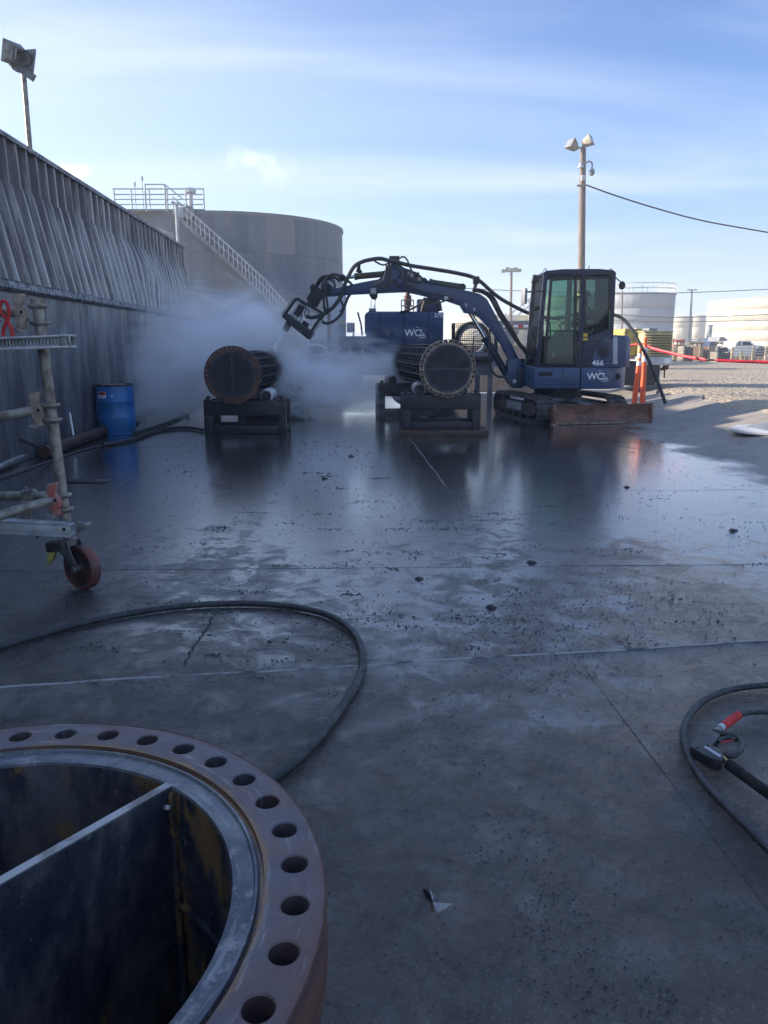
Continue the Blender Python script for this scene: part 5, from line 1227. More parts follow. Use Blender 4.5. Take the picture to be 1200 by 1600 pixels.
for k, px in enumerate(([(604, 414), (602, 428), (597, 440), (586, 446)], [(608, 414), (606, 434), (604, 446), (598, 449)], [(618, 414), (628, 428), (628, 440), (618, 449)], [(612, 410), (610, 425), (609, 440), (604, 449)], [(624, 404), (630, 401), (636, 406), (641, 418), (645, 426)], [(585, 408), (598, 414), (607, 411)],
             [(655, 430), (668, 440), (690, 443)], [(645, 450), (670, 458), (700, 462)], [(640, 425), (634, 440), (636, 455)], [(662, 465), (678, 474), (695, 470), (708, 465)])):
    hose(px, 0.014, YB-0.16-0.01*(k % 3), 'hydraulic_line')
for k, off in enumerate((0, 3.0, 6.0)):
    hose([(740-off*0.2, 455-off*0.6), (752+off*0.3, 457-off*0.6), (765+off, 466-off*0.3), (778+off*0.9, 490-off*0.4), (794+off*0.9, 515-off*0.4), (808+off*0.8, 536), (818+off, 548), (823+off*0.6, 558), (818, 572)], 0.016, YB-0.12-0.03*k, 'hydraulic_line')
hose([(765, 512), (765, 530), (764, 560), (768, 578), (778, 588), (792, 588)], 0.020, YB-0.2)
MB().box(P(744, 438, YB-0.02), (0.10, 0.12, 0.12)).build('hose_guide', 'black', BM, bev=0.01)
MB().tube([P(744, 442, YB), P(740, 456, YB)], 0.03, 8).build('hose_guide_post', 'black', BM)
MB().box(P(697, 465, YB-0.105), (0.06, 0.01, 0.07)).build('logo_sticker', 'decal', BM)
# water jet
jm = NM('water_jet'); tb = jm.n('ShaderNodeBsdfTransparent'); df = jm.n('ShaderNodeBsdfDiffuse'); df.inputs[0].default_value = (0.9, 0.93, 0.97, 1)
mxs = jm.n('ShaderNodeMixShader'); f = jm.mr(jm.noise(jm.coord((1, 1, 1)), 14, 5, 0.7), 0.4, 0.75, 0.25, 0.85); jm.l(f, mxs.inputs[0]); jm.l(tb.outputs[0], mxs.inputs[1]); jm.l(df.outputs[0], mxs.inputs[2]); jm.l(mxs.outputs[0], jm.out.inputs[0]); M['jet'] = jm.m
ja = P(445, 516, YB); jb = P(426, 549, YB-0.2)
tag(MB().tube([ja, ja.lerp(jb, 0.5), jb], [0.012, 0.03, 0.055], 10).build('water_jet', 'jet', org=ja), 'white water jet spraying from the lance nozzle onto the left bundle', 'water jet')
# ================================================================== FOREGROUND CHANNEL
hp = 0.60; zf = HC-hp; fc = Vector((-0.814*hp, 1.194*hp, zf)); RF = 0.709*hp
CH = thing('channel_head', 'large round steel channel with bolt holes and partition plate in the near left corner', 'heat exchanger channel', fc)
def onface(u, v): return G(u, v, zf)
rb_ = RF-0.0345; rstep = RF-0.070; rbore = RF-0.1075
mb = MB(); holed_ring(mb, fc, (0, 0, 1), rstep, RF-0.002, rb_, 36, 0.0156, -0.088, 0.0, R(2.0), 28, 0.0018)
mb.build('flange', 'flange', CH, smooth=35)
MB().lathe([(RF-0.0005, -0.088), (RF, -0.084), (RF, -0.003), (RF-0.0025, 0.0005)], fc, (0, 0, 1), 180).build('flange_rim', 'rimrust', CH)
# gasket step: groove, lip and machined seat
MB().lathe([(rstep+0.0005, 0.0), (rstep-0.001, -0.007), (rstep-0.006, -0.008), (rstep-0.0075, -0.002), (rstep-0.0105, -0.0015), (rstep-0.012, -0.006), (rbore+0.006, -0.006), (rbore+0.001, -0.008), (rbore, -0.012)], fc, (0, 0, 1), 180).build('gasket_seat', 'flange', CH)
MB().lathe([(rbore, -0.012), (rbore, -0.10), (rbore+0.004, -0.30), (rbore+0.004, -zf+0.01)], fc, (0, 0, 1), 120).build('bore', 'bore', CH)
MB().lathe([(RF-0.075, -0.088), (RF-0.080, -0.16), (RF-0.092, -0.22), (RF-0.092, -zf+0.002), (rbore+0.004, -zf+0.002)], fc, (0, 0, 1), 96).build('barrel_wall', 'rimrust', CH)
ang = R(54.6); d_ = Vector((math.cos(ang), math.sin(ang), 0)); n_ = Vector((-d_.y, d_.x, 0))
mb = MB(); mb.prism([fc+d_*s*(rbore-0.001)+n_*w2*0.0080+Vector((0, 0, -0.009)) for s, w2 in ((-1, -1), (1, -1), (1, 1), (-1, 1))], (0, 0, -(zf-0.02)))
MB().tube([fc+Vector((math.cos(2*PI*i/120), math.sin(2*PI*i/120), 0))*(rbore+0.001)+Vector((0, 0, -0.20+0.0012*math.sin(i*2.3))) for i in range(120)], [0.0055+0.001*math.sin(i*1.9) for i in range(120)], 8, closed=True).build('weld_seam', 'bore', CH)
PP = mb.build('partition_plate', 'boreplate', CH, bev=0.0012)
MB().prism([fc+d_*s*(rbore+0.004)+n_*w2*0.0066+Vector((0, 0, -0.0088)) for s, w2 in ((-1, -1), (1, -1), (1, 1), (-1, 1))], (0, 0, 0.0018)).build('plate_edge', 'brightedge', PP)
# weld bead where plate meets bore
for s in (-1, 1):
    for w2 in (-1, 1):
        pts = [fc+d_*s*(rbore-0.004)+n_*w2*0.010+Vector((0.001*math.sin(i*2.1), 0.001*math.cos(i*1.7), -0.014-0.02*i)) for i in range(28)]
        MB().tube(pts, [0.0050+0.0012*math.sin(i*2.7) for i in range(28)], 8).build('weld_bead', 'bore', CH)
# small lug on the plate by the bore
MB().cyl(fc+d_*(rbore-0.012)-n_*0.012+Vector((0, 0, -0.030)), fc+d_*(rbore-0.016)-n_*0.014+Vector((0, 0, -0.034)), 0.006, n=12).build('drain_notch', 'steel', CH)

# ================================================================== ROLLING SCAFFOLD CORNER
YS = 3.85
S = thing('rolling_scaffold', 'corner of a galvanised rolling scaffold with a rusty caster at the left edge', 'scaffold', G(128, 915))
def Q(u, v, dy=0.0): return P(u, v, YS+dy)
tube_r = 0.0262
sb, st_ = Q(104, 822), Q(58, 472)
MB().tube([sb, st_], tube_r, 22).build('standard', 'galv', S)
MB().tube([st_-(st_-sb).normalized()*0.02, st_+(st_-sb).normalized()*0.015], tube_r+0.004, 22).build('top_collar', 'galv', S)
sdv = (st_-sb).normalized()
def spos(v):
    k = (822-v)/(822-472); return sb.lerp(st_, k)
for v in (479, 504, 629, 652, 772, 795):
    MB().cyl(spos(v), spos(v)+sdv*0.011, 0.047, n=24).cyl(spos(v)-sdv*0.012, spos(v), 0.030, 0.045, n=24).build('cup_collar', 'galv', S, bev=0.002)
def ledger(pa, pb, wedge_mat, r=tube_r*0.93, head=True, dya=0.0, dyb=0.0, nm='ledger'):
    a, b = Q(*pa, dya), Q(*pb, dyb); MB().tube([a, b], r, 20).build(nm, 'galv', S)
    if head:
        e = b; u = (b-a).normalized()
        f = [(-0.030, 0.080), (0.018, 0.088), (0.014, 0.055), (0.006, 0.030), (0.022, 0.008), (0.024, -0.030), (0.012, -0.048), (0.018, -0.078), (-0.012, -0.080), (-0.018, -0.060), (-0.028, -0.045), (-0.030, 0.0)]
        H_ = MB().prism([e+Vector((1, 0, 0))*x+sdv*z-Vector((0, 0.030, 0)) for x, z in f], (0, 0.045, 0)).build('ledger_head', wedge_mat, S, bev=0.003)
        MB().cyl(e+Vector((0.006, -0.034, 0.0)), e+Vector((0.006, -0.029, 0.0)), 0.007, n=12).build('hole', 'void', H_)
        MB().box(e+Vector((-0.030, -0.01, -0.085)), (0.05, 0.03, 0.018)).cyl(e+Vector((-0.018, -0.012, -0.085)), e+Vector((-0.018, -0.012, -0.045)), 0.012, n=10).build('wedge', 'steel', H_, bev=0.002)
ledger((-260, 482), (36, 488), 'tanmetal')
ledger((-260, 700), (62, 640), 'tanmetal', dya=-0.25, dyb=-0.02)
ledger((-260, 880), (88, 780), 'redmetal', dya=-0.7, dyb=-0.05)
ledger((-260, 776), (72, 775), 'galv', head=False, dya=0.12, dyb=0.05)
# clamp on rear ledger
cq = Q(46, 776, 0.05)
CL_ = MB().lathe([(0.030, -0.035), (0.040, -0.03), (0.040, 0.03), (0.030, 0.035)], cq, (1, 0, 0), 20).box(cq+Vector((0.0, -0.05, -0.09)), (0.05, 0.012, 0.16)).build('clamp', 'galv', S, bev=0.002)
MB().cyl(cq+Vector((-0.02, -0.055, 0.03)), cq+Vector((0.05, -0.055, 0.045)), 0.010, n=10).cyl(cq+Vector((0.01, -0.05, 0.02)), cq+Vector((0.01, -0.05, 0.06)), 0.008, n=8).build('clamp_bolt', 'steel', CL_)
MB().tube(spline([cq+Vector((-0.01, -0.05, -0.15)), cq+Vector((0.025, -0.05, -0.14)), cq+Vector((0.05, -0.05, -0.19)), cq+Vector((0.04, -0.05, -0.21))], 5), 0.008, 8).build('clamp_hook', 'steel', CL_)
# aluminium box beam at the bottom
def boxbeam(a, b, w, h, nm, wall=0.006):
    a, b = Vector(a), Vector(b); x = (b-a); Ln = x.length; x.normalize(); y = Vector((0, 0, 1)).cross(x).normalized(); z = x.cross(y)
    o_ = [(-w/2, -h/2), (w/2, -h/2), (w/2, h/2), (-w/2, h/2)]; i_ = [(s*(w/2-wall), t*(h/2-wall)) for s, t in ((-1, -1), (1, -1), (1, 1), (-1, 1))]
    mb = MB(); vs = []
    for e in (a, b):
        for p in o_: vs.append(e+y*p[0]+z*p[1])
        for p in i_: vs.append(e+y*p[0]+z*p[1])
    fs = []
    for i in range(4):
        j = (i+1) % 4; fs += [(i, j, 8+j, 8+i), (4+i, 12+i, 12+j, 4+j), (i, 4+i, 4+j, j), (8+i, 8+j, 12+j, 12+i)]
    mb.add(vs, fs); o = mb.build(nm, 'alu', S, bev=0.0012)
    for s in (-1, 1): MB().beam(a+y*(s*w/2)+z*(h/2), b+y*(s*w/2)+z*(h/2), 0.006, 0.008).beam(a+y*(s*w/2)-z*(h/2), b+y*(s*w/2)-z*(h/2), 0.006, 0.008).build('flange_lip', 'alu', o)
    return o, x, y, z
a, b = Q(-260, 806, -0.10), Q(113, 828, -0.10)
bo, x, y, z = boxbeam(a, b, 0.06, 0.058, 'box_beam')
MB().cyl(Q(100, 827, -0.133), Q(100, 827, -0.1315), 0.009, n=14).build('hole', 'void', bo)
MB().prism([Q(u, v, -0.06) for u, v in ((120, 822), (136, 819), (137, 823), (124, 832), (120, 832))], (0, 0.06, 0)).build('end_tongue', 'steel', S, bev=0.003)
MB().cyl(Q(126, 820, -0.03), Q(126, 816, -0.03), 0.012, n=6).build('bolt', 'steel', S)
# perforated plank beam at the top
a, b = Q(-260, 548, -0.08), Q(113, 533, -0.08)
x = (b-a).normalized(); y = Vector((0, 1, 0)); z = Vector((0, 0, 1)); m_ = Matrix((x, y, x.cross(y))).transposed()
hh = 0.052; L_ = (b-a).length; cm_ = (a+b)/2
PB = MB().box(cm_+z*hh/2, (L_, 0.10, 0.010), m_).build('plank_beam', 'alu', S, bev=0.002)
MB().box(cm_-z*hh/2, (L_, 0.10, 0.010), m_).build('lower_flange', 'alu', PB, bev=0.002)
web = MB(); nsl = int(L_/0.0165)
web.box(cm_+z*0.020-y*0.03, (L_, 0.004, 0.008), m_); web.box(cm_-z*0.018-y*0.03, (L_, 0.004, 0.012), m_)
for i in range(nsl): web.box(a+x*(i+0.5)*0.0165+z*0.002-y*0.03, (0.009, 0.004, 0.032), m_)
web.build('slotted_web', 'alu', PB, kind='stuff')
MB().box(cm_+y*0.03, (L_, 0.004, hh), m_).build('rear_web', 'alu', PB)
MB().box(b-x*0.03-y*0.035, (0.035, 0.01, hh+0.018), m_).box(b-y*0.035-x*0.0, (0.008, 0.012, hh+0.012), m_).build('end_cap', 'steel', PB, bev=0.002)
MB().cyl(Q(18, 548, -0.06), Q(18, 541, -0.06), 0.014, n=6).build('bolt', 'steel', S)
# caster
wc = Q(128, 881, -0.02); wr = 0.118; wax = Vector((0.80, -0.60, 0)).normalized()*-1
wc.z = wr+0.0005; wax = Vector((-0.52, -0.85, 0)).normalized()
CW_ = thing('x', 'x', 'x') if False else None
MB().lathe([(wr-0.022, -0.027), (wr-0.006, -0.029), (wr, -0.020), (wr, 0.020), (wr-0.006, 0.029), (wr-0.022, 0.027)], wc, wax, 56).build('caster_tyre', 'rusttyre', S)
CC = MB().lathe([(0.001, 0.012), (0.030, 0.014), (0.034, 0.010), (wr-0.028, 0.006), (wr-0.021, 0.019), (wr-0.021, -0.019), (wr-0.028, -0.006), (0.034, -0.010), (0.030, -0.014), (0.001, -0.012)], wc, wax, 48).build('caster_wheel', 'rustdark', S)
wa_, wb_, _ = basis(wax)
for k in range(5):
    t = 2*PI*k/5+0.3; dd = wa_*math.cos(t)+wb_*math.sin(t)
    for sg in (-1, 1): MB().beam(wc+dd*0.03+wax*sg*0.010, wc+dd*(wr-0.022)+wax*sg*0.012, 0.012, 0.010, wax).build('spoke', 'rustdark', CC)
forktop = Q(106, 848, -0.02)
for sg in (-1, 1):
    o_ = wax*sg*0.040; 
    MB().prism([forktop+o_+Vector((dx_, 0, dz_))+wax.cross(Vector((0,0,1)))*0 for dx_, dz_ in ()], (0, 0, 0)) if False else None
    f1, f2 = forktop+o_*0.9, wc+o_
    dirf = (f2-f1).normalized(); pr = wax.cross(dirf).normalized()
    MB().prism([f1-pr*0.055, f1+pr*0.055, f1.lerp(f2, .45)+pr*0.036, f2+pr*0.028, f2+dirf*0.028, f2-pr*0.028, f1.lerp(f2, .45)-pr*0.032], wax*0.006*sg).build('fork_arm', 'oldgrey', S, bev=0.003)
MB().cyl(wc-wax*0.056, wc+wax*0.056, 0.016, n=14).build('axle', 'steel', S, bev=0.002)
MB().cyl(forktop+Vector((0, 0, -0.01)), forktop+Vector((0, 0, 0.025)), 0.05, 0.045, n=22).build('swivel_plate', 'oldgrey', S, bev=0.003)
MB().tube([forktop, sb], 0.022, 14).build('stem', 'oldgrey', S)
bq = Q(78, 858, -0.03)
BR = MB().prism([Q(u, v, -0.06) for u, v in ((70, 849), (92, 847), (92, 862), (72, 863))], (0, 0.06, 0)).build('brake_housing', 'black', S, bev=0.004)
MB().prism([Q(u, v, -0.05) for u, v in ((74, 863), (86, 862), (82, 876), (73, 884))], (0, 0.04, 0)).build('brake_pedal', 'yellowworn', BR, bev=0.004)
# second, out-of-frame standard that carries the ledgers
s2 = Q(-250, 822, 0.0); MB().tube([Vector((s2.x, YS, 0.30)), Vector((s2.x, YS, 2.2))], tube_r, 16).build('standard', 'galv', S)
w2c = Vector((s2.x, YS, wr)); MB().lathe([(0.001, 0.02), (wr-0.004, 0.024), (wr, 0.018), (wr, -0.018), (wr-0.004, -0.024), (0.001, -0.02)], w2c, (0.3, 1, 0), 32).build('caster_tyre', 'rusttyre', S)
MB().beam(w2c+Vector((0, 0.035, 0)), w2c+Vector((0, 0.035, 0.19)), 0.04, 0.006).beam(w2c+Vector((0, -0.035, 0)), w2c+Vector((0, -0.035, 0.19)), 0.04, 0.006).box(w2c+Vector((0, 0, 0.19)), (0.06, 0.09, 0.02)).build('fork_arm', 'oldgrey', S)
# red sling over the top ledger
hook = MB().tube(spline([Q(u, v, -0.05) for u, v in ((5, 470), (12, 476), (14, 494), (8, 508), (5, 522), (8, 536), (15, 538), (20, 528), (17, 512), (11, 500), (3, 490), (0, 478))], 7, closed=True), 0.0085, 10, closed=True)
tag(hook.build('red_sling', 'redgrip', org=Q(10, 490, -.05)), 'red looped rope sling hanging over the top scaffold tube', 'rope sling')

# ================================================================== HOSES, LANCE GUN AND SCRAP IN FRONT
pts = spline([G(u, v, 0.017) for u, v in ((-700, 1110), (-420, 1090), (-220, 1060), (-90, 1033), (0, 1010), (80, 987), (150, 969), (230, 954), (310, 945), (390, 943), (450, 947), (500, 957), (535, 973), (558, 998), (567, 1030), (560, 1062), (538, 1100), (505, 1145), (465, 1187), (428, 1216), (380, 1250), (300, 1300))], 8)
tag(MB().tube(pts, 0.0155, 14).build('pressure_hose', 'hose', org=G(400, 945)), 'long black hose looping across the slab behind the near flange', 'hose')
pts = spline([G(u, v, 0.015) for u, v in ((2300, 1010), (1800, 1040), (1480, 1066), (1330, 1066), (1250, 1068), (1190, 1071), (1140, 1078), (1105, 1092), (1082, 1112), (1069, 1138), (1070, 1165), (1084, 1198), (1108, 1232), (1140, 1266), (1175, 1300), (1215, 1340), (1300, 1405), (1450, 1450), (1800, 1440), (2300, 1380))], 8)
tag(MB().tube(pts, 0.0115, 14).build('pressure_hose', 'hose', org=G(1080, 1150)), 'curved black hose arcing around the spray gun at the right edge', 'hose')
pts = spline([G(1154, 1117, 0.03), G(1165, 1114, 0.028), G(1185, 1112.5, 0.02), G(1215, 1114, 0.014), G(1300, 1124, 0.014), G(1450, 1160, 0.014), G(1750, 1200, 0.014), G(2200, 1200, 0.014)], 8)
tag(MB().tube(pts, 0.0088, 12).build('supply_hose', 'hose', org=G(1185, 1113)), 'short black hose leaving the red grip of the spray gun', 'hose')
GN = thing('spray_gun', 'black high pressure spray gun with red grip sleeve lying inside the right hose', 'spray gun', G(1118, 1165))
def gp(u, v, z=0.04): return G(u, v, z)
def flat(pix, z, h, nm, mat, par=GN, bev=0.003): return MB().prism([gp(u, v, z) for u, v in pix], (0, 0, -h)).build(nm, mat, par, bev=bev)
BD = flat([(1079, 1161), (1084, 1157), (1096, 1158), (1104, 1150), (1109, 1141), (1114, 1141), (1126, 1147), (1119, 1158), (1112, 1165), (1123, 1168), (1130, 1175), (1131, 1182), (1129, 1188), (1116, 1187), (1095, 1176), (1079, 1166)], 0.046, 0.034, 'gun_body', 'gunblack', bev=0.004)
flat([(1099, 1167), (1103, 1165), (1127, 1180), (1125, 1183)], 0.0475, 0.002, 'label_strip', 'ltgrey', BD, 0)
for u, v in ((1090, 1168), (1106, 1165), (1131, 1185), (1118, 1187)): MB().cyl(gp(u, v, 0.0455), gp(u, v, 0.0475), 0.0030, n=10).build('screw', 'void', BD)
hl = spline([gp(u, v, 0.036) for u, v in ((1117, 1144), (1134, 1147), (1150, 1151), (1158, 1157), (1158, 1168), (1151, 1177), (1140, 1181), (1131, 1178))], 6)
MB().tube(hl, 0.0098, 12).build('handle_guard', 'gunblack', GN)
MB().tube(spline([gp(u, v, 0.036) for u, v in ((1122, 1160), (1130, 1154), (1142, 1153), (1150, 1157))], 6), 0.0068, 10).build('inner_grip', 'gunblack', GN)
MB().tube(spline([gp(u, v, 0.034) for u, v in ((1124, 1162), (1122, 1170), (1127, 1176), (1140, 1176), (1152, 1170), (1157, 1160))], 6), 0.004, 10).build('trigger', 'gunblack', GN)
MB().tube([gp(1127, 1160, 0.043), gp(1145, 1157, 0.043)], 0.003, 8).build('safety_latch', 'redgrip', GN)
MB().cyl(gp(1117, 1143, 0.032), gp(1132, 1133, 0.03), 0.0095, n=6).build('hex_coupling', 'steel', GN, bev=0.001)
MB().cyl(gp(1124, 1138.5, 0.031), gp(1129, 1135, 0.031), 0.0118, n=20).build('coupling_ring', 'ropehemp', GN)
a, b = gp(1130, 1135, 0.03), gp(1154, 1117, 0.03); mb = MB(); n = 40
mb.tube([a.lerp(b, i/n) for i in range(n+1)], [0.0125+0.0016*math.sin(i*2*PI/5) for i in range(n+1)], 18); mb.build('grip_sleeve', 'redgrip', GN)
MB().cyl(gp(1128, 1184, 0.036), gp(1135, 1190, 0.034), 0.0085, n=6).cyl(gp(1135, 1190, .034), gp(1139, 1194, .032), 0.006, n=12).build('brass_fitting', 'brass', GN, bev=0.001)
a, b = gp(1138, 1194, 0.030), gp(1218, 1252, 0.024); mb = MB(); n = 150; rs_ = []
mb.tube([a.lerp(b, i/n) for i in range(n+1)], [0.0128+0.0036*(1 if (i % 6) < 3 else -1) for i in range(n+1)], 18); mb.build('bend_restrictor', 'rubber', GN, smooth=25)
# scrap of folded metal
sq = G(680, 1405); SM = thing('metal_scrap', 'small folded scrap of bright metal with frayed strips on the bare slab', 'scrap', sq)
mb = MB(); t0, t1, t2, t3 = G(676, 1409, 0.012), G(708, 1412, 0.010), G(683, 1426, 0.004), G(690, 1411, 0.020)
mb.prism([t0, t2, t1, t3], (0, 0, -0.0012)); mb.build('folded_flap', 'brightmetal', SM, smooth=0)
MB().prism([G(674, 1391, .018), G(681, 1408, .008), G(684, 1407, .016)], (0, 0, -0.001)).prism([G(672, 1385, .004), G(673, 1400, .010), G(678, 1408, .004)], (0, 0, -0.001)).build('torn_strip', 'brightmetal', SM, smooth=0)
MB().prism([G(660, 1390, .001), G(664, 1388, .010), G(674, 1398, .014), G(676, 1412, .006), G(666, 1404, .001)], (0, 0, -0.001)).build('dark_fold', 'wetblack', SM, smooth=0)
MB().prism([G(672, 1412, .002), G(677, 1410, .007), G(678, 1422, .002), G(674, 1424, .001)], (0, 0, -0.001)).build('curled_edge', 'rust', SM, smooth=0)
MB().tube([G(688, 1397, .012), G(703, 1409, .006)], 0.0011, 6).build('wire_strand', 'steel', SM)

# ================================================================== DRUM
dp = G(181, 681); 
dY = P(181, 640, dp.y+0.30).y; dc = Vector((P(181, 640, dY).x, dY, 0)); dh = P(181, 600, dY).z; drr = (P(210, 640, dY).x-P(152, 640, dY).x)/2
D = thing('plastic_drum', 'blue plastic drum with black lid ring and warning label beside the dark wall', 'drum', dc)
pr = [(0.001, 0.0), (drr*0.90, 0.0), (drr*0.93, 0.012), (drr*0.90, 0.022), (drr*0.975, 0.10*dh), (drr*1.0, 0.32*dh)]
pr += [(drr*1.0, 0.325*dh), (drr*1.012, 0.335*dh), (drr*1.0, 0.345*dh), (drr*1.0, 0.655*dh), (drr*1.012, 0.665*dh), (drr*1.0, 0.675*dh), (drr*0.985, 0.88*dh), (drr*0.95, 0.96*dh), (drr*0.93, 0.98*dh)]
MB().lathe(pr, dc, (0, 0, 1), 56).build('body', 'barrel', D)
MB().lathe([(drr*0.93, dh*0.965), (drr*0.98, dh*0.97), (drr*0.985, dh*0.99), (drr*0.94, dh*1.005), (drr*0.93, dh*0.99), (drr*0.90, dh*0.985), (0.001, dh*0.985)], dc, (0, 0, 1), 56).build('lid_ring', 'black', D)
rnd = random.Random(5); mb = MB()
for i in range(60):
    a = rnd.uniform(0, 6.28); r_ = drr*0.8*math.sqrt(rnd.random()); lump(mb, (dc.x+math.cos(a)*r_, dc.y+math.sin(a)*r_, dh*0.985), rnd.uniform(0.01, 0.035), rnd, 0.3)
mb.build('lid_debris', 'yard', D, kind='stuff')
def onD(ang, z, off=0.002): return Vector((dc.x+math.sin(ang)*(drr+off), dc.y-math.cos(ang)*(drr+off), z))
def dlabel(a0, a1, z0, z1, nm, mat, par, off): 
    mb = MB(); n = 6
    mb.v = [tuple(onD(a0+(a1-a0)*i/n, z, off)) for i in range(n+1) for z in (z0, z1)]; mb.f = [(2*i, 2*i+2, 2*i+3, 2*i+1) for i in range(n)]
    return mb.build(nm, mat, par)
LB = dlabel(-0.62, -0.12, dh*0.74, dh*0.865, 'warning_label', 'decal', D, 0.003)
dlabel(-0.60, -0.14, dh*0.80, dh*0.86, 'red_band', 'red', LB, 0.0045); dlabel(-0.50, -0.24, dh*0.815, dh*0.85, 'black_oval', 'black', LB, 0.006)
for k in range(3): dlabel(-0.55, -0.18-0.05*k, dh*(0.785-0.014*k), dh*(0.790-0.014*k), 'print_line', 'black', LB, 0.0045)
dlabel(0.13, 0.25, dh*0.775, dh*0.79, 'small_sticker', 'decal', D, 0.003)

# ================================================================== TRUCK WITH BLUE PUMP UNIT (behind the stands)
YT = 15.6
T = thing('pump_truck', 'dark flatbed trailer carrying a blue pump enclosure numbered 370 behind the spray mist', 'truck', P(600, 600, YT))
def X_at(u, Y=YT): return P(u, 560, Y).x
def Z_at(v, Y=YT): return P(600, v, Y).z
bx0, bx1 = X_at(570), X_at(692); bz0, bz1 = Z_at(556), Z_at(488)
PE = MB().prism([(bx0+0.03, YT, bz0), (bx1, YT, bz0), (bx1, YT, bz1), (bx0+0.04, YT, bz1), (bx0, YT, bz1-0.06), (bx0, YT, bz0+0.45), (bx0+0.03, YT, bz0+0.40)], (0, 1.5, 0)).build('pump_enclosure', 'navy', T, bev=0.015)
for u in (594, 631, 669): MB().bb(X_at(u)-0.012, X_at(u)+0.012, YT-0.012, YT+0.01, bz0+0.02, bz1-0.02).build('door_seam', 'navy_dark', PE)
for u in (586, 612, 650): MB().box(P(u, 520, YT-0.01), (0.05, 0.02, 0.09)).build('door_latch', 'black', PE, bev=0.004)
text('number_decal', '370', 0.115, P(685, 496, YT-0.02), (1, 0, 0), (0, 0, 1), 'decal', PE, 0.002)
logo(PE, (650, 525), YT-0.02, 0.185)
MB().bb(X_at(575), X_at(685), YT+0.1, YT+1.4, bz1, bz1+0.02).build('roof_plate', 'navy_dark', PE)
# gear on the enclosure roof
MB().bb(X_at(653), X_at(687), YT+0.5, YT+1.0, bz1+0.02, Z_at(465)).build('radiator_box', 'navy', T, bev=0.02)
MB().tube(spline([P(u, v, YT+.45) for u, v in ((660, 487), (664, 472), (672, 466), (684, 470), (688, 486))], 6), 0.045, 10).build('air_duct', 'black', T)
MB().tube([P(637, 488, YT+.6), P(637, 452, YT+.6)], 0.045, 12).tube([P(637, 480, YT+.6), P(637, 462, YT+.6)], 0.075, 12).build('exhaust_stack', 'rust', T)
mb = MB()
for u in (627, 633, 646): mb.tube([P(u, 488, YT+.4), P(u, 469, YT+.4)], 0.014, 6)
mb.tube([P(627, 469, YT+.4), P(646, 469, YT+.4)], 0.014, 6); mb.tube([P(627, 478, YT+.4), P(646, 478, YT+.4)], 0.014, 6); mb.build('guard_rail', 'galv', T)
MB().box(P(582, 485, YT+.3), (0.14, 0.12, 0.08)).tube([P(586, 484, YT+.3), P(584, 476, YT+.3)], 0.008, 6).build('beacon_bracket', 'greybox', T, bev=0.01)
MB().tube(spline([P(u, v, YT-.05) for u, v in ((625, 488), (640, 484), (655, 476), (662, 468), (672, 474), (686, 473))], 5), 0.02, 8).build('hydraulic_hose', 'rubber', T)
# bed and chassis
fx0_, fx1_ = X_at(380), X_at(768)
MB().bb(fx0_, fx1_, YT-0.25, YT+2.0, Z_at(565), Z_at(556)-0.004).build('flatbed', 'black', T, bev=0.01)
MB().bb(fx0_, fx1_, YT-0.10, YT+0.02, Z_at(586), Z_at(565)-0.004).build('side_rail', 'greybox', T, bev=0.01)
MB().bb(fx0_, fx1_, YT+1.6, YT+1.72, Z_at(586), Z_at(565)-0.004).build('side_rail', 'greybox', T, bev=0.01)
for u in (400, 450, 500, 600, 660, 720): MB().bb(X_at(u)-0.04, X_at(u)+0.04, YT+0.03, YT+1.59, Z_at(582), Z_at(567)).build('cross_member', 'black', T)
for u0, u1 in ((515, 520), (521, 526), (582, 586), (587, 591), (610, 616), (617, 623), (624, 630)):
    MB().bb(X_at(u0), X_at(u1), YT-0.262, YT-0.252, Z_at(579 if u0 < 560 else 575.5)-0.0, Z_at(576.5 if u0 < 560 else 572.5)).build('reflective_tape', 'red' if u0 in (521, 587, 617) else 'decal', T)
MB().bb(X_at(505), X_at(540), YT-0.256, YT-0.251, Z_at(582), Z_at(574)).build('tape_backing', 'black', T)
MB().bb(X_at(575), X_at(640), YT-0.256, YT-0.251, Z_at(579), Z_at(569)).build('tape_backing', 'black', T)
sw = P(553, 595, YT-0.1)
SW = MB().lathe([(0.150, -0.02), (0.162, -0.035), (0.172, -0.02), (0.172, 0.03), (0.150, 0.03), (0.150, -0.02)], sw, (0, 1, 0), 40).build('pipe_flange', 'white', T)
MB().lathe([(0.001, 0.06), (0.149, 0.06), (0.149, 0.0)], sw, (0, 1, 0), 40).build('pipe_cap', 'black', SW)
MB().tube([sw+Vector((0, 0.06, 0)), sw+Vector((0, 0.5, 0)), Vector((sw.x, YT+0.4, Z_at(565)))], 0.14, 20).build('drop_pipe', 'black', T)
for u in (400, 455, 640, 690):
    wz_ = 0.43; cw_ = Vector((X_at(u, YT+0.1), YT+0.22, wz_))
    W_ = MB().lathe([(0.001, -0.04), (0.24, -0.06), (0.26, -0.12), (0.40, -0.13), (0.43, -0.09), (0.43, 0.10), (0.40, 0.13), (0.001, 0.12)], cw_, (0, 1, 0), 40).build('wheel', 'rubber', T)
    rr_ = 0.165
    MB().lathe([(rr_-0.018, -0.14), (rr_+0.012, -0.15), (rr_+0.016, -0.10), (rr_-0.02, -0.08), (rr_-0.018, -0.14)], cw_, (0, 1, 0), 36).build('wheel_rim', 'greybox', W_)
    MB().lathe([(0.001, -0.10), (0.06, -0.10), (0.09, -0.05)], cw_, (0, 1, 0), 20).build('wheel_hub', 'black', W_)
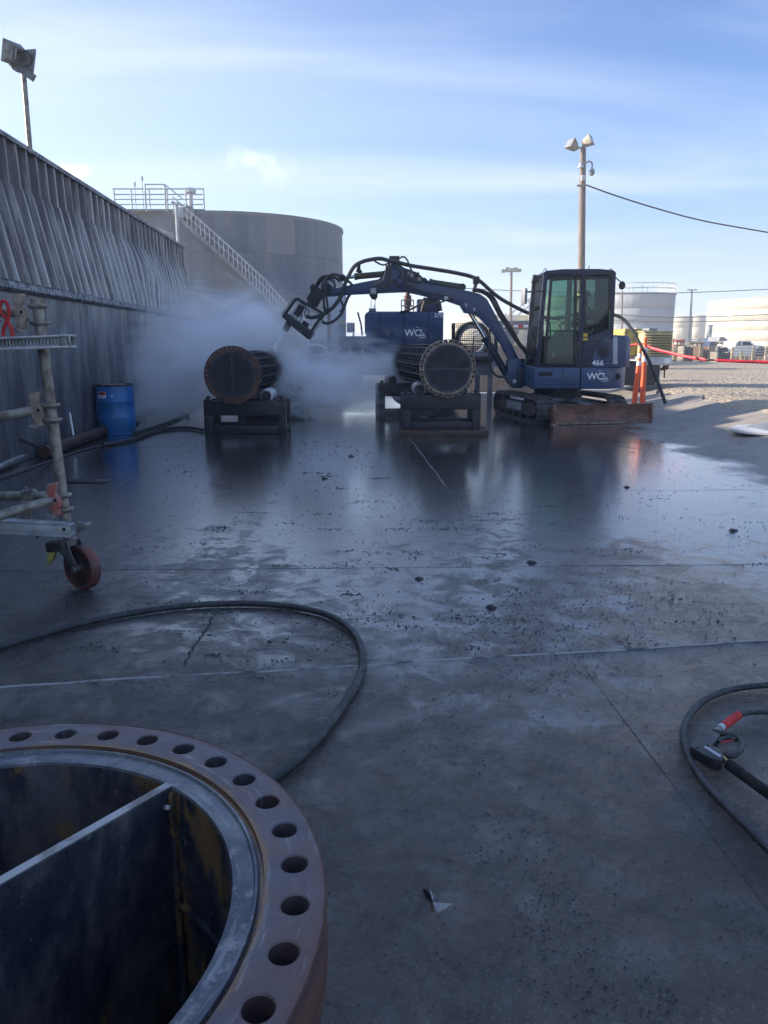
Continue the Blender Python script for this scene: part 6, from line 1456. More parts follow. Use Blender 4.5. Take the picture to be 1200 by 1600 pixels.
# control gear on the left part of the bed
MB().cyl(P(523, 558, YT+.7), P(523, 463, YT+.7), 0.235, n=36).build('vacuum_canister', 'ltgrey', T, bev=0.02)
MB().lathe([(0.235, 0), (0.20, 0.08), (0.08, 0.13), (0.001, 0.135)], P(523, 463, YT+.7), (0, 0, 1), 36).build('canister_dome', 'ltgrey', T)
MB().cyl(P(514, 552, YT+.3), P(514, 490, YT+.3), 0.035, n=14).build('brown_pipe', 'rust', T)
CP = MB().bb(X_at(453), X_at(482), YT+0.1, YT+0.35, Z_at(550), Z_at(533)).build('control_panel', 'ltgrey', T, bev=0.008)
MB().bb(X_at(457), X_at(478), YT+0.09, YT+0.1, Z_at(543), Z_at(539)).build('yellow_strip', 'yellow', CP)
mb = MB()
for u in (458, 463, 468, 473, 478):
    for v in (536, 547): mb.cyl(P(u, v, YT+0.08), P(u, v, YT+0.1), 0.016, n=8)
mb.build('gauges', 'black', CP)
MB().bb(X_at(482), X_at(502), YT+0.4, YT+0.8, Z_at(556), Z_at(530)).build('blue_box', 'navy', T, bev=0.01)
MB().tube(spline([P(u, v, YT+.0) for u, v in ((470, 545), (490, 539), (505, 542), (512, 550), (495, 556), (470, 558), (455, 560))], 6), 0.025, 8).build('pale_hose', 'ropehemp', T)
MB().bb(X_at(527), X_at(572), YT+0.3, YT+1.2, Z_at(556), Z_at(525)).build('tool_locker', 'navy_dark', T, bev=0.015)
MB().box(P(548, 512, YT+.4), (0.16, 0.12, 0.19)).tube([P(552, 520, YT+.4), P(553, 528, YT+.4)], 0.02, 8).build('work_lamp', 'greybox', T, bev=0.015)
MB().box(P(535, 504, YT+.5), (0.12, 0.1, 0.09)).build('yellow_beacon', 'beige', T, bev=0.01)
MB().tube([P(566, 524, YT+.3), P(564, 506, YT+.3), P(559, 488, YT+.3)], 0.018, 8).build('lever', 'black', T)
for u in (529, 546, 566): MB().tube([P(u, 555, YT), P(u, 545, YT)], 0.02, 8).ball(P(u, 544, YT), 0.03, 8, 6).build('valve', 'steel', T)

# things to the right of the blue enclosure
YC = 17.2
C = thing('wire_cage', 'wire mesh cage holding a coiled pale hose reel behind the boom', 'cage', P(735, 560, YC))
mb = MB()
cu0, cu1, cv0, cv1 = 708, 775, 505, 553
for i in range(24):
    u = cu0+(cu1-cu0)*i/23; mb.tube([P(u, cv1, YC), P(u, cv0, YC)], 0.006, 4)
for j in range(17):
    v = cv0+(cv1-cv0)*j/16; mb.tube([P(cu0, v, YC), P(cu1, v, YC)], 0.006, 4)
mb.build('mesh_panel', 'black', C, kind='stuff')
for u in (cu0, cu1): MB().beam(P(u, 566, YC), P(u, 505, YC), 0.07, 0.07, (0, 1, 0)).build('post', 'black', C)
MB().beam(P(cu0, 554, YC), P(cu1, 554, YC), 0.09, 0.06, (0, 1, 0)).build('bottom_rail', 'greybox', C)
rc_ = P(738, 532, YC+0.4)
MB().lathe([(0.33, -0.16), (0.40, -0.18), (0.42, 0), (0.40, 0.18), (0.33, 0.16), (0.33, -0.16)], rc_, (0, 1, 0), 36).build('hose_reel', 'rubber', C)
MB().lathe([(0.27, -0.15), (0.325, -0.17), (0.325, 0.15), (0.27, 0.15), (0.27, -0.15)], rc_, (0, 1, 0), 36).build('reel_rim', 'ropehemp', C)
MB().beam(rc_+Vector((-0.3, -0.1, 0)), rc_+Vector((0.3, -0.1, -0.02)), 0.03, 0.03).beam(rc_+Vector((0, -0.1, -0.3)), rc_+Vector((0.02, -0.1, 0.1)), 0.03, 0.03).build('reel_spoke', 'greybox', C)
o_ = P(735, 583, YC+0.2)
tag(MB().bb(P(700, 570, YC).x, P(778, 570, YC).x, YC-0.2, YC+0.9, Z_at(573, YC), Z_at(563, YC)).bb(P(742, 590, YC).x, P(750, 590, YC).x, YC, YC+0.1, 0.0, Z_at(573, YC)).bb(P(762, 590, YC).x, P(770, 590, YC).x, YC, YC+0.1, 0.0, Z_at(573, YC)).bb(P(703, 590, YC).x, P(711, 590, YC).x, YC, YC+0.1, 0.0, Z_at(573, YC)).build('steel_bench', 'greybox', org=(o_.x, YC, 0)), 'grey steel bench frame carrying the wire cage', 'bench')
YW = 19.5
tag(MB().bb(P(694, 570, YW).x, P(842, 570, YW).x, YW, YW+0.35, 0, Z_at(540, YW)).build('concrete_barrier', 'tan', org=(P(770, 570, YW).x, YW, 0), bev=0.02), 'tan concrete wall section between the cage and the excavator', 'barrier')
tag(MB().bb(P(690, 570, 18.6).x, P(830, 570, 18.6).x, 18.5, 18.75, 0, 0.10).build('pale_kerb', 'ltgrey', org=(P(770, 570, 18.6).x, 18.6, 0), bev=0.01), 'low pale kerb on the ground behind the tracks', 'kerb')
YN = 21.0
GNK = thing('gooseneck_trailer', 'dark gooseneck trailer beam with red and white tape left of the cab', 'trailer', P(812, 540, YN))
MB().bb(P(778, 510, YN).x, P(850, 510, YN).x, YN, YN+0.5, Z_at(515, YN), Z_at(501, YN)).build('neck_beam', 'greybox', GNK, bev=0.02)
MB().prism([P(783, 516, YN), P(812, 516, YN), P(800, 545, YN), P(786, 545, YN)], (0, 0.3, 0)).build('gusset', 'greybox', GNK, bev=0.01)
for k in range(6): MB().bb(P(786+k*8, 510, YN).x, P(793+k*8, 510, YN).x, YN-0.012, YN-0.002, Z_at(511.5, YN), Z_at(507.5, YN)).build('reflective_tape', 'decal' if k % 2 == 0 else 'red', GNK)
MB().beam(P(790, 545, YN+.15), Vector((P(790, 545, YN).x, YN+.15, 0.2)), 0.12, 0.12).beam(P(846, 515, YN+.15), Vector((P(846, 515, YN).x, YN+.15, 0.2)), 0.12, 0.12).build('landing_leg', 'greybox', GNK)

# ================================================================== RIGHT: GENERATOR TRAILER, CONES, TAPE, WORKER
YG = 17.7; gzz = 0.30
GT = thing('generator_trailer', 'beige louvred generator trailer on a black skirt standing on the gravel behind the cones', 'generator', (P(1010, 560, YG).x, YG, gzz))
gx = lambda u: P(u, 560, YG).x; gz2 = lambda v: P(1010, v, YG).z
BXg = MB().bb(gx(1005), gx(1049), YG+0.02, YG+1.6, gz2(557), gz2(519)).build('enclosure', 'beige', GT, bev=0.012)
for k in range(9):
    z0 = gz2(555-k*4.1); MB().prism([(gx(1006), YG-0.035, z0-0.012), (gx(1006), YG+0.02, z0+0.010), (gx(1006), YG+0.02, z0+0.030), (gx(1006), YG-0.045, z0+0.002)], (gx(1048)-gx(1006), 0, 0)).build('louvre', 'beige', BXg)
    MB().bb(gx(1006), gx(1048), YG+0.012, YG+0.019, z0-0.016, z0-0.004).build('louvre_gap', 'void', BXg)
MB().bb(gx(1003), gx(1050), YG+0.0, YG+1.62, gz2(519)+0.003, gz2(517)).build('lid', 'beige', GT, bev=0.008)
MB().bb(gx(1018), gx(1031), YG+0.3, YG+0.8, gz2(517)+0.003, gz2(512)).build('exhaust_box', 'greybox', GT, bev=0.01)
MB().bb(gx(984), gx(1012), YG+0.5, YG+1.5, gz2(556), gz2(513)).build('rear_hood', 'yellowworn', GT, bev=0.02)
MB().bb(gx(1003), gx(1050), YG-0.02, YG+1.5, gz2(570), gz2(557)-0.003).build('lower_panel', 'ltgrey', GT, bev=0.008)
MB().bb(gx(1038), gx(1048), YG-0.03, YG-0.02, gz2(568), gz2(560)).build('data_plate', 'decal', GT)
MB().prism([(gx(972), YG, gzz+0.02), (gx(1026), YG, gzz+0.02), (gx(1031), YG, gzz+0.15), (gx(1031), YG, gz2(566)), (gx(972), YG, gz2(563))], (0, 1.4, 0)).build('fuel_skirt', 'black', GT, bev=0.02)
MB().beam((gx(1030), YG+0.7, gz2(580)), (gx(1058), YG+0.6, gz2(577)), 0.09, 0.07).build('drawbar', 'rust', GT)
MB().tube([(gx(1046), YG+0.6, gzz), (gx(1046), YG+0.6, gz2(571))], 0.025, 10).cyl((gx(1046), YG+0.6, gzz), (gx(1046), YG+0.6, gzz+0.03), 0.08, n=14).build('jack_leg', 'steel', GT)
MB().tube([(gx(1053), YG+0.55, gz2(577)), (gx(1054), YG+0.55, gz2(592))], 0.018, 8).box((gx(1056), YG+0.6, gz2(575)), (0.12, 0.08, 0.09)).build('hitch_chain', 'rust', GT)
for yy in (YG+0.02, YG+1.3): MB().cyl((gx(995), yy, gzz+0.26), (gx(995), yy+0.15, gzz+0.26), 0.26, n=28).build('wheel', 'rubber', GT)
# yellow loader arm machine behind worker
YY = 30.0
YM = thing('yellow_light_tower', 'yellow painted machine frame between the worker and the beige generator', 'machine', (P(992, 560, YY).x, YY, gzz))
MB().prism([P(u, v, YY) for u, v in ((975, 518), (984, 515), (992, 518), (996, 530), (997, 548), (992, 562), (987, 562), (990, 545), (986, 530), (980, 526), (976, 527))], (0, 0.3, 0)).build('arm', 'yellow', YM, bev=0.02)
MB().prism([P(u, v, YY+.1) for u, v in ((984, 562), (996, 562), (995, 573), (984, 573))], (0, 0.25, 0)).build('post', 'yellow', YM, bev=0.02)
MB().bb(P(984, 520, YY).x, P(1012, 520, YY).x, YY+0.5, YY+1.4, P(990, 540, YY).z, P(990, 518, YY).z).build('engine_cover', 'yellow', YM, bev=0.03)
MB().tube([P(994, 520, YY), P(994, 512, YY)], 0.05, 12).build('exhaust', 'white', YM)
MB().bb(P(984, 520, YY).x, P(1012, 520, YY).x, YY+0.6, YY+1.3, gzz, P(990, 540, YY).z-0.003).build('body', 'greybox', YM, bev=0.02)
# channeliser cones
def cone(pb, pt, Yc, label, k):
    b_, t_ = Vector((P(*pb, Yc).x, Yc, 0)), P(*pt, Yc); b_.z = ground_z(b_.x, b_.y)+0.01; ax_v = (t_-b_); H_ = ax_v.length
    t = thing('delineator_cone', label, 'traffic cone', b_, 'orange delineators at the gravel edge')
    prof = [(0.060, 0.03), (0.056, 0.05), (0.052, 0.35*H_), (0.044, 0.70*H_), (0.038, 0.86*H_), (0.034, 0.87*H_)]
    MB().lathe(prof, b_, ax_v, 28).build('cone_body', 'orange', t)
    for h0, h1 in ((0.66, 0.74), (0.78, 0.86)): 
        r0 = 0.052+(0.038-0.052)*((h0-0.35)/0.51)+0.003; r1 = 0.052+(0.038-0.052)*((h1-0.35)/0.51)+0.003
        MB().lathe([(r0-.002, h0*H_), (r0, h0*H_+0.002), (r1, h1*H_-0.002), (r1-.002, h1*H_)], b_, ax_v, 28).build('reflective_collar', 'decal', t)
    MB().lathe([(0.026, 0.87*H_), (0.022, 0.93*H_), (0.034, 0.95*H_), (0.034, 0.985*H_), (0.001, 1.0*H_)], b_, ax_v, 20).build('handle_knob', 'orange', t)
    m_ = Matrix.Rotation(0.3*k, 3, 'Z'); MB().box(b_+Vector((0, 0, 0.02)), (0.36, 0.36, 0.045), m_).build('rubber_base', 'rubber', t, bev=0.01)
    return t_
c1 = cone((992, 610), (1002, 538), 15.4, 'left leaning orange delineator behind the dozer blade', 1)
c2 = cone((1005, 612), (1009, 527), 15.0, 'right orange delineator standing nearer beside the black hose', 2)
# barricade tape
def ribbon(pix, w, mat, name, label, Yf):
    pts = spline([P(u, v, Yf(u)) for u, v in pix], 8); mb = MB(); n = len(pts)
    for i, p in enumerate(pts):
        tw = 0.35*math.sin(i*0.33); dz_ = Vector((0, math.sin(tw), math.cos(tw)))*w/2; mb.v += [tuple(p-dz_), tuple(p+dz_)]
    mb.f = [(2*i, 2*i+1, 2*i+3, 2*i+2) for i in range(n-1)]
    o = mb.build(name, mat, org=pts[0], smooth=180); md = o.modifiers.new('thick', 'SOLIDIFY'); md.thickness = 0.002
    return tag(o, label, 'barricade tape', 'red barricade tape')
ribbon([(1009, 539), (1022, 545), (1045, 551), (1072, 557), (1096, 561), (1102, 562)], 0.052, 'tape', 'barricade_tape', 'sloping red barricade tape running right from the delineators', lambda u: 15.0-(u-1009)*0.014)
ribbon([(1101, 562), (1112, 562.5), (1121, 563)], 0.035, 'tapedark', 'barricade_tape', 'short dark twisted middle section of the barricade tape', lambda u: 13.71-(u-1101)*0.01)
ribbon([(1119, 563), (1150, 564.5), (1180, 565.5), (1230, 567), (1330, 569)], 0.055, 'tape', 'barricade_tape', 'level red barricade tape crossing the right edge of the photo', lambda u: 13.5-(u-1119)*0.004)
ribbon([(1008, 537), (995, 538), (980, 540), (955, 543)], 0.04, 'tape', 'barricade_tape', 'short red barricade tape running left behind the excavator', lambda u: 15.1+(1008-u)*0.01)
# manhole ring
mp_ = G(1205, 673, 0.13); 
MHt = thing('manhole_ring', 'pale round manhole ring with dark cover at the right edge of the slab', 'manhole', mp_)
MB().lathe([(0.30, -0.02), (0.47, -0.03), (0.50, -0.01), (0.50, 0.02), (0.47, 0.035), (0.30, 0.03)], mp_, (0, 0, 1), 48).build('ring', 'ltgrey', MHt)
MB().lathe([(0.31, 0.03), (0.30, 0.045), (0.10, 0.10), (0.001, 0.10)], mp_, (0, 0, 1), 48).build('cover', 'greybox', MHt)

# ---- people
def person(label, J, rad, cloth, split_z, head, hat, hands, org, stripes=(), face=(0, -1, 0), hatmat='hardhat'):
    t = thing('person', label, 'person', org)
    names = list(J.keys()); E_ = [('pel', 'chest'), ('chest', 'neck'), ('neck', 'head0'), ('head0', 'head1'), ('chest', 'shl'), ('shl', 'ell'), ('ell', 'wrl'), ('chest', 'shr'), ('shr', 'elr'), ('elr', 'wrr'), ('pel', 'hil'), ('hil', 'knl'), ('knl', 'anl'), ('anl', 'tol'), ('pel', 'hir'), ('hir', 'knr'), ('knr', 'anr'), ('anr', 'tor')]
    O = Vector(org); me = bpy.data.meshes.new('body'); me.from_pydata([tuple(Vector(J[n])) for n in names], [(names.index(a), names.index(b)) for a, b in E_], [])
    o = bpy.data.objects.new('body', me); COL.objects.link(o)
    sk = o.modifiers.new('skin', 'SKIN'); ss = o.modifiers.new('sub', 'SUBSURF'); ss.levels = 2; ss.render_levels = 2
    for i, n in enumerate(names):
        me.skin_vertices[0].data[i].radius = rad[n]; me.skin_vertices[0].data[i].use_root = (n == 'pel')
    dg = bpy.context.evaluated_depsgraph_get(); dg.update(); m2 = bpy.data.meshes.new_from_object(o.evaluated_get(dg)); o.modifiers.clear(); o.data = m2; bpy.data.meshes.remove(me)
    m2.materials.clear(); m2.materials.append(M[cloth]); m2.materials.append(M['skin']); m2.materials.append(M['black'])
    m2.polygons.foreach_set('use_smooth', [True]*len(m2.polygons))
    for p in m2.polygons:
        c_ = p.center
        if c_.z > split_z: p.material_index = 1
        elif c_.z < min(J['anl'][2], J['anr'][2])+0.04: p.material_index = 2
    o.parent = t; ORG[o.name] = O
    hd = Vector(J['head1'])*0.55+Vector(J['head0'])*0.45+O; f = Vector(face).normalized(); sd_ = f.cross(Vector((0, 0, 1)))
    # face details as small parts
    MB().ball(hd+f*0.098+Vector((0, 0, -0.005)), 0.017, 8, 6, (1, 1.1, 1.5)).build('nose', 'skin', t)
    for s in (-1, 1):
        MB().ball(hd+f*0.085+sd_*s*0.032+Vector((0, 0, 0.025)), 0.013, 8, 6).build('eye', 'black', t)
        MB().ball(hd+sd_*s*0.082, 0.026, 8, 6, (0.6, 0.8, 1.2)).build('ear', 'skin', t)
    MB().ball(hd+f*0.087+Vector((0, 0, -0.045)), 0.020, 8, 6, (1.0, 0.8, 0.3)).build('mouth', 'redlip', t)
    if hat:
        hc_ = hd+Vector((0, 0, 0.055)); hatm = MB().lathe([(0.001, 0.095), (0.06, 0.088), (0.105, 0.05), (0.122, 0.0), (0.135, -0.008), (0.122, -0.014)], hc_, (0, 0, 1), 28)
        hatm.prism([hc_+f*0.09+sd_*0.08, hc_+f*0.175+sd_*0.05, hc_+f*0.18, hc_+f*0.175-sd_*0.05, hc_+f*0.09-sd_*0.08], (0, 0, -0.012)); hatm.build('hard_hat', hatmat, t)
    for w_, dr in hands:
        w_ = Vector(w_)+O; dr = Vector(dr).normalized(); a_, b_, _ = basis(dr)
        MB().ball(w_+dr*0.045, 0.042, 10, 8, (1, 1, 0.9)).build('palm', 'skin', t)
        for k in range(4):
            off = a_*(k-1.5)*0.018; Lf = (0.06, 0.07, 0.066, 0.05)[k]; MB().tube([w_+dr*0.06+off, w_+dr*(0.06+Lf*0.6)+off-b_*0.008, w_+dr*(0.06+Lf*0.9)+off-b_*0.035], [0.010, 0.0095, 0.007], 8).build('finger', 'skin', t)
        MB().tube([w_+dr*0.03+a_*0.03, w_+dr*0.06+a_*0.055, w_+dr*0.085+a_*0.055-b_*0.015], [0.011, 0.010, 0.008], 8).build('thumb', 'skin', t)
    for (c_, rx, ry, h_) in stripes:
        c_ = Vector(c_)+O; n = 24; mb = MB(); mb.v = [(c_.x+math.cos(2*PI*i/n)*rx, c_.y+math.sin(2*PI*i/n)*ry, c_.z+z) for i in range(n) for z in (-h_/2, h_/2)]; mb.f = [(2*i, 2*((i+1) % n), 2*((i+1) % n)+1, 2*i+1) for i in range(n)]
        so_ = mb.build('reflective_band', 'hivis', t)
    return t
# standing worker behind the skirt of the generator
wy = 31.0; wx_ = P(975, 560, wy).x; hz = P(968, 514, wy).z-0.30
sc_ = (hz+0.0)/1.70 if False else 1.0
Jw = {'pel': (0.03, 0, 0.93), 'chest': (0.03, -0.02, 1.25), 'neck': (0.0, -0.03, 1.43), 'head0': (-0.03, -0.04, 1.50), 'head1': (-0.05, -0.05, 1.66), 'shl': (0.20, -0.02, 1.38), 'ell': (0.25, -0.08, 1.12), 'wrl': (0.10, -0.25, 1.00), 'shr': (-0.15, -0.02, 1.38), 'elr': (-0.20, -0.10, 1.12), 'wrr': (-0.08, -0.28, 1.02),
      'hil': (0.12, 0, 0.88), 'knl': (0.13, -0.03, 0.48), 'anl': (0.13, 0.02, 0.09), 'tol': (0.12, -0.14, 0.04), 'hir': (-0.07, 0, 0.88), 'knr': (-0.08, -0.03, 0.48), 'anr': (-0.08, 0.02, 0.09), 'tor': (-0.09, -0.14, 0.04)}
Rw = {'pel': (0.16, 0.12), 'chest': (0.18, 0.13), 'neck': (0.065, 0.065), 'head0': (0.075, 0.085), 'head1': (0.085, 0.095), 'shl': (0.075, 0.075), 'ell': (0.05, 0.05), 'wrl': (0.035, 0.035), 'shr': (0.075, 0.075), 'elr': (0.05, 0.05), 'wrr': (0.035, 0.035), 'hil': (0.10, 0.10), 'knl': (0.072, 0.072), 'anl': (0.055, 0.055), 'tol': (0.045, 0.04), 'hir': (0.10, 0.10), 'knr': (0.072, 0.072), 'anr': (0.055, 0.055), 'tor': (0.045, 0.04)}
wz0 = min(0.30, P(968, 511, wy).z-1.80); wz0 = max(wz0, ground_z(wx_, wy)-0.02)
wscale = (P(968, 511, wy).z-ground_z(wx_, wy))/1.80
Jw = {k: tuple(c*wscale for c in v) for k, v in Jw.items()}; Rw = {k: tuple(c*wscale for c in v) for k, v in Rw.items()}
person('worker in navy coveralls and tan hard hat standing just right of the excavator hood', Jw, Rw, 'navycloth', 1.47*wscale, None, True, [(Jw['wrl'], (-0.3, -1, -0.2)), (Jw['wrr'], (0.1, -1, -0.2))], (wx_, wy, ground_z(wx_, wy)), [((0.03*wscale, -0.01, 1.10*wscale), 0.175*wscale, 0.135*wscale, 0.05)], (-0.7, -0.7, 0))
# seated operator in the cab
ox, oy, oz = sx, sy, cz0+0.42
Jo = {'pel': (0.10, 0, 0.08), 'chest': (0.13, 0, 0.38), 'neck': (0.10, 0, 0.52), 'head0': (0.08, 0, 0.58), 'head1': (0.06, 0, 0.72), 'shl': (0.12, -0.17, 0.46), 'ell': (0.02, -0.24, 0.22), 'wrl': (-0.18, -0.28, 0.30), 'shr': (0.12, 0.17, 0.46), 'elr': (0.02, 0.24, 0.22), 'wrr': (-0.18, 0.28, 0.30),
      'hil': (0.05, -0.09, 0.07), 'knl': (-0.32, -0.13, 0.12), 'anl': (-0.38, -0.12, -0.28), 'tol': (-0.50, -0.12, -0.33), 'hir': (0.05, 0.09, 0.07), 'knr': (-0.32, 0.13, 0.12), 'anr': (-0.38, 0.12, -0.28), 'tor': (-0.50, 0.12, -0.33)}
Ro = {k: (v[0]/wscale*0.9, v[1]/wscale*0.9) for k, v in Rw.items()}
person('seated operator in dark clothes and hard hat behind the excavator cab glass', Jo, Ro, 'navycloth', 0.56, None, True, [(Jo['wrl'], (-0.8, 0.1, -0.3)), (Jo['wrr'], (-0.8, -0.1, -0.3))], (ox, oy, oz), [((0.12, 0, 0.30), 0.15, 0.17, 0.04)], (-1, 0, 0))

# ================================================================== FAR YARD
def at_ground(u, Y): 
    x = (u-600)/1228*Y; return Vector((x, Y, ground_z(x, Y)))
# pickup truck
YP = 52.0
pb = at_ground(1165, YP); PT = thing('pickup_truck', 'white pickup truck parked behind the fence in front of the big cream tank', 'pickup truck', pb)
px = lambda u: (u-600)/1228*YP; pz_ = lambda v: P(1165, v, YP).z
prof = [(1147, 556), (1146, 546), (1148, 541), (1150, 534), (1154, 532), (1172, 532), (1180, 539), (1192, 540), (1199, 543), (1200, 556)]
MB().prism([(px(u), YP, pz_(v)) for u, v in prof], (0, 1.9, 0)).build('body', 'white', PT, bev=0.08)
MB().prism([(px(u), YP-0.01, pz_(v)) for u, v in ((1151, 540), (1153.5, 534), (1157.5, 534), (1158.5, 540))], (0, 0.03, 0)).build('window', 'glass2', PT)
MB().prism([(px(u), YP-0.01, pz_(v)) for u, v in ((1160, 540), (1160, 534), (1170, 534), (1176, 539.5))], (0, 0.03, 0)).build('window', 'void', PT)
MB().bb(px(1120), px(1146), YP+0.05, YP+1.85, pz_(553), pz_(544)).build('cargo_bed', 'white', PT, bev=0.05)
for u in (1130, 1190): MB().cyl((px(u), YP-0.02, pb.z+0.38), (px(u), YP+0.25, pb.z+0.38), 0.38, n=20).build('wheel', 'rubber', PT)
tag(MB().prism([(px(u), YP+3, pz_(v)) for u, v in ((1152, 534), (1154, 525), (1162, 526), (1172, 533))], (0, 2, 0)).build('grey_tarp_load', 'greybox', org=(px(1162), YP+3, pb.z), bev=0.1), 'grey covered load rising behind the white pickup roof', 'covered load')
# racks
rk = [(1053, 1067, 546, 556, 44, 'beige', 'tan crate rack nearest the generator'), (1069, 1090, 541, 556, 43, 'darkbundle', 'rack of dark upright bundles left of the two tan crates'), (1094, 1100, 541, 558, 42, 'yard', 'narrow tan crate right of the dark upright bundles'),
      (1101, 1107, 541, 556, 43.5, 'darkbundle', 'thin dark bundle between two tan crates'), (1108, 1119, 541, 558, 42.5, 'yard', 'square tan crate in the middle of the far yard row'), (1121, 1138, 542, 554, 44, 'darkbundle', 'dark leaning tyre stack right of the square crate'), (1122, 1146, 550, 559, 41, 'darkbundle', 'low dark machine with round end in front of the tyre stack')]
for k, (u0, u1, v0, v1, Yk, mt, lb) in enumerate(rk):
    xk0, xk1 = (u0-600)/1228*Yk, (u1-600)/1228*Yk; z1_ = P(u0, v0, Yk).z; x_c = (xk0+xk1)/2; zb_ = ground_z(x_c, Yk)
    t = thing('storage_crate' if mt != 'darkbundle' else 'stacked_bundle', lb, 'crate' if mt != 'darkbundle' else 'bundle', (x_c, Yk, zb_))
    nn = max(2, int((u1-u0)/3.5)); 
    for i in range(nn):
        xa_ = xk0+(xk1-xk0)*i/nn; xb_ = xk0+(xk1-xk0)*(i+0.86)/nn
        if mt == 'darkbundle': MB().cyl(((xa_+xb_)/2, Yk, zb_+0.12), ((xa_+xb_)/2+0.03, Yk+0.05, z1_-0.05*(i % 2)), (xb_-xa_)*0.55, n=10).build('roll', mt, t)
        else: MB().bb(xa_, xb_, Yk, Yk+0.05, zb_+0.05, z1_).build('board', mt, t)
    MB().bb(xk0, xk1, Yk+0.06, Yk+0.9, zb_, zb_+0.12).bb(xk0, xk0+0.06, Yk+0.06, Yk+0.9, zb_+0.13, z1_).bb(xk1-0.06, xk1, Yk+0.06, Yk+0.9, zb_+0.13, z1_).build('frame', 'wood' if mt != 'darkbundle' else 'galv', t)
tag(MB().bb((1109-600)/1228*60, (1121-600)/1228*60, 60, 61.5, 1.0, P(1115, 528, 60).z).build('blue_container', 'navy', org=((1115-600)/1228*60, 60, 0.3), bev=0.05), 'small blue box on legs in front of the slender vessel', 'container')
o = tag(MB().bb((1109.5-600)/1228*60, (1110.5-600)/1228*60, 60.1, 60.2, 0.3, 0.99).bb((1119.5-600)/1228*60, (1120.5-600)/1228*60, 60.1, 60.2, 0.3, 0.99).bb((1109.5-600)/1228*60, (1120.5-600)/1228*60, 60.3, 61.3, 0.90, 0.99).build('steel_table', 'greybox', org=((1115-600)/1228*60, 60, 0.3)), 'grey steel table under the small blue box', 'table')
# fence of posts and rails in front of the pickup
YF = 40.0; F_ = thing('yard_fence', 'grey rail fence with timber posts in front of the white pickup', 'fence', at_ground(1170, YF))
for u in (1145, 1160, 1178, 1198, 1220, 1245):
    b_ = at_ground(u, YF); MB().tube([b_, (b_.x, YF, P(u, 541 if u != 1160 else 548, YF).z)], 0.07, 8).build('post', 'yard' if u != 1160 else 'beige', F_)
for v in (543.5, 548, 552): MB().bb(px(1145)*YF/YP, px(1260)*YF/YP, YF-0.05, YF-0.01, P(1150, v+1.2, YF).z, P(1150, v, YF).z).build('rail', 'ltgrey', F_)
for k in range(16):
    u = 1147+k*7; b_ = at_ground(u, YF+0.6); MB().bb(b_.x-0.09, b_.x+0.09, YF+0.5, YF+0.55, b_.z+0.1, b_.z+0.32).build('kick_board', 'yard', F_)
# red and brown pipe stacks and clutter strip
rnd = random.Random(11)
for k, (u0, u1, v0, lb, mt) in enumerate([(1051, 1073, 533, 'red pipe stack on the far rack left of the lamp post', 'red'), (1075, 1102, 536, 'pale pipe stack on the far rack right of the lamp post', 'yard'), (1122, 1144, 536, 'dark heap of fittings left of the white pickup', 'darkbundle')]):
    Yk = 58; xk0, xk1 = (u0-600)/1228*Yk, (u1-600)/1228*Yk; zt_ = P(u0, v0, Yk).z; zb_ = ground_z(xk0, Yk); t = thing('pipe_stack', lb, 'pipe stack', ((xk0+xk1)/2, Yk, zb_))
    for i in range(12):
        zz = zb_+0.15+(zt_-zb_-0.15)*(i//3)/3.0; MB().cyl((xk0+rnd.uniform(0, 0.2), Yk+0.25*(i % 3), zz), (xk1-rnd.uniform(0, 0.2), Yk+0.25*(i % 3), zz+rnd.uniform(-0.04, 0.04)), rnd.uniform(0.05, 0.11), n=8).build('pipe', mt if i % 2 else 'yard', t)
    for xx in (xk0+0.3, (xk0+xk1)/2, xk1-0.3): MB().beam((xx, Yk-0.1, zb_), (xx, Yk-0.1, zt_), 0.08, 0.08).build('rack_post', 'rust', t)
tag(MB().bb((1010-600)/1228*70, (1300-600)/1228*70, 70, 70.3, 0.25, P(1100, 543, 70).z).build('block_wall', 'yard', org=((1100-600)/1228*70, 70, .3)), 'low tan bund wall in front of the right hand tanks', 'wall')
tag(MB().bb((640-600)/1228*75, (1005-600)/1228*75, 75, 75.3, 0.0, P(800, 536, 75).z).build('block_wall', 'yard', org=((800-600)/1228*75, 75, .2)), 'low tan bund wall behind the truck and excavator', 'wall')
tag(MB().bb((-400-600)/1228*75, (630-600)/1228*75, 75, 75.3, 0.0, P(400, 534, 75).z).build('block_wall', 'greybox', org=((500-600)/1228*75, 75, .2)), 'low grey bund wall beyond the big dark tank', 'wall')
# thin pipe rack in front of the tanks
t = thing('pipe_rack', 'thin pale pipe rack running in front of the cream tanks', 'pipe rack', at_ground(1075, 66)); 
for v in (531, 534): MB().beam(P(1050, v, 66), P(1110, v-1, 66), 0.09, 0.09).build('pipe', 'ltgrey', t)
for u in (1052, 1066, 1080, 1094, 1108): b_ = at_ground(u, 66); MB().tube([b_, P(u, 529, 66)], 0.07, 6).build('upright', 'yard', t)
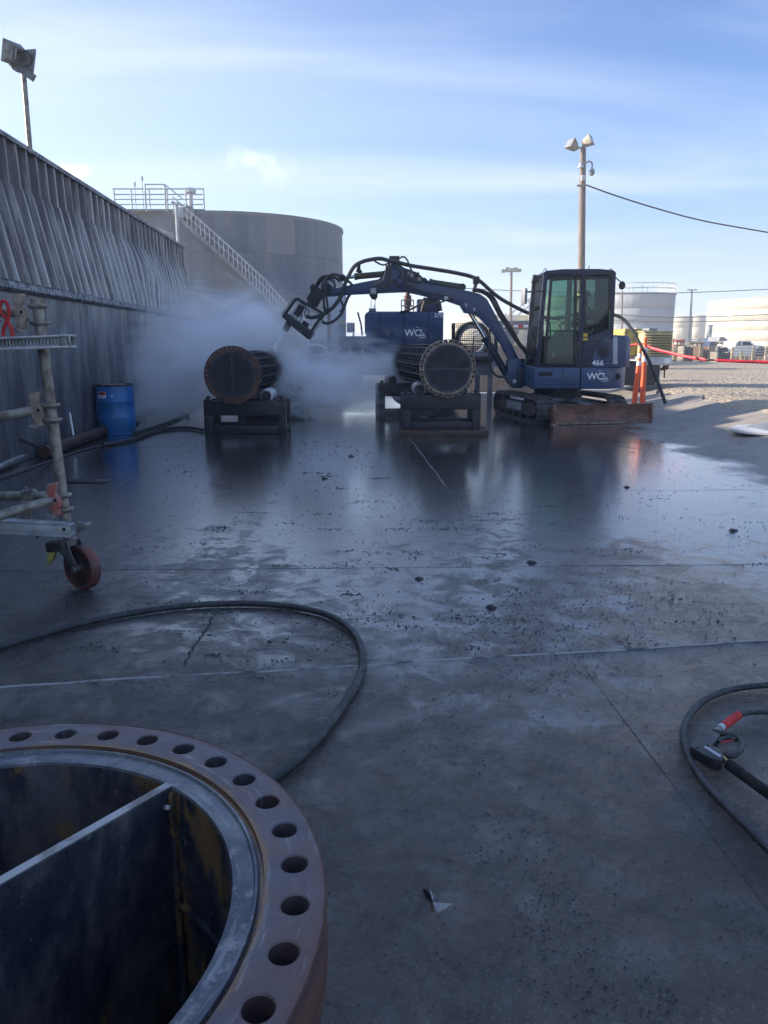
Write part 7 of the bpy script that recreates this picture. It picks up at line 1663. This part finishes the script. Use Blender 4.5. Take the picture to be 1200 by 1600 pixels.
# mud berm lump behind ramp
# ================================================================== SPRAY MIST
def mist(name, lo, hi, blobs, dens, nscale, label):
    mb = MB(); mb.bb(lo[0], hi[0], lo[1], hi[1], lo[2], hi[2]); m = bpy.data.materials.new(name); m.use_nodes = True; t = m.node_tree; t.nodes.clear()
    N = t.nodes.new; L = t.links.new; out = N('ShaderNodeOutputMaterial'); pv = N('ShaderNodeVolumePrincipled'); L(pv.outputs[0], out.inputs['Volume'])
    pv.inputs['Color'].default_value = (0.985, 0.99, 0.998, 1); pv.inputs['Anisotropy'].default_value = 0.0; pv.inputs['Density'].default_value = 0
    tc = N('ShaderNodeTexCoord'); 
    nz = N('ShaderNodeTexNoise'); nz.inputs['Scale'].default_value = nscale; nz.inputs['Detail'].default_value = 7; nz.inputs['Roughness'].default_value = 0.68; nz.inputs['Distortion'].default_value = 0.7; nm_ = N('ShaderNodeMapping'); nm_.inputs['Rotation'].default_value = (0, R(38), 0); nm_.inputs['Scale'].default_value = (0.55, 1.0, 1.35); L(tc.outputs['Object'], nm_.inputs[0]); L(nm_.outputs[0], nz.inputs['Vector'])
    acc = None
    for (c, r, k) in blobs:
        mp = N('ShaderNodeMapping'); mp.vector_type = 'TEXTURE'; mp.inputs['Location'].default_value = c; mp.inputs['Scale'].default_value = r; L(tc.outputs['Object'], mp.inputs[0])
        ln = N('ShaderNodeVectorMath'); ln.operation = 'LENGTH'; L(mp.outputs[0], ln.inputs[0])
        # ragged edge from the noise
        ad = N('ShaderNodeMath'); ad.operation = 'MULTIPLY_ADD'; L(nz.outputs['Fac'], ad.inputs[0]); ad.inputs[1].default_value = -2.8; L(ln.outputs['Value'], ad.inputs[2])
        r_ = N('ShaderNodeMapRange'); r_.interpolation_type = 'SMOOTHSTEP'; r_.inputs[1].default_value = -0.40; r_.inputs[2].default_value = -1.35; r_.inputs[3].default_value = 0; r_.inputs[4].default_value = k; L(ad.outputs[0], r_.inputs[0])
        if acc is None: acc = r_.outputs[0]
        else:
            a = N('ShaderNodeMath'); a.operation = 'MAXIMUM'; L(acc, a.inputs[0]); L(r_.outputs[0], a.inputs[1]); acc = a.outputs[0]
    ml = N('ShaderNodeMath'); ml.operation = 'MULTIPLY'; L(acc, ml.inputs[0]); ml.inputs[1].default_value = dens; L(ml.outputs[0], pv.inputs['Density'])
    o = mb.build(name, m, smooth=0); o['kind'] = 'stuff'; return o
def pb_(u, v, Y): q = P(u, v, Y); return (q.x, q.y, q.z)
mist('spray_mist', (-4.2, 11.6, 0.012), (1.4, 15.5, 2.6), [
    (pb_(330, 560, 13.4), (1.15, 0.95, 1.15), 1.0), (pb_(395, 528, 13.4), (0.80, 0.8, 0.75), 1.1), (pb_(505, 610, 13.3), (0.95, 0.9, 0.65), 1.2), (pb_(450, 575, 13.3), (0.55, 0.6, 0.65), 1.1),
    (pb_(268, 605, 13.6), (1.0, 1.2, 0.85), 0.55), (pb_(570, 600, 14.0), (1.2, 0.9, 0.8), 0.5), (pb_(300, 520, 14.2), (1.3, 1.0, 0.8), 0.30), (pb_(225, 640, 12.6), (0.8, 0.8, 0.4), 0.3), (pb_(250, 560, 13.4), (0.9, 1.0, 1.3), 0.25), (pb_(470, 540, 14.6), (1.6, 0.7, 0.9), 0.22), (pb_(472, 580, 13.0), (0.30, 0.5, 0.32), 1.6), (pb_(520, 622, 12.9), (0.45, 0.5, 0.30), 1.5), (pb_(400, 500, 13.6), (0.9, 0.8, 0.7), 0.35), (pb_(235, 600, 12.8), (1.1, 1.2, 1.1), 0.16)], 6.0, 1.9, '')

# ================================================================== THE AIR
hm = bpy.data.materials.new('air'); hm.use_nodes = True; ht = hm.node_tree; ht.nodes.clear()
ho = ht.nodes.new('ShaderNodeOutputMaterial'); hv = ht.nodes.new('ShaderNodeVolumePrincipled'); ht.links.new(hv.outputs[0], ho.inputs['Volume'])
hv.inputs['Color'].default_value = (0.86, 0.92, 1.0, 1); hv.inputs['Density'].default_value = 0.0022; hv.inputs['Anisotropy'].default_value = 0.3
hz_ = MB().bb(-640, 640, -80, 940, -1.2, 16).build('haze', hm, smooth=0); hz_['kind'] = 'stuff'
